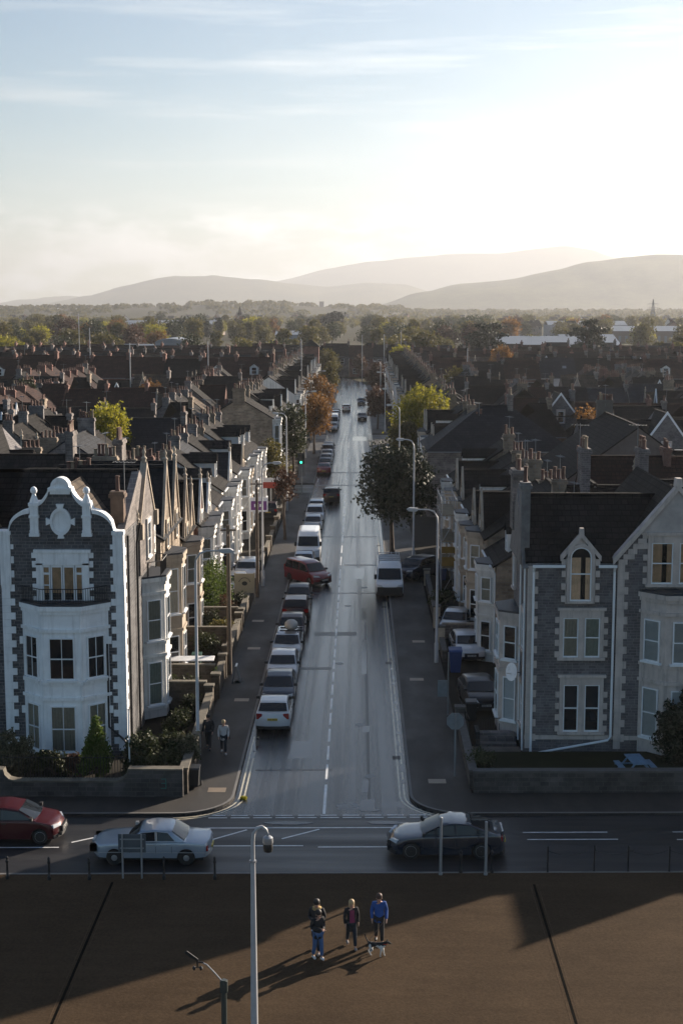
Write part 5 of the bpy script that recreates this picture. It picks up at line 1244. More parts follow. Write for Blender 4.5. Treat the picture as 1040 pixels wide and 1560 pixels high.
def leafball(rng, blobs, n, size, droop=.3, inner=.45, gap=-.2):
    """many small leaf faces through the volume of several lobes; returns a mesh"""
    bm = bmesh.new(); tot = sum(b[3] * b[4] * b[5] for b in blobs) ** 1.0
    for (cx, cy, cz, rx, ry, rz) in blobs:
        k = max(20, int(n * (rx * ry * rz) / tot))
        for _ in range(k):
            while True:
                d = Vector((rng.gauss(0, 1), rng.gauss(0, 1), rng.gauss(0, 1)))
                if d.length > .01: break
            d.normalize(); rr = inner + (1 - inner) * rng.random() ** .6
            q = noise.noise(Vector((d.x * 2.3 + cx, d.y * 2.3 + cy, d.z * 2.3 + cz * .7)))
            rr *= 1 + .5 * q
            if noise.noise(Vector((cx + d.x * rx, cy + d.y * ry, cz + d.z * rz)) * 1.1) < gap: continue
            p = Vector((cx + d.x * rx * rr, cy + d.y * ry * rr, cz + d.z * rz * rr))
            s = size * rng.uniform(.6, 1.35)
            u = Vector((rng.gauss(0, 1), rng.gauss(0, 1), rng.gauss(0, 1) - droop)); u.normalize()
            w = u.cross(Vector((rng.gauss(0, 1), rng.gauss(0, 1), rng.gauss(0, 1)))); w.normalize()
            vs = [bm.verts.new(p + u * s), bm.verts.new(p + w * s * .5 + u * .15 * s), bm.verts.new(p - u * s * .8), bm.verts.new(p - w * s * .5)]
            bm.faces.new(vs)
    me = bpy.data.meshes.new('crown'); bm.to_mesh(me); bm.free(); return me
def trunk_mesh(rng, h, r, blobs, lean=.05):
    mb = MB(); top = Vector((rng.uniform(-lean, lean) * h, rng.uniform(-lean, lean) * h, h))
    mb.tube([(0, 0, -.1), (0.02, .02, h * .12), tuple(top * .55), tuple(top)], [r * 1.45, r, r * .85, r * .6], 8)
    for b in blobs:
        c = Vector(b[:3]); mid = top.lerp(c, .5) + Vector((rng.uniform(-.2, .2), rng.uniform(-.2, .2), .15))
        mb.tube([tuple(top * .95), tuple(mid), tuple(c)], [r * .55, r * .35, r * .14], 5)
        for _ in range(3):
            e = c + Vector((rng.uniform(-1, 1) * b[3], rng.uniform(-1, 1) * b[4], rng.uniform(-.3, 1) * b[5])) * .8
            mb.tube([tuple(mid.lerp(c, .6)), tuple(e)], [r * .18, r * .05], 4)
    return mb.mesh('trunk', 50)
def tree_lobes(rng, w, h0, h1, n):
    out = []
    H_ = h1 - h0
    for i in range(n):
        t = rng.random(); a = rng.uniform(0, 2 * math.pi); z = h0 + H_ * (.22 + .62 * t)
        prof = math.sin(math.pi * (.2 + .72 * t)) ; rr = w / 2 * .55 * prof * rng.uniform(.5, 1.05)
        s = w / 2 * rng.uniform(.40, .60)
        out.append((rr * math.cos(a), rr * math.sin(a), z, s, s, min(s * .8, H_ * .26)))
    out.append((0, 0, h0 + H_ * .55, w * .30, w * .30, H_ * .34))
    return out
def tree(label, x, y, h, w, leaf, seed, n=5000, size=.16, h0=None, name='tree', cat='tree', group=None, nl=9, z=0.0, inner=.45, tr=None, gap=-.2):
    rng = random.Random(seed); h0 = h * .28 if h0 is None else h0
    r = thing(name, label, cat, (x, y, z), 0, group); bl = tree_lobes(rng, w, h0, h, nl)
    put('trunk', trunk_mesh(rng, h0 + (h - h0) * .25, tr or max(.1, h * .02), bl), BARK, r)
    put('crown', leafball(rng, bl, n, size, inner=inner, gap=gap), leaf, r)
    return r
def bush(label, x, y, h, w, leaf, seed, n=2200, size=.07, z=.1, d=None, name='bush', group=None):
    rng = random.Random(seed); bl = []
    for i in range(6): bl.append((rng.uniform(-.3, .3) * w, rng.uniform(-.3, .3) * (d or w), h * rng.uniform(.32, .62), w * rng.uniform(.26, .36), (d or w) * rng.uniform(.26, .36), h * rng.uniform(.30, .40)))
    r = thing(name, label, 'bush', (x, y, z), 0, group)
    mb = MB()
    for b in bl: mb.tube([(0, 0, -.05), (b[0] * .5, b[1] * .5, b[2] * .5), (b[0], b[1], b[2])], [.035, .025, .01], 5)
    mb.build('stems', BARK, r); put('foliage', leafball(rng, bl, n, size, inner=.5), leaf, r); return r
ST = 'trees along the street'
tree('big dark green street tree hanging over the right lane behind the white van', 2.95, 123.5, 10.2, 8.2, LEAF_CON, 3, 26000, .17, h0=1.7, group=ST, nl=18, gap=-.16, inner=.3)
tree('thin brown street tree beside the white van on the left', -6.85, 131, 7.2, 3.6, LEAF_BR, 5, 2600, .12, h0=3.6, group=ST, nl=7)
tree('dark green tree just past the left side street', -8.4, 183, 9.6, 6.2, LEAF_DK, 6, 6000, .2, h0=2, group=ST)
tree('bushy dark tree on the near corner of the left side street', -9.6, 160, 7.6, 4.6, LEAF_OL, 61, 3500, .17, h0=1.5, group=ST)
tree('orange autumn street tree on the left pavement', -6.6, 210, 9.2, 7.0, LEAF_OR, 7, 6500, .2, h0=2.4, group=ST)
tree('rusty orange tree farther up the left pavement', -7.2, 262, 10.4, 7.6, LEAF_OR, 8, 4500, .25, h0=2.6, group=ST)
tree('brown red street tree on the right past the far crossing', 3.4, 254, 8.6, 5.8, LEAF_BR, 9, 5000, .23, h0=1.6, group=ST)
tree('farthest brown street tree on the right', 4.0, 330, 9.4, 6.8, LEAF_BR, 10, 4000, .28, h0=1.4, group=ST)
tree('green tree closing the left side of the street far off', -7.0, 345, 9.0, 6.6, LEAF_OL, 11, 3500, .28, h0=1.4, group=ST)
tree('bright yellow green tree on the right above the hipped roof', 8.4, 187, 11.2, 10.6, LEAF_YG, 12, 16000, .22, h0=2.2, nl=14)
tree('dull green lower tree under the yellow green one on the right', 6.4, 178, 7.8, 5.6, LEAF_OL, 121, 6000, .22, h0=1.8, nl=9)
tree('bright yellow green tree among the roofs on the left', -26.6, 150, 11.9, 7.0, LEAF_YG, 13, 12000, .18, h0=3.2, nl=13)
tree('autumn orange tree between roofs far right', 27.6, 170, 10.4, 5.4, LEAF_OR, 14, 3800, .19)
tree('golden tree behind the red roofs right of the street end', 34, 345, 12.6, 8, LEAF_OR, 15, 3500, .3)
tree('rust brown creeper tree on the left among chimneys', -34, 235, 10.6, 6, LEAF_OR, 16, 3000, .25); tree('small dark evergreen at the left edge among the roofs', -51, 217, 11.4, 5, LEAF_DK, 17, 3000, .22)
tree('olive tree between roofs near the right street end', 20, 292, 11, 7, LEAF_OL, 18, 3000, .28); tree('golden green tree at the end of the street', 12, 410, 12, 9, LEAF_YG, 19, 3500, .33); tree('low green tree closing the middle of the far street', -8.5, 441, 8.0, 8.5, LEAF_OL, 210, 3000, .33, h0=1.0); tree('russet tree on the right of the far street end', 0.5, 444, 7.4, 7, LEAF_BR, 211, 2600, .33, h0=1.0); tree('rounded olive tree left of the street end', -9, 430, 9.5, 8, LEAF_OL, 20, 3000, .33)
# gardens in front of the white corner house
bush('pale leaved round shrub at the far left behind the front wall', -15.9, 62.9, 2.2, 1.9, LEAF_SHRUB, 30, 8000, .085)
bush('low dark shrub in front of the white bay', -14.0, 63.4, 1.25, 2.3, LEAF_DK, 31, 5000, .085, d=1.4)
bush('wide dark evergreen shrub at the corner of the front wall', -9.25, 62.6, 2.4, 2.5, LEAF_DK, 32, 11000, .09)
bush('grey leaved shrub spilling over the street wall by the lamp post', -8.15, 63.4, 2.1, 1.6, LEAF_SHRUB, 33, 6000, .08)
bush('rusty small shrub beside the conical conifer', -12.9, 62.9, 1.2, 1.1, LEAF_BR, 34, 2500, .07)
bush('dark shrub behind the wall at the right corner', 5.75, 63.2, 1.5, 1.6, LEAF_DK, 35, 1800, .07); bush('tall dark bush at the right edge before the bay', 15.9, 64.0, 3.9, 3.4, LEAF_CON, 36, 14000, .11, z=.3)
bush('bright small weed clump at the kerb corner', -5.05, 60.3, .16, .34, LEAF_YG, 37, 300, .05, z=.0); bush('low grass clump at the foot of the street wall', -7.55, 62.2, .5, .6, LEAF_HEDGE, 38, 300, .05, z=.12)
bush('pale climbing plant on a brick gatepost on the left', -7.95, 77.6, 1.3, .5, LEAF_HEDGE, 39, 500, .05, z=.4); bush('dark hedge shrub in the right front yard by the cars', 5.9, 99.5, 1.7, 2.0, LEAF_DK, 40, 1800, .08)
for i, (x, y, h, w, lf) in enumerate(((-9.8, 75.6, 1.9, 2.2, LEAF_DK), (-8.7, 75.4, 1.3, 1.3, LEAF_SHRUB), (-9.5, 79.6, 1.2, 1.6, LEAF_DK), (-9.4, 86.0, 1.8, 2.0, LEAF_DK), (-8.7, 90.4, 1.6, 1.8, LEAF_OL), (-10.0, 91.2, 2.0, 1.6, LEAF_DK), (-8.6, 72.2, 1.5, 1.3, LEAF_DK), (-9.0, 69.0, 1.7, 1.6, LEAF_DK))):
    bush(f'garden shrub behind the left pavement wall, {ONES[i]} of eight', x, y, h, w, lf, 140 + i, 2600, .08, z=.05, group='shrubs in the left front gardens')
rng = random.Random(44)
hd = thing('hedge', 'tall bright green hedge in front of the red brick house on the left', 'hedge', (-10.0, 97.6, .05))
put('foliage', leafball(rng, [(rng.uniform(-.8, .8), rng.uniform(-2.4, 2.4), rng.uniform(.8, 3.6), .8, .9, .9) for _ in range(22)], 9000, .085, inner=.3), LEAF_HEDGE, hd); MB().tube([(0, 0, -.05), (0, 0, 2.5)], .07, 6).build('stem', BARK, hd)
bush('reddish shrub beside the tall hedge on the left', -8.9, 95.6, 2.2, 1.6, LEAF_BR, 45, 1500, .08); bush('dark shrub at the foot of the hedge', -8.6, 99.5, 1.5, 1.5, LEAF_DK, 46, 1200, .08)
cn = thing('conical_conifer', 'small conical golden green conifer between the white bay and the corner', 'conifer', (-11.95, 62.7, .1))
MB().tube([(0, 0, -.1), (0, 0, 2.4)], [.06, .02], 6).build('trunk', BARK, cn)
put('crown', leafball(rng, [(0, 0, .5 + i * .25, .80 * (1 - i / 10.5) + .05, .80 * (1 - i / 10.5) + .05, .32) for i in range(10)], 11000, .075, droop=-.8, inner=.45), LEAF_HEDGE, cn)

# tree belt beyond the roofs, then the far town and woods
def far_proto(leaf, seed, shape):
    rng = random.Random(seed)
    r = thing('tree', '', 'tree')
    bl = tree_lobes(rng, 10 if shape != 'tall' else 6.5, 1.5, 11, 11)
    put('trunk', trunk_mesh(rng, 4, .28, bl[:5]), BARK, r); put('crown', leafball(rng, bl, 2600, .42, inner=.4), leaf, r); return r
FP = [(far_proto(l, 200 + i, s), d) for i, (l, s, d) in enumerate(((LEAF_OL, 'r', 'olive rounded tree'), (LEAF_YG, 'r', 'yellowing rounded tree'), (LEAF_OR, 'r', 'orange brown rounded tree'), (LEAF_DK, 'r', 'dark green rounded tree'), (LEAF_OL, 'tall', 'narrow olive tree'), (LEAF_BR, 'r', 'russet rounded tree')))]
rng = random.Random(91); spots = []
for _ in range(4000):
    if len(spots) >= 230: break
    y = 470 + 1000 * rng.random() ** 1.3; x = rng.uniform(-.26, .26) * y
    d_ = 5.0 + (y - 470) * .004
    if y < 560 and -12 < x < 40 and rng.random() < .8: continue
    if 560 < y < 760 and (x / y > .115 and rng.random() < .75): continue      # sheds stand here
    if y < 640 and (abs(x / y - .088) < .026 or abs(x / y - .159) < .026) and y > 420: continue      # open round the two cypresses
    if all((x - a) ** 2 + (y - b) ** 2 > d_ ** 2 for a, b in spots): spots.append((x, y))
spots.sort(key=lambda s: (round(s[1] / 90), s[0])); cnt = {}
for (x, y) in spots:
    i = rng.choice([0, 0, 0, 3, 3, 4, 4, 5, 0, 0, 1, 2, 0, 3]); p, d = FP[i]; band = int((y - 470) / 250); bn = ['nearest', 'second', 'third', 'farthest'][min(band, 3)]
    cnt[(i, bn)] = cnt.get((i, bn), 0) + 1
    s = rng.uniform(.95, 1.45) * (1.1 if y > 620 else .95)
    place(p, used, (x, y, 0), rng.uniform(0, 6.28), f'{d}, {nth(cnt[(i, bn)])} from the left in the {bn} tree belt', 'trees in the belt beyond the roofs', (s * 1.15, s * 1.15, s))
def cypress(label, x, y, h, w, seed):
    rng = random.Random(seed); r = thing('cypress_tree', label, 'conifer', (x, y, 0)); bl = []
    for i in range(34):
        t = rng.random() ** .8; a = rng.uniform(0, 6.283); rad = w / 2 * (1 - .62 * abs(t - .35) / .65) * rng.uniform(.3, 1)
        bl.append((rad * math.cos(a), rad * math.sin(a), h * (.18 + .76 * t), w * .13, w * .13, h * .035 + .25))
    bl.append((0, 0, h * .5, w * .22, w * .22, h * .32))
    put('trunk', trunk_mesh(rng, h * .35, h * .03, bl[:12]), BARK, r); put('crown', leafball(rng, bl, 12000, .42, droop=-.6, inner=.1), LEAF_CON, r)
cypress('broad flat-topped dark cypress left of the pale sheds', 40.5, 455, 17.5, 20, 71); cypress('dark spreading cypress right of the pale sheds', 73, 455, 18.5, 19, 72)
tree('big dark round tree on the skyline above the street end', -20, 1150, 19, 26, LEAF_CON, 73, 4000, .9)
for i, x in enumerate((-118, -112, -105, -98, -91)): tree(f'dark pointed conifer, {ONES[i]} from the left in the row of five beyond the belt', x, 900 + i * 9, 15 + (i % 3) * 1.5, 8, LEAF_CON, 80 + i, 1500, .6, h0=1.5, group='row of dark conifers')
# sheds and far buildings
def shed(label, x, y, w, d, h, mat, rz=0, arched=False):
    r = thing('shed', label, 'shed', (x, y, 0), rz); MB().box(-w/2, w/2, 0, d, 0, h).build('wall', mat, r)
    mb = MB()
    if arched:
        pts = [(w/2 * math.cos(R(a)) , h + .3 * w/2 * math.sin(R(a))) for a in range(0, 181, 15)]; mb.prism(pts, 'y', -.3, d + .3)
    else:
        for s in (0, 1): mb.slab((-w/2 - .3, -.3 if s == 0 else d + .3, h), (w/2 + .3, -.3 if s == 0 else d + .3, h), (w/2 + .3, d/2, h + d * .1), (-w/2 - .3, d/2, h + d * .1), .15)
    mb.build('roof', METALROOF, r)
    mb = MB(); n = int(w / 4)
    for i in range(n): mb.box(-w/2 + (i + .3) * w / n, -w/2 + (i + .7) * w / n, -.06, -.003, .3, h * .6)
    mb.build('shutter_doors', GREYPAINT, r); return r
SHW = M('pale_cladding', (0.24, 0.26, 0.30), .6, var=.1, scale=.2)
shed('long low pale shed behind the cypresses', 66, 560, 34, 40, 6.5, METALROOF); shed('second pale shed roof right of the dark cypress', 93, 570, 22, 40, 7, SHW); shed('pale arched warehouse between trees on the left', -72, 545, 11, 30, 8.5, SHW, arched=True)
shed('low white shed left of the arched warehouse', -92, 560, 20, 20, 5.5, SHW); shed('pale boxy building above the street end', -34, 690, 12, 18, 9, SHW);  pass
shed('long brown warehouse far right', 190, 900, 90, 30, 7.5, M('brown_cladding', (0.20, 0.15, 0.13), .8, var=.2)); shed('long brown warehouse far left', -150, 1150, 80, 30, 9, MATS['brown_cladding']); shed('grey white factory far right beyond the cypress', 175, 1100, 60, 30, 9, SHW)
fhp = [bgh(k) for k in ('red', 'slate', 'blue')]; k = 0; rng = random.Random(5)
for i in range(70):
    y = rng.uniform(1000, 2400); x = rng.uniform(-.25, .25) * y; o = place(rng.choice(fhp), used, (x, y, 0), rng.choice([0, R(90), R(20), R(-25)]), f'far distant house, {nth(i + 1)} placed out beyond the tree belt', 'distant houses', 1.3)
for p in fhp + [f[0] for f in FP]:
    if p.name not in used: drop_tree(p)
labs = sorted((o for o in C.objects if o.get('group') == 'distant houses'), key=lambda o: o.location.x / o.location.y)
for i, o in enumerate(labs): o['label'] = f'small distant house beyond the tree belt, {nth(i + 1)} from the left'
ct = thing('church_tower', 'thin distant church tower in the woods left of the street end', 'church tower', (-124, 1500, 0))
MB().box(-3, 3, -3, 3, 0, 15).box(-3.3, -2.2, -3.3, -2.2, 15, 18).box(2.2, 3.3, -3.3, -2.2, 15, 18).build('tower', RUBBLE2, ct); MB().lathe([(2.6, 0), (.1, 9)], 8, (0, 0, 15)).build('spire', SLATE, ct)
ct = thing('church_tower', 'square church tower on the hazy ridge above the street', 'church tower', (-98, 3800, 14)); MB().box(-6, 6, -6, 6, 0, 24).box(-6.6, 6.6, -6.6, 6.6, 24, 26).build('tower', RUBBLE2, ct)
py = thing('pylon', 'lattice pylon standing far off near the right edge', 'pylon', (306, 1500, 0)); mb = MB()
for a, b in ((-1, -1), (1, -1), (1, 1), (-1, 1)): mb.tube([(a * 4, b * 4, 0), (a * 1.2, b * 1.2, 20), (a * .3, b * .3, 31)], [.45, .35, .2], 5)
for i in range(10):
    z0, z1 = i * 3, i * 3 + 3; r0, r1 = 4 - i * .37, 4 - (i + 1) * .37
    for s in (-1, 1): mb.tube([(-r0, s * r0, z0), (r1, s * r1, z1)], .22, 4); mb.tube([(r0, s * r0, z0), (-r1, s * r1, z1)], .22, 4)
mb.build('lattice', GREYPAINT, py); mb = MB()
for z in (22, 26): mb.tube([(-6, 0, z), (0, 0, z + .8), (6, 0, z)], .25, 5)
mb.build('cross_arm', GREYPAINT, py)
# distant woods as one mass
def woods(name, label, n, y0, y1, size, leaf, seed, base=None):
    rng = random.Random(seed); bm = bmesh.new()
    for _ in range(n):
        y = rng.uniform(y0, y1); x = rng.uniform(-.27, .27) * y
        if noise.noise(Vector((x * .006, y * .004, seed))) < -.12: continue
        zb = base(x, y) if base else 0; w = rng.uniform(9, 26); h = rng.uniform(6, 12)
        for k in range(46):
            d = Vector((rng.gauss(0, 1), rng.gauss(0, 1), abs(rng.gauss(0, 1)))); d.normalize(); p = Vector((x + d.x * w * .55, y + d.y * w * .55, zb + h * .3 + d.z * h * .7 - .2))
            u = Vector((rng.gauss(0, 1), rng.gauss(0, 1), rng.gauss(0, 1))).normalized(); v = u.cross(Vector((.3, .5, rng.gauss(0, 1)))).normalized(); s = size * rng.uniform(.6, 1.3)
            bm.faces.new([bm.verts.new(p + u * s), bm.verts.new(p + v * s * .7), bm.verts.new(p - u * s), bm.verts.new(p - v * s * .7)])
    me = bpy.data.meshes.new(name); bm.to_mesh(me); bm.free(); tag(put(name, me, leaf), label, 'woods', None, 'stuff')
def ridge_low(x, y): return 20 * math.exp(-((y - 3600) / 800) ** 2) * (1 if x < 100 else .5) + (14 * math.exp(-((x + 280) / 260) ** 2) * math.exp(-((y - 3200) / 600) ** 2))
woods('far_woods', 'brown green woods across the flat land in the middle distance', 620, 1450, 2600, 1.9, LEAF_OL, 3); woods('far_woods', 'hazy woods and hedges on the low ridge before the hills', 1500, 2600, 4700, 3.0, LEAF_OL, 4, ridge_low)
m = MB(); N_ = 60
rows = []
for j in range(9):
    y = 2200 + j * 340; rows.append([m.b.verts.new((-1500 + 3000 * i / N_, y, ridge_low(-1500 + 3000 * i / N_, y) - .1 if 0 < j < 8 else -.3)) for i in range(N_ + 1)])
for a, b in zip(rows, rows[1:]):
    for i in range(N_): m.b.faces.new([a[i], a[i+1], b[i+1], b[i]])
structure('terrain', m, LAND, 80)

# ------------------------------------------------------------------ hills
HILL = M_ground('hill_fields', (0.016, 0.022, 0.012), (0.15, 0.135, 0.06), 0.95, 0.0022, 0.03, 0.0, spec=0.05)
def hill(prof, Y, depth, seed):
    mb = MB(); N = 110; x0, x1 = prof[0][0], prof[-1][0]; rows = []
    for j in range(15):
        v = j / 14; y = Y + (v - .62) * depth; sh = math.sin(math.pi * min(1, v / .62) / 2) ** 1.3 if v < .62 else math.cos((v - .62) / .38 * math.pi / 2)
        r_ = []
        for i in range(N + 1):
            px = x0 + (x1 - x0) * i / N
            for (a, b) in zip(prof, prof[1:]):
                if a[0] <= px <= b[0]: t = (px - a[0]) / (b[0] - a[0]); t = t * t * (3 - 2 * t) * .5 + t * .5; py_ = a[1] + (b[1] - a[1]) * t; break
            q = wp(px, py_, Y); n = noise.fractal(Vector((q.x * .0019 + seed, y * .0019, seed)), 1.0, 2.0, 5)
            r_.append(mb.b.verts.new((q.x, y, max(-.5, q.z * sh + n * 30 * min(1, sh + .1) * (1 if sh < .98 else .35)) if 0 < j < 14 else -1)))
        rows.append(r_)
    for a, b in zip(rows, rows[1:]):
        for i in range(N): mb.b.faces.new([a[i], a[i+1], b[i+1], b[i]])
    return structure('hill', mb, HILL, 70)
hill([(560, 470), (640, 446), (700, 432), (760, 428), (840, 414), (900, 399), (945, 391), (990, 387), (1050, 391), (1120, 400), (1260, 440)], 6800, 2200, 1)
hill([(40, 472), (90, 464), (140, 452), (190, 437), (240, 427), (270, 423), (330, 421), (390, 427), (440, 432), (500, 437), (560, 431), (620, 436), (690, 455), (760, 472)], 11000, 2800, 5)
hill([(300, 470), (380, 440), (440, 425), (500, 409), (560, 399), (640, 391), (700, 387), (760, 386), (820, 378), (855, 375), (890, 380), (930, 392), (990, 398), (1060, 405), (1200, 440)], 15500, 3400, 9)
hill([(-160, 455), (-60, 466), (0, 463), (60, 455), (100, 450), (150, 458), (230, 468), (300, 472)], 14000, 3000, 13)
# ------------------------------------------------------------------ street furniture
LAMPW = M('lamp_post_paint', (0.42, 0.42, 0.43), 0.5, var=.12, scale=2); LANT = M('lantern_glass', (0.5, 0.5, 0.48), .3, var=0.05)
LG = 'street lamps'
def street_lamp(label, x, y, h, arm, rz, z=PW):
    """column with a swept arm reaching along local +x"""
    r = thing('street_lamp', label, 'street lamp', (x, y, z), rz, LG)
    MB().tube([(0, 0, 0), (0, 0, 1.2), (0, 0, 1.25), (0, 0, h - .9)], [.13, .13, .085, .065], 10).build('post', LAMPW, r, smooth=50)
    MB().tube([(0, 0, h - .9), (0.03, 0, h - .45), (.22, 0, h - .12), (.55, 0, h - .01), (arm, 0, h)], [.06, .055, .05, .045, .04], 8).build('arm', LAMPW, r, smooth=50)
    ln = MB().prism([(arm - .05, h - .07), (arm + .55, h - .05), (arm + .62, h + .02), (arm + .45, h + .12), (arm - .05, h + .09)], 'y', -.12, .12).build('lantern', LAMPW, r)
    MB().prism([(arm + .05, h - .12), (arm + .5, h - .10), (arm + .52, h - .062), (arm + .02, h - .075)], 'y', -.1, .1).build('lens', LANT, ln); return r
street_lamp('tall grey street lamp in front of the white corner house, arm towards the street', -7.7, 66.2, 10.0, 1.2, 0)
street_lamp('street lamp on the left pavement before the white van', -7.4, 108.5, 9.6, .9, 0); street_lamp('street lamp past the left side street with pale tall post', -7.6, 150, 10.4, .9, R(180)); street_lamp('street lamp farther up the left pavement by the orange tree', -7.6, 204, 9.6, 1.0, 0); street_lamp('farthest left street lamp near the rusty tree', -7.6, 262, 10, 1.0, 0)
street_lamp('nearest right street lamp with long swept arm over the pavement', 4.75, 84.5, 9.4, 1.25, R(180)); street_lamp('second right street lamp behind the white van and big tree', 4.6, 117.5, 10.6, .9, R(180)); street_lamp('third right street lamp above the big street tree', 4.6, 160, 10.6, .9, R(180)); street_lamp('fourth right street lamp past the tree', 4.7, 196, 10.4, .9, R(180)); street_lamp('fifth right street lamp beyond the far crossing', 4.6, 248, 10.4, .9, R(180)); street_lamp('farthest right street lamp', 4.6, 300, 10.4, 1, R(180))
def pole(label, x, y, h, rad, mat, name='telegraph_pole', cat='pole', arms=True, z=PW):
    r = thing(name, label, cat, (x, y, z)); MB().tube([(0, 0, -.05), (0, 0, h)], [rad, rad * .72], 9).build('post', mat, r, smooth=50)
    if arms:
        MB().box(-.45, .45, -.05, .05, h - .35, h - .25).box(-.03, .03, -.45, .45, h - .6, h - .5).build('cross_arm', mat, r)
    return r
pole('dark wooden telegraph pole on the left pavement by the garden walls', -7.55, 81.5, 8.9, .15, WOODPOLE); pole('weathered telegraph pole beside the forecourt on the left', -7.5, 104.2, 8.8, .14, WOODPOLE); pole('telegraph pole far up the left side', -7.7, 232, 9.5, .15, WOODPOLE)
for i, (x, y, h) in enumerate(((-40, 250, 15.5), (-62, 330, 17), (-30, 285, 15), (-12, 300, 15), (1, 410, 14), (7, 395, 14.5), (13, 440, 15), (-82, 420, 20), (22, 290, 13.5))):
    pole(f'thin tall mast above the roofs, {ONES[i]} of nine', x, y, h, .12, GALV, 'mast', 'mast', False, 0)
wire = lambda a, b, sag: [tuple(Vector(a).lerp(Vector(b), t / 10) - Vector((0, 0, sag * 4 * (t/10) * (1 - t/10)))) for t in range(11)]
tag(MB().tube(wire((-7.55, 81.5, 8.9), (-10.6, 78, 7.9), .15), .012, 4).tube(wire((-7.55, 81.5, 8.9), (-10.6, 96, 6.9), .2), .012, 4).tube(wire((-7.55, 81.5, 8.8), (-7.5, 104.2, 8.8), .35), .012, 4).build('overhead_wire', BLACKIRON), 'thin overhead wires running from the dark telegraph pole to the left houses', 'wire')
# promenade lamp and mast close to the camera
nl = thing('lamp_column', 'tall pale lamp column with hooked top and dark hanging lantern on the promenade', 'lamp column', tuple(gp(388, 1600, PW)))
bx, by = nl.location.x, nl.location.y
MB().tube([(0, 0, 0), (0, 0, 5.75)], [.115, .068], 14).build('post', LAMPW, nl, smooth=50)
MB().tube([(0, 0, 5.75), (0, 0, 6.35), (.03, 0, 6.58), (.13, 0, 6.74), (.26, 0, 6.78), (.38, 0, 6.70), (.43, 0, 6.52)], [.06, .055, .052, .05, .045, .045, .04], 10).build('hooked_arm', LAMPW, nl, smooth=60)
ll = MB().lathe([(.05, .42), (.14, .36), (.155, .22), (.14, .18)], 14, (.43, 0, 6.1)).build('hood', GALV, nl, smooth=40)
MB().lathe([(.06, -.06), (.12, -.03), (.14, .06), (.14, .2), (.13, .22)], 14, (.43, 0, 6.08)).build('lantern', PLASTIC, nl, smooth=40); MB().lathe([(.10, 0), (.10, .06)], 12, (0, 0, 5.72)).build('collar', GALV, nl)
q = wp(341, 1500, 31); ms = thing('wind_mast', 'dark post with bent arm and small wind vane near the bottom edge', 'mast', (q.x, 31, PW)); H_ = q.z
MB().tube([(0, 0, 0), (0, 0, H_)], [.075, .065], 12).box(-.085, .085, -.06, .06, H_ - .30, H_ - .02).build('post', M('dark_post_paint', (.05, .06, .055), .4), ms)
MB().tube([(-.03, 0, H_ - .05), (-.20, 0, H_ + .16), (-.38, 0, H_ + .36), (-.50, 0, H_ + .42)], .016, 7).build('arm', GALV, ms)
vn = MB().tube([(-.46, 0, H_ + .42), (-.60, 0, H_ + .43)], .018, 7).tube([(-.60, 0, H_ + .5), (-.60, 0, H_ + .30)], .022, 8).tube([(-.68, 0, H_ + .30), (-.52, 0, H_ + .30)], .012, 5).lathe([(.02, -.05), (.045, 0), (.02, .05)], 8, (-.68, 0, H_ + .28)).lathe([(.02, -.05), (.045, 0), (.02, .05)], 8, (-.52, 0, H_ + .28)).build('cup_anemometer', BLACKIRON, ms)
MB().prism([(-.58, H_ + .46), (-.58, H_ + .50), (-.84, H_ + .70), (-.90, H_ + .66), (-.78, H_ + .54)], 'y', -.008, .008).build('vane', BLACKIRON, ms)
# bollards along the promenade edge
b0 = None; BG_ = 'bollards along the promenade edge'
for i, px in enumerate((13, 77, 138, 251, 328)):
    g = gp(px, 1342)
    lab = ['leftmost dark bollard on the promenade edge', 'second dark bollard from the left on the promenade edge', 'dark bollard just left of the two-post sign', 'dark bollard right of the two-post sign under the classic coupe', 'dark bollard nearest to the hooked lamp column'][i]
    if b0 is None:
        b0 = thing('bollard', lab, 'bollard', (g.x, 51.1, PW), 0, BG_); MB().lathe([(.10, 0), (.10, .12), (.065, .16), (.055, .62), (.085, .66), (.085, .72), (.06, .76), (.075, .84), (.03, .90)], 12).build('post', BLACKIRON, b0, smooth=40)
        b0.scale = (.7, .7, 1)
    else: o = copy_tree(b0); o.location = (g.x, 51.1 + g.x * .02 + .15, PW); o['label'] = lab
for i, px in enumerate((701, 748)):
    o = copy_tree(b0); o.location = (gp(px, 1332).x, 51.9, PW); o['label'] = ['dark bollard left of the right-hand grey signpost', 'dark bollard right of the right-hand grey signpost'][i]
rp0 = None
for i, px in enumerate((831, 902, 953, 1015)):
    lab = f'slim railing post with drooping chain, {ONES[i]} from the left on the right promenade edge'
    x = gp(px, 1326).x
    if rp0 is None:
        rp0 = thing('chain_post', lab, 'chain post', (x, 52.0, PW), 0, 'chain posts on the right promenade edge'); MB().lathe([(.05, 0), (.035, .05), (.03, .95), (.045, .97), (.02, 1.04)], 10).build('post', BLACKIRON, rp0, smooth=40)
        MB().tube(wire((0, 0, .85), (1.5, .03, .85), .18), .012, 5).build('chain', BLACKIRON, rp0)
    else: o = copy_tree(rp0); o.location = (x, 52.0 + .1, PW); o['label'] = lab
sg = thing('sign_board', 'two-post road sign seen from behind in front of the classic coupe', 'sign', (gp(202, 1343).x, 51.2, PW))
MB().tube([(-.36, 0, 0), (-.36, 0, 1.75)], .035, 8).tube([(.36, 0, 0), (.36, 0, 1.75)], .035, 8).build('post', GALV, sg); MB().box(-.52, .52, .04, .07, 1.0, 1.72).build('board', M('sign_back', (.07, .085, .10), .5), sg); MB().box(-.45, .45, .0395, .02, 1.15, 1.2).box(-.45, .45, .0395, .02, 1.5, 1.55).build('rail', GALV, sg)
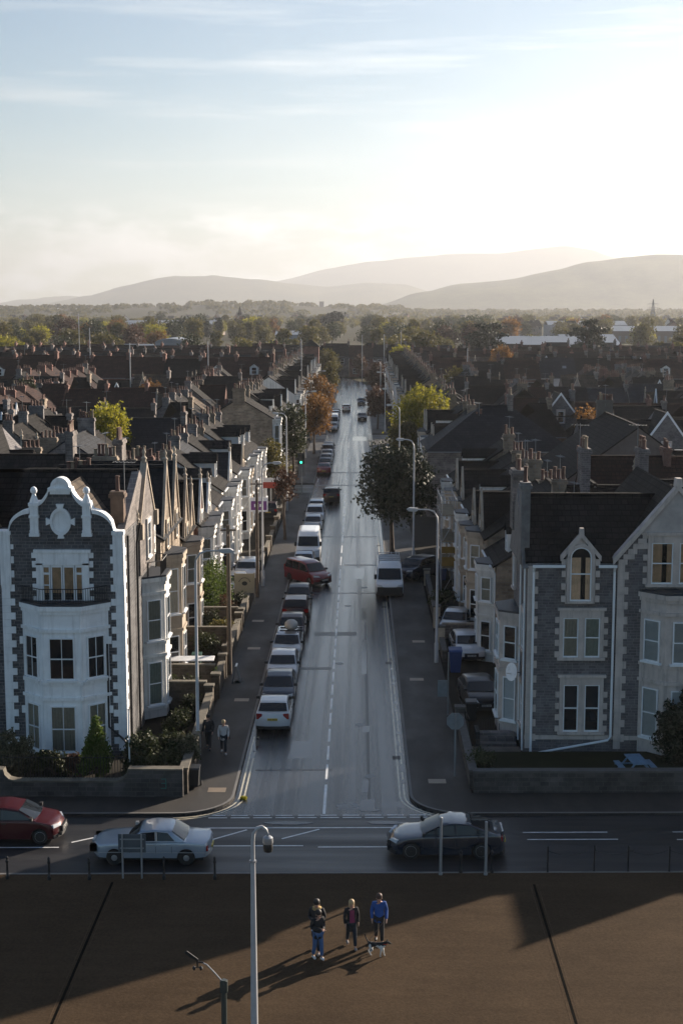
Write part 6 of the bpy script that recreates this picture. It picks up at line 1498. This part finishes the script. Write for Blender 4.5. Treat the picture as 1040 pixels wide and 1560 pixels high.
for i, (px, hh) in enumerate(((670, 2.2), (738, 2.05))):
    o = thing('sign_post', ['bare grey signpost standing before the front wheel of the dark saloon', 'bare grey signpost standing before the rear wheel of the dark saloon'][i], 'post', (gp(px, 1332).x, 51.7, PW)); MB().tube([(0, 0, 0), (0, 0, hh)], .055, 9).build('post', GALV, o); MB().lathe([(.06, 0), (.06, .05), (.01, .08)], 9, (0, 0, hh)).lathe([(.08, 0), (.08, .07)], 9).build('cap', GALV, o)
so = thing('stop_sign', 'back of an octagonal grey sign on a post by the right corner', 'sign', (4.45, 63.2, PW)); MB().tube([(0, 0, 0), (0, 0, 3.0)], .04, 8).build('post', GREYPAINT, so)
MB().prism([(.42 * math.cos(R(22.5 + 45 * i)), 2.6 + .42 * math.sin(R(22.5 + 45 * i))) for i in range(8)], 'y', .045, .075).build('board', M('sign_back_grey', (.20, .22, .24), .5, metal=.3), so)
s2 = thing('sign_post', 'slim post with small plain plate beyond the octagonal sign', 'sign', (4.75, 73.2, PW)); MB().tube([(0, 0, 0), (0, 0, 3.4)], .035, 8).build('post', GREYPAINT, s2); MB().box(-.55, -.05, -.04, -.01, 1.0, 1.9).build('plate', MATS['sign_back_grey'], s2)
wp_ = thing('sign_post', 'short white post in the garden by the wall corner of the white house', 'post', (-10.35, 62.2, .1)); MB().tube([(0, 0, 0), (0, 0, 3.4)], .04, 8).build('post', WHITE, wp_); MB().lathe([(.05, 0), (.05, .04)], 8, (0, 0, 3.4)).build('cap', GREYPAINT, wp_)
# traffic lights at the left side street
TLB = M('signal_housing', (.012, .012, .013), .5); GRN = M('green_signal', (.02, .5, .25), .4, var=0, emit=((.05, 1, .5), 1.0)); OFFL = M('unlit_lens', (.03, .02, .015), .4, var=0)
tl = thing('traffic_light', 'traffic light showing green at the left side street', 'traffic light', (-7.05, 174.2, PW)); MB().tube([(0, 0, 0), (0, 0, 3.4)], .06, 8).build('post', GREYPAINT, tl)
hd_ = MB().box(-.42, .42, -.03, .03, 2.2, 3.7).box(-.18, .18, -.20, -.031, 2.35, 3.55).build('signal_head', TLB, tl)
for z, mt, nm in ((3.3, OFFL, 'red_lens'), (2.95, OFFL, 'amber_lens'), (2.6, GRN, 'green_lens')): MB().prism([(.15 * math.cos(2*math.pi*i/14), z + .15 * math.sin(2*math.pi*i/14)) for i in range(14)], 'y', -.215, -.201).build(nm, mt, hd_)
t2 = thing('traffic_light', 'back of a grey signal head nearer than the green light', 'traffic light', (-6.55, 163.8, PW)); MB().tube([(0, 0, 0), (0, 0, 3.2)], .06, 8).build('post', GREYPAINT, t2); MB().box(-.38, .38, .0, .05, 2.1, 3.5).box(-.15, .15, .051, .25, 2.2, 3.4).build('signal_head', M('grey_backing', (.14, .15, .16), .5), t2)
# boards
sb = thing('sale_board', 'purple and white board hung from a post before the white terrace', 'board', (-9.1, 117.5, .05)); MB().box(-.04, .04, -.04, .04, 0, 5.9).build('post', WHITE2, sb)
MB().box(.05, 1.55, -.03, .03, 4.6, 5.8).build('board', M('white_board', (.75, .74, .76), .5, var=.03), sb); pb = MB().box(.15, 1.45, -.045, -.032, 4.75, 5.5).build('purple_panel', M('purple_board', (.16, .03, .20), .5, var=.03), sb)
MB().box(.42, .58, -.052, -.046, 5.0, 5.26).box(.66, .78, -.052, -.046, 4.95, 5.34).box(.86, 1.02, -.052, -.046, 5.02, 5.26).box(1.06, 1.14, -.052, -.046, 5.0, 5.2).build('white_mark', MATS['white_board'], pb)
s3 = thing('sale_board', 'red and white board over the black forecourt car', 'board', (-9.3, 150, .05)); MB().box(-.05, .05, -.05, .05, 0, 3.6).build('post', WHITE2, s3); MB().box(-.9, .9, -.09, -.06, 2.5, 3.15).build('red_panel', M('red_board', (.35, .03, .015), .5, var=.05), s3); MB().box(-.9, .9, -.09, -.06, 3.16, 3.6).build('white_panel', MATS['white_board'], s3)
cb = thing('notice_board', 'cream board with dark round emblem beside the left forecourt', 'board', (-8.25, 101.6, .05)); MB().box(-.75, -.66, -.04, .04, 0, 2.4).box(.66, .75, -.04, .04, 0, 2.4).build('post', CREAM, cb); bd = MB().box(-.72, .72, -.075, -.042, .9, 2.35).build('panel', M('cream_board', (.42, .35, .24), .6, var=.08), cb)
mb = MB()
for a in range(20, 161, 14): mb.box(.42 * math.cos(R(a)) - .03, .42 * math.cos(R(a)) + .03, -.082, -.076, 1.62 + .42 * math.sin(R(a)) - .035, 1.62 + .42 * math.sin(R(a)) + .035)
mb.prism([(.2 * math.cos(2*math.pi*i/12), 1.62 + .16 * math.sin(2*math.pi*i/12)) for i in range(12)], 'y', -.082, -.076); mb.build('emblem', PLATE_D, bd)
GWALL = MB_brick('mossy_garden_stone', (0.075, 0.060, 0.045), (0.125, 0.10, 0.075), (0.10, 0.085, 0.07), .38, .19, .016, wobble=.12, bump=.8, stain=.55, rnd=.2); GCOP = M('mossy_coping', (0.13, 0.115, 0.09), .9, var=.4, scale=2, bump=.4)
# ------------------------------------------------------------------ garden walls and railings
def wall_run(label, pts, h, th, mat, cap, name='garden_wall', posts=(), z=0.0, pm=None, ph=.35):
    """wall along a ground line with coping and gateposts"""
    r = thing(name, label, 'wall', (pts[0][0], pts[0][1], z)); o = Vector((pts[0][0], pts[0][1], 0)); a = MB(); c = MB()
    for (p, q) in zip(pts, pts[1:]):
        p = Vector((*p, 0)) - o; q = Vector((*q, 0)) - o; d = (q - p).normalized(); n = Vector((-d.y, d.x, 0))
        f = lambda k, e=0: [((p - d*e) + n * k).xy, ((q + d*e) + n * k).xy, ((q + d*e) - n * k).xy, ((p - d*e) - n * k).xy]
        a.prism([tuple(v) for v in f(th / 2)], 'z', 0, h); c.prism([tuple(v) for v in f(th / 2 + .04, .03)], 'z', h + .001, h + .09)
    a.build('wall', mat, r); c.build('coping', cap, r)
    for (x, y) in posts:
        pp = MB().box(x - o.x - .22, x - o.x + .22, y - o.y - .22, y - o.y + .22, 0, h + ph).build('gatepost', pm or mat, r); MB().box(x - o.x - .27, x - o.x + .27, y - o.y - .27, y - o.y + .27, h + ph, h + ph + .1).build('cap', cap, pp)
    return r
DKWALL = MB_brick('dark_wall_stone', (0.05, 0.046, 0.044), (0.085, 0.078, 0.073), (0.095, 0.088, 0.08), .4, .2, .014, wobble=.1, bump=.8, stain=.5)
fw = thing('garden_wall', 'dark stone front wall with scooped top and railings before the white corner house', 'wall', (-7.7, 60.4, 0))
prof = [(0, 0), (0, 1.35), (-2.4, 1.35)] + [(-2.4 - .55 + .55 * math.cos(R(a)) - 0, 1.35 - .55 * math.sin(R(a)) * 1) for a in (0, 30, 60, 90)][1:] + [(-7.4, .8)] + [(-7.4 - .0 - .5 * math.sin(R(a)), 1.3 - .5 * math.cos(R(a))) for a in (30, 60, 90)] + [(-10.6, 1.3), (-10.9, .85), (-16, .85), (-16, 0)]
MB().prism(prof, 'y', -.18, .18).build('wall', DKWALL, fw)
mb = MB(); tp = prof[1:-1]
for (a, b) in zip(tp, tp[1:]):
    if abs(a[0] - b[0]) + abs(a[1] - b[1]) > .02: mb.prism([a, b, (b[0], b[1] + .07), (a[0], a[1] + .07)], 'y', -.23, .23)
mb.build('coping', GCOP, fw)
mb = MB()
for i in range(124):
    x = -.4 - i * .125
    zb = 1.4 if x > -2.5 else (.85 if x > -7.4 else (1.35 if x > -10.7 else .9))
    if x < -2.6: mb.tube([(x, .1, zb), (x, .1, 1.95)], .012, 4)
mb.tube([(-2.5, .1, 1.82), (-15.9, .1, 1.82)], .018, 4); mb.build('railings', BLACKIRON, fw)
mb = MB(); gm = M('teal_mark', (.02, .16, .13), .6, var=.1)
for (x0, z0, x1, z1) in ((-.95, .95, -.75, .95), (-.75, .95, -.73, .75), (-.95, .75, -.74, .75), (-.74, .75, -.74, .52), (-.97, .52, -.74, .52)): mb.tube([(x0, -.19, z0), (x1, -.19, z1)], .018, 4)
mb.build('graffiti', gm, fw)
wall_run('rough stone wall running back along the left pavement from the corner', [(-7.7, 60.62), (-7.75, 66.5), (-7.85, 73.2)], 1.25, .32, GWALL, GCOP, posts=((-7.9, 73.4),))
wall_run('garden wall with brick gateposts beside the dark telegraph pole', [(-7.85, 76.6), (-7.9, 80.6)], 1.1, .3, GWALL, GCOP, posts=((-7.85, 76.4), (-7.9, 80.9)))
wall_run('garden wall below the second house on the left', [(-7.9, 83.6), (-7.95, 92.5)], 1.0, .3, GWALL, GCOP, posts=((-7.9, 83.4), (-7.95, 92.7))); wall_run('low garden wall before the green hedge', [(-7.95, 94.2), (-8, 101)], 1.0, .3, GWALL, GCOP, posts=((-7.95, 94.0),))
for i, (y, x1) in enumerate(((73.8, -11.0), (78.4, -11.2), (88.0, -11.2), (94, -11.2))): wall_run(f'stone party wall between left front gardens, {ONES[i]} up from the corner', [(x1, y), (-8.1, y)], 1.45 if i else 1.7, .28, GWALL if i % 2 else GWALL, GCOP)
for i, y in enumerate((118, 124, 130, 136, 142, 148, 154, 160)): wall_run(f'low front wall of the white terrace, {ONES[i]} along', [(-8, y - 2.9), (-8, y + 1.4)], .9, .25, GWALL, GCOP, posts=((-8, y + 1.6),))
wall_run('dark stone wall along the front road on the right', [(5.15, 61.25), (30, 61.75)], 1.0, .36, DKWALL, M('dark_coping', (.10, .095, .09), .9, var=.3)); wall_run('dark wall along the right pavement beside the corner house', [(5.15, 61.5), (5.2, 70.5)], .9, .3, DKWALL, MATS['dark_coping'], posts=((5.2, 70.7),))
wall_run('low rendered wall with pale gateposts before the right front cars', [(5.25, 84.6), (5.3, 90.6)], .8, .25, DKWALL, MATS['dark_coping'], posts=((5.25, 88.2), (5.3, 94.4)), pm=CREAM, ph=.7); wall_run('low wall farther along the right pavement', [(5.3, 96.5), (5.35, 109)], .9, .25, DKWALL, MATS['dark_coping'], posts=((5.35, 109.3),), pm=CREAM); wall_run('short rough wall between right front yards', [(5.5, 91.2), (7.9, 91.2)], 1.0, .25, RUBBLE2, CREAM)
rl = thing('railing', 'black handrail and gate beside the steps of the grey corner house', 'railing', (6.2, 69.3, .05)); mb = MB()
for i in range(14): mb.tube([(i * .125, 0, 0), (i * .125, 0, 1.05)], .012, 4)
mb.tube([(0, 0, 1.05), (1.65, 0, 1.05)], .02, 5); mb.tube([(-.6, .2, 0), (-.6, .2, .95), (-1.0, 2.2, 1.5)], .025, 6); mb.build('bars', BLACKIRON, rl)
stp = thing('steps', 'three stone steps up to the side path of the grey corner house', 'steps', (6.9, 67.9, 0.05)); mb = MB()
for i in range(3): mb.box(-.9, .9, i * .32, 1.1, i * .17, (i + 1) * .17)
mb.build('treads', RUBBLE2, stp); MB().box(-1.1, -.905, 0, 1.2, 0, .75).build('side_wall', DKWALL, stp)
tag(MB().box(5.6, 7.9, 65.2, 67.7, .05, .13).build('flagstones', M('mixed_flagstone', (.16, .13, .11), .7, var=.45, scale=1.2)), None, None, None, 'structure').name = 'path'
# bins, picnic table, bench, cycle
def bin_(label, x, y, mat, z=.05, rz=0.0, s=1.0):
    r = thing('wheelie_bin', label, 'bin', (x, y, z), rz); a = MB(); P = lambda k, zz: [(-.26*k, -.32*k), (.26*k, -.32*k), (.26*k, .32*k), (-.26*k, .32*k)]
    lo = [a.b.verts.new((px * s, py * s, .08)) for px, py in P(.8, 0)]; hi = [a.b.verts.new((px * s, py * s, .98 * s)) for px, py in P(1.05, 0)]
    for i in range(4): a.b.faces.new([lo[i], lo[(i+1) % 4], hi[(i+1) % 4], hi[i]])
    a.b.faces.new(lo); a.b.faces.new(hi); a.build('tub', mat, r); MB().prism([(-.36*s, .99*s), (.36*s, .99*s), (.30*s, 1.09*s), (-.28*s, 1.06*s)], 'x', -.29*s, .29*s).build('lid', mat, r)
    MB().tube([(-.2, .36 * s, .98 * s), (.2, .36 * s, .98 * s)], .02, 6).build('handle', PLASTIC, r)
    for sx in (-1, 1): MB().tube([(sx * .25, .27, .11), (sx * .31, .27, .11)], .11, 10).build('wheel', TYRE, r)
BLUEB = M('blue_bin', (.015, .045, .16), .5, var=.1); bin_('large blue bin at the right pavement edge before the white car', 5.75, 82.4, BLUEB, s=1.35); bin_('blue bin in the shade beside the dark off-roader on the right', 6.7, 111.2, BLUEB); bin_('dark bin by the black handrail on the right', 5.9, 72.3, M('dark_bin', (.02, .022, .024), .45), s=1.05)
bin_('dark green bin in the left garden behind the party wall', -9.6, 82.6, M('green_bin', (.015, .06, .045), .5)); bin_('black bin against the street wall at the corner', -7.35, 61.6, MATS['dark_bin'], z=PW, s=.9)
ab = thing('street_board', 'dark a-shaped board leaning at the kerb of the left pavement', 'board', (-7.0, 79.8, PW)); MB().slab((-.1, -.3, 0), (-.1, .3, 0), (.3, .3, .0), (.3, -.3, .0), .01).prism([(-.25, 0), (-.2, 0), (.02, 1.0), (-.03, 1.0)], 'y', -.35, .35).prism([(.25, 0), (.2, 0), (-.02, 1.0), (.03, 1.0)], 'y', -.35, .35).build('panel', MATS['grey_backing'], ab); MB().box(-.05, .05, -.36, .36, .98, 1.03).build('top_rail', WHITE, ab)
q = gp(968, 1180, .5); PB = M('blue_painted_wood', (.12, .22, .33), .7, var=.25, scale=4); pt = thing('picnic_table', 'blue painted picnic table on the dark lawn in front of the stone bay', 'picnic table', (q.x, q.y, .5), R(96)); mb = MB()
for i in range(5): mb.box(-.75, .75, -.36 + i * .146, -.36 + i * .146 + .13, .70, .74)
mb.build('tabletop', PB, pt)
for s in (-1, 1):
    mb = MB(); mb.box(-.75, .75, s * .72 - .13, s * .72 - .01, .41, .45); mb.box(-.75, .75, s * .72 + .01, s * .72 + .13, .41, .45); mb.build('bench_seat', PB, pt)
    mb = MB()
    for t in (-1, 1): mb.tube([(s * .55, t * .78, 0), (s * .55, t * .22, .69)], .045, 5)
    mb.box(s * .55 - .03, s * .55 + .03, -.84, .84, .33, .405); mb.build('leg_frame', PB, pt)
bn = thing('bench', 'dark slatted bench under the right window of the white bay', 'bench', (-12.3, 64.3, .1)); mb = MB()
for z in (.48, .62, .76): mb.box(-.7, .7, .22, .26, z, z + .09)
mb.build('backrest', BLACKIRON, bn); MB().box(-.7, .7, -.22, -.02, .42, .46).box(-.7, .7, 0, .2, .42, .46).build('seat', BLACKIRON, bn)
for s in (-1, 1): MB().box(s * .62 - .04, s * .62 + .04, -.2, .25, 0, .415).build('leg', BLACKIRON, bn)
cv = thing('car_port_roof', 'white corrugated sheet lying over a left front garden', 'sheet', (-9.6, 80.0, 1.4)); MB().slab((-1.4, -.4, .0), (1.3, -.35, .03), (1.3, .4, .12), (-1.4, .4, .1), .05).build('sheet', WHITE, cv)
for sx in (-1, 1): MB().box(sx * 1.1 - .04, sx * 1.1 + .04, .1, .18, -1.35, .0).build('post', WOODPOLE, cv)
sf = thing('scaffolding', 'pole scaffolding with yellow guards against a right terrace front', 'scaffolding', (6.75, 108.5, .05)); mb = MB()
for x in (-.5, .6):
    for y in (-3, -1, 1, 3): mb.tube([(x, y, 0), (x, y, 7.4)], .026, 6)
for z in (2, 4, 6, 7.2):
    for x in (-.5, .6): mb.tube([(x, -3.2, z), (x, 3.2, z)], .024, 6)
    for y in (-3, -1, 1, 3): mb.tube([(-.6, y, z), (.7, y, z)], .024, 6)
for z in (0, 2, 4): mb.tube([(-.5, -3, z), (.6, -3, z + 2)], .022, 5); mb.tube([(-.5, -3, z), (-.5, -1, z + 2)], .022, 5)
mb.build('poles', GALV, sf); mb = MB()
for z in (2.06, 4.06, 6.06): mb.box(-.5, .6, -3.1, 3.1, z, z + .05)
mb.build('boards', M('scaffold_board', (.20, .15, .09), .9, var=.25), sf); MB().box(-.5, .6, -3.08, -3.04, 2.2, 2.9).box(-.5, .6, -3.08, -3.04, 3.2, 3.7).build('yellow_guard', M('yellow_guard', (.22, .13, .02), .6), sf)
# ------------------------------------------------------------------ people
SKIN = M('skin', (.42, .25, .18), .6, var=.05); HAIR_D = M('dark_hair', (.02, .014, .011), .6, var=.2); HAIR_B = M('fair_hair', (.42, .30, .16), .6, var=.2); HAIR_R = M('brown_hair', (.07, .035, .022), .6, var=.2)
def cloth(n, c): return M(n, c, .85, var=.15, scale=5)
def skinmesh(name, verts, edges, rad, mat, parent, root=0, sub=1):
    me = bpy.data.meshes.new(name); me.from_pydata([Vector(v) for v in verts], edges, []); o = put(name, me, mat, parent)
    o.modifiers.new('skin', 'SKIN'); o.modifiers.new('sub', 'SUBSURF').levels = sub; o.modifiers['sub'].render_levels = sub
    if not me.skin_vertices: bpy.context.view_layer.update()
    sv = me.skin_vertices[0].data if me.skin_vertices else me.attributes and None
    for i, r_ in enumerate(rad): sv[i].radius = (r_, r_) if isinstance(r_, float) else r_; sv[i].use_root = (i == root)
    for p in me.polygons: p.use_smooth = True
    o.modifiers['skin'].use_smooth_shade = True
    return o
def person(label, x, y, rz, h=1.72, z=PW, top=None, legs=None, shoe=None, hair=HAIR_D, hairlen=.0, coat=0.0, stride=.15, larm=(.05, -.1), rarm=(-.05, -.1), lean=0.0, collar=None, shirt=None, lookdown=.02, elbow=.10, hug=False, skirt=False, hat=None, bag=None):
    s = h / 1.75; r = thing('person', label, 'person', (x, y, z), rz); top = top or cloth('black_cloth', (.015, .015, .017)); legs = legs or top
    L = lambda px, py_, pz: (px * s, py_ * s, pz * s)
    pel, sp_1, che, nek, hed, crn = L(0, 0, .96), L(0, -lean*.3, 1.14), L(0, -lean*.7, 1.36), L(0, -lean - .01, 1.50), L(0, -lean - .035 - lookdown, 1.60), L(0, -lean - .03 - lookdown, 1.70)
    V = [pel, sp_1, che, nek, hed, crn]; E_ = [(0, 1), (1, 2), (2, 3), (3, 4), (4, 5)]; Rr = [(.15*s, .11*s), (.135*s, .10*s), (.16*s, .11*s), .055*s, (.075*s, .095*s), (.072*s, .088*s)]
    arms = []
    for sd, (fx, fy_) in ((-1, larm), (1, rarm)):
        sh, el = L(sd * .19, -lean*.8, 1.43), L(sd * (.25), -lean*.8 - fx * .5 + .03, 1.16); wr = L(sd * (.24 if not hug else .02), -lean - elbow + fy_ - (.18 if hug else 0), .93 if not hug else 1.2)
        b = len(V); V += [sh, el, wr]; E_ += [(2, b), (b, b+1), (b+1, b+2)]; Rr += [.062*s, .045*s, .030*s]
        d = (Vector(wr) - Vector(el)).normalized(); pm = Vector(wr) + d * .07 * s; pb = len(V); V.append(tuple(pm)); E_.append((b+2, pb)); Rr.append((.032*s, .018*s))
        for k in range(4):
            off = Vector((0, (k - 1.5) * .019 * s, 0)); f1 = pm + d * (.045 - abs(k - 1.3) * .004) * s + off; f2 = f1 + d * (.032 - abs(k-1.3)*.004) * s + Vector((-sd * .012 * s, 0, 0)); i = len(V); V += [tuple(f1), tuple(f2)]; E_ += [(pb, i), (i, i+1)]; Rr += [.009*s, .008*s]
        th = pm + Vector((0, -.035 * s, -.0)) + d * .005; i = len(V); V += [tuple(th), tuple(th + d * .035 * s)]; E_ += [(pb, i), (i, i+1)]; Rr += [.010*s, .009*s]
        arms.append((sh, el, wr))
    lg = []
    for sd in (-1, 1):
        st_ = stride * sd; hp, kn, an, toe = L(sd * .09, 0, .93), L(sd * .095, -st_ * .6 - .03, .52), L(sd * .10, -st_ + (.05 if st_ < 0 else 0), .09 + (.06 if st_ < -.1 else 0)), L(sd * .115, -st_ - .13, .035)
        b = len(V); V += [hp, kn, an, toe]; E_ += [(0, b), (b, b+1), (b+1, b+2), (b+2, b+3)]; Rr += [.09*s, .06*s, .042*s, .03*s]; lg.append((hp, kn, an, toe))
    body = skinmesh('body', V, E_, Rr, SKIN, r, 0, 2)
    # clothes
    hemz = .79 - coat; hem = L(0, 0, hemz); V = [hem, pel, sp_1, che, L(0, -lean*.9, 1.475)]; E_ = [(0, 1), (1, 2), (2, 3), (3, 4)]; k = 1.0 + coat * .3; Rr = [(.195*s*k, .165*s*k), (.185*s, .15*s), (.165*s, .13*s), (.185*s, .135*s), (.085*s, .085*s)]
    for (sh, el, wr) in arms: b = len(V); V += [sh, el, wr]; E_ += [(3, b), (b, b+1), (b+1, b+2)]; Rr += [.082*s, .065*s, .05*s]
    jk = skinmesh('coat' if coat > .1 else 'jacket', V, E_, Rr, top, r, 1, 2)
    if shirt: MB().prism([(-.085*s, .98*s), (.095*s, .98*s), (.075*s, 1.42*s), (-.07*s, 1.42*s)], 'y', (-.165 - lean)*s, (-.10 - lean)*s).build('shirt', shirt, r)
    if collar: MB().lathe([(.11*s, 0), (.165*s, .03), (.15*s, .09), (.09*s, .12)], 12, (0, -lean*s, 1.42*s), sy=.85).build('hood_collar', collar, r, smooth=60)
    V = [L(0, 0, .97)]; E_ = []; Rr = [(.165*s, .125*s)]
    for (hp, kn, an, toe) in lg: b = len(V); V += [hp, kn, (an[0], an[1], an[2] + .03)]; E_ += [(0, b), (b, b+1), (b+1, b+2)]; Rr += [.105*s, .08*s, .065*s]
    skinmesh('trousers', V, E_, Rr, legs, r, 0, 2)
    for (hp, kn, an, toe) in lg:
        heel = (an[0], an[1] + .06*s, an[2] - .045*s); skinmesh('shoe', [heel, (an[0], an[1] - .03*s, an[2] - .03*s), (toe[0], toe[1] - .02*s, max(.035, an[2] - .05*s))], [(0, 1), (1, 2)], [.042*s, .052*s, .042*s], shoe or PLASTIC, r, 1, 2)
    hx, hy, hz = crn
    mb = MB(); prof = [(.094, -.06), (.104, .0), (.098, .05), (.07, .095), (.02, .115)]; mb.lathe([(a * s, b * s) for a, b in prof], 14, (hx, hy + .018*s, hz - .01*s), sy=1.12)
    if hairlen: mb.lathe([(.06*s, 0), (.10*s, .05*s), (.108*s, hairlen*s*.5), (.10*s, hairlen*s)], 12, (hx, hy + .045*s, hz - hairlen*s + .02*s), sy=.8)
    mb.build('hair', hat or hair, r, smooth=60)
    fy_ = hed[1] - .098*s; MB().prism([(-.016*s, hed[2] - .02*s), (.016*s, hed[2] - .02*s), (.006*s, hed[2] + .035*s), (-.006*s, hed[2] + .035*s)], 'y', fy_ - .016*s, fy_ + .03*s).build('nose', SKIN, r)
    for e in (-1, 1): MB().lathe([(.004*s, -.006*s), (.011*s, 0), (.004*s, .006*s)], 8, (e * .032*s, fy_ + .006*s, hed[2] + .04*s)).build('eye', HAIR_D, r)
    MB().box(-.024*s, .024*s, fy_ - .002*s, fy_ + .02*s, hed[2] - .048*s, hed[2] - .038*s).build('mouth', M('lips', (.30, .10, .09), .6, var=0), r)
    for e in (-1, 1): MB().lathe([(.008*s, -.025*s), (.018*s, 0), (.01*s, .028*s)], 8, (e * .088*s, hed[1] + .01*s, hed[2] + .02*s)).build('ear', SKIN, r)
    if bag: MB().box(.16*s, .34*s, -.12*s, .12*s, .78*s, 1.02*s).build('bag', bag, r); 
    return r
BLK = cloth('black_cloth', (.015, .015, .017)); JEANS = cloth('blue_jeans', (.05, .11, .24)); DKJ = cloth('dark_jeans', (.018, .022, .03)); BLUEJ = cloth('blue_jacket', (.02, .075, .27)); PLUM = cloth('plum_jumper', (.22, .03, .085)); TAN = cloth('tan_fur', (.38, .26, .10)); WHT = cloth('pale_jacket', (.45, .43, .42)); WSH = M('white_trainers', (.6, .58, .58), .6, var=.1)
p = gp(484, 1466); person('person in black jacket, blue jeans and white trainers holding close to a companion', p.x, p.y, R(28), 1.70, top=BLK, legs=JEANS, shoe=WSH, hair=HAIR_D, hairlen=.22, coat=.05, stride=.10, hug=True, lookdown=.05)
p = gp(482, 1455); person('taller person in long dark coat with tan fur collar standing behind the one in jeans', p.x + .02, p.y - .02, R(-12), 1.84, top=cloth('dark_coat', (.02, .018, .02)), legs=DKJ, shoe=cloth('grey_shoe', (.2, .19, .19)), coat=.36, stride=.20, hug=True, collar=TAN, hair=HAIR_D, lookdown=.03)
p = gp(535, 1448); person('woman with fair hair, plum jumper and open black coat walking', p.x, p.y, R(10), 1.66, top=BLK, legs=DKJ, shoe=cloth('grey_shoe', (.2, .19, .19)), hair=HAIR_B, hairlen=.26, coat=.22, stride=.24, shirt=PLUM, larm=(.1, -.02), rarm=(-.1, .06))
p = gp(577, 1442); person('person in blue jacket and dark trousers walking the dog', p.x, p.y, R(0), 1.76, top=BLUEJ, legs=BLK, hair=HAIR_R, coat=.02, stride=.12, lookdown=.05, larm=(.1, -.06))
p = gp(318, 1142, PW); person('pedestrian in black on the left pavement with bare lower arms', p.x, p.y, R(-5), 1.76, top=BLK, legs=cloth('dark_shorts', (.03, .03, .034)), stride=.16, coat=.03); p = gp(341, 1148, PW); person('pedestrian in pale jacket with dark bag on the left pavement', p.x, p.y, R(4), 1.66, top=WHT, legs=DKJ, hair=HAIR_B, stride=.18, coat=.10, bag=BLK, shoe=WSH)
# dog
def M_dog():
    m, t, b = principled('dog_coat'); co = t.new('ShaderNodeTexCoord').outputs['Object']
    n = t.noise(t.mapping(co, scale=(1, 2.2, 1.4), loc=(.4, .22, .1)), 2.6, 2); sp = t.new('ShaderNodeSeparateXYZ'); t.link(co, sp.inputs[0])
    f = t.math('ADD', n, t.math('MULTIPLY', t.math('SUBTRACT', sp.outputs[2], .34), 1.1)); t.link(t.mix(t.ramp(f, [(.50, 0), (.54, 1)]), (.60, .58, .55), (.016, .015, .015)), b.inputs['Base Color']); b.inputs['Roughness'].default_value = .85; return m
q = gp(574, 1456, PW); dg = thing('dog', 'small black and white dog trotting beside the person in blue', 'dog', (q.x, q.y, PW), R(70))
V = [(0, .22, .38), (0, .05, .39), (0, -.18, .40), (0, -.27, .46), (0, -.36, .55), (0, -.40, .53), (0, -.50, .50)]; E_ = [(i, i+1) for i in range(6)]; Rr = [(.085, .09), (.085, .085), (.095, .115), (.07, .075), (.062, .062), (.05, .05), (.026, .026)]
b = len(V); V += [(0, .31, .44), (0, .40, .58), (0, .44, .70)]; E_ += [(0, b), (b, b+1), (b+1, b+2)]; Rr += [.026, .020, .014]
for sd, st_ in ((-1, .05), (1, -.05)):
    b = len(V); V += [(sd * .065, -.18, .30), (sd * .065, -.18 + st_ * .5, .17), (sd * .065, -.18 + st_, .035), (sd * .065, -.215 + st_, .02)]; E_ += [(2, b), (b, b+1), (b+1, b+2), (b+2, b+3)]; Rr += [.045, .026, .02, .02]
    b = len(V); V += [(sd * .06, .21, .28), (sd * .065, .16 - st_ * .5, .21), (sd * .065, .28 - st_, .13), (sd * .065, .25 - st_, .03), (sd * .065, .215 - st_, .02)]; E_ += [(0, b), (b, b+1), (b+1, b+2), (b+2, b+3), (b+3, b+4)]; Rr += [.055, .038, .02, .018, .02]
skinmesh('body', V, E_, Rr, M_dog(), dg, 1, 2)
for s in (-1, 1): MB().prism([(-.37, .60), (-.32, .60), (-.31, .53), (-.33, .50)], 'x', s * .055 - .012, s * .055 + .012).build('ear', BLK, dg); MB().lathe([(.004, -.006), (.01, 0), (.004, .006)], 6, (s * .03, -.43, .565)).build('eye', HAIR_D, dg)
MB().lathe([(.006, -.01), (.014, 0), (.006, .01)], 8, (0, -.525, .505)).build('nose', HAIR_D, dg); MB().lathe([(.082, -.012), (.084, 0), (.082, .012)], 14, (0, -.285, .475)).build('collar', MATS['red_board'], dg)
ld = tag(MB().tube([(q.x - .26, q.y + .1, PW + .50), (q.x - .10, q.y + .28, PW + .62), (gp(577, 1442).x + .24, gp(577, 1442).y - .12, PW + .95)], .008, 5).build('dog_lead', HAIR_R), 'thin dog lead between the dog and the person in blue', 'lead')
# ------------------------------------------------------------------ air
hz = bpy.data.materials.new('haze'); hz.use_nodes = True; t = NT(hz.node_tree); t.n.clear(); o = t.new('ShaderNodeOutputMaterial'); v = t.new('ShaderNodeVolumePrincipled')
v.inputs['Color'].default_value = (.64, .66, .70, 1); v.inputs['Density'].default_value = 0.000105; v.inputs['Anisotropy'].default_value = .4; t.link(v.outputs[0], o.inputs['Volume'])
tag(MB().box(-9200, 9200, -400, 18700, -1.1, 720).build('haze', hz), None, None, None, 'stuff')
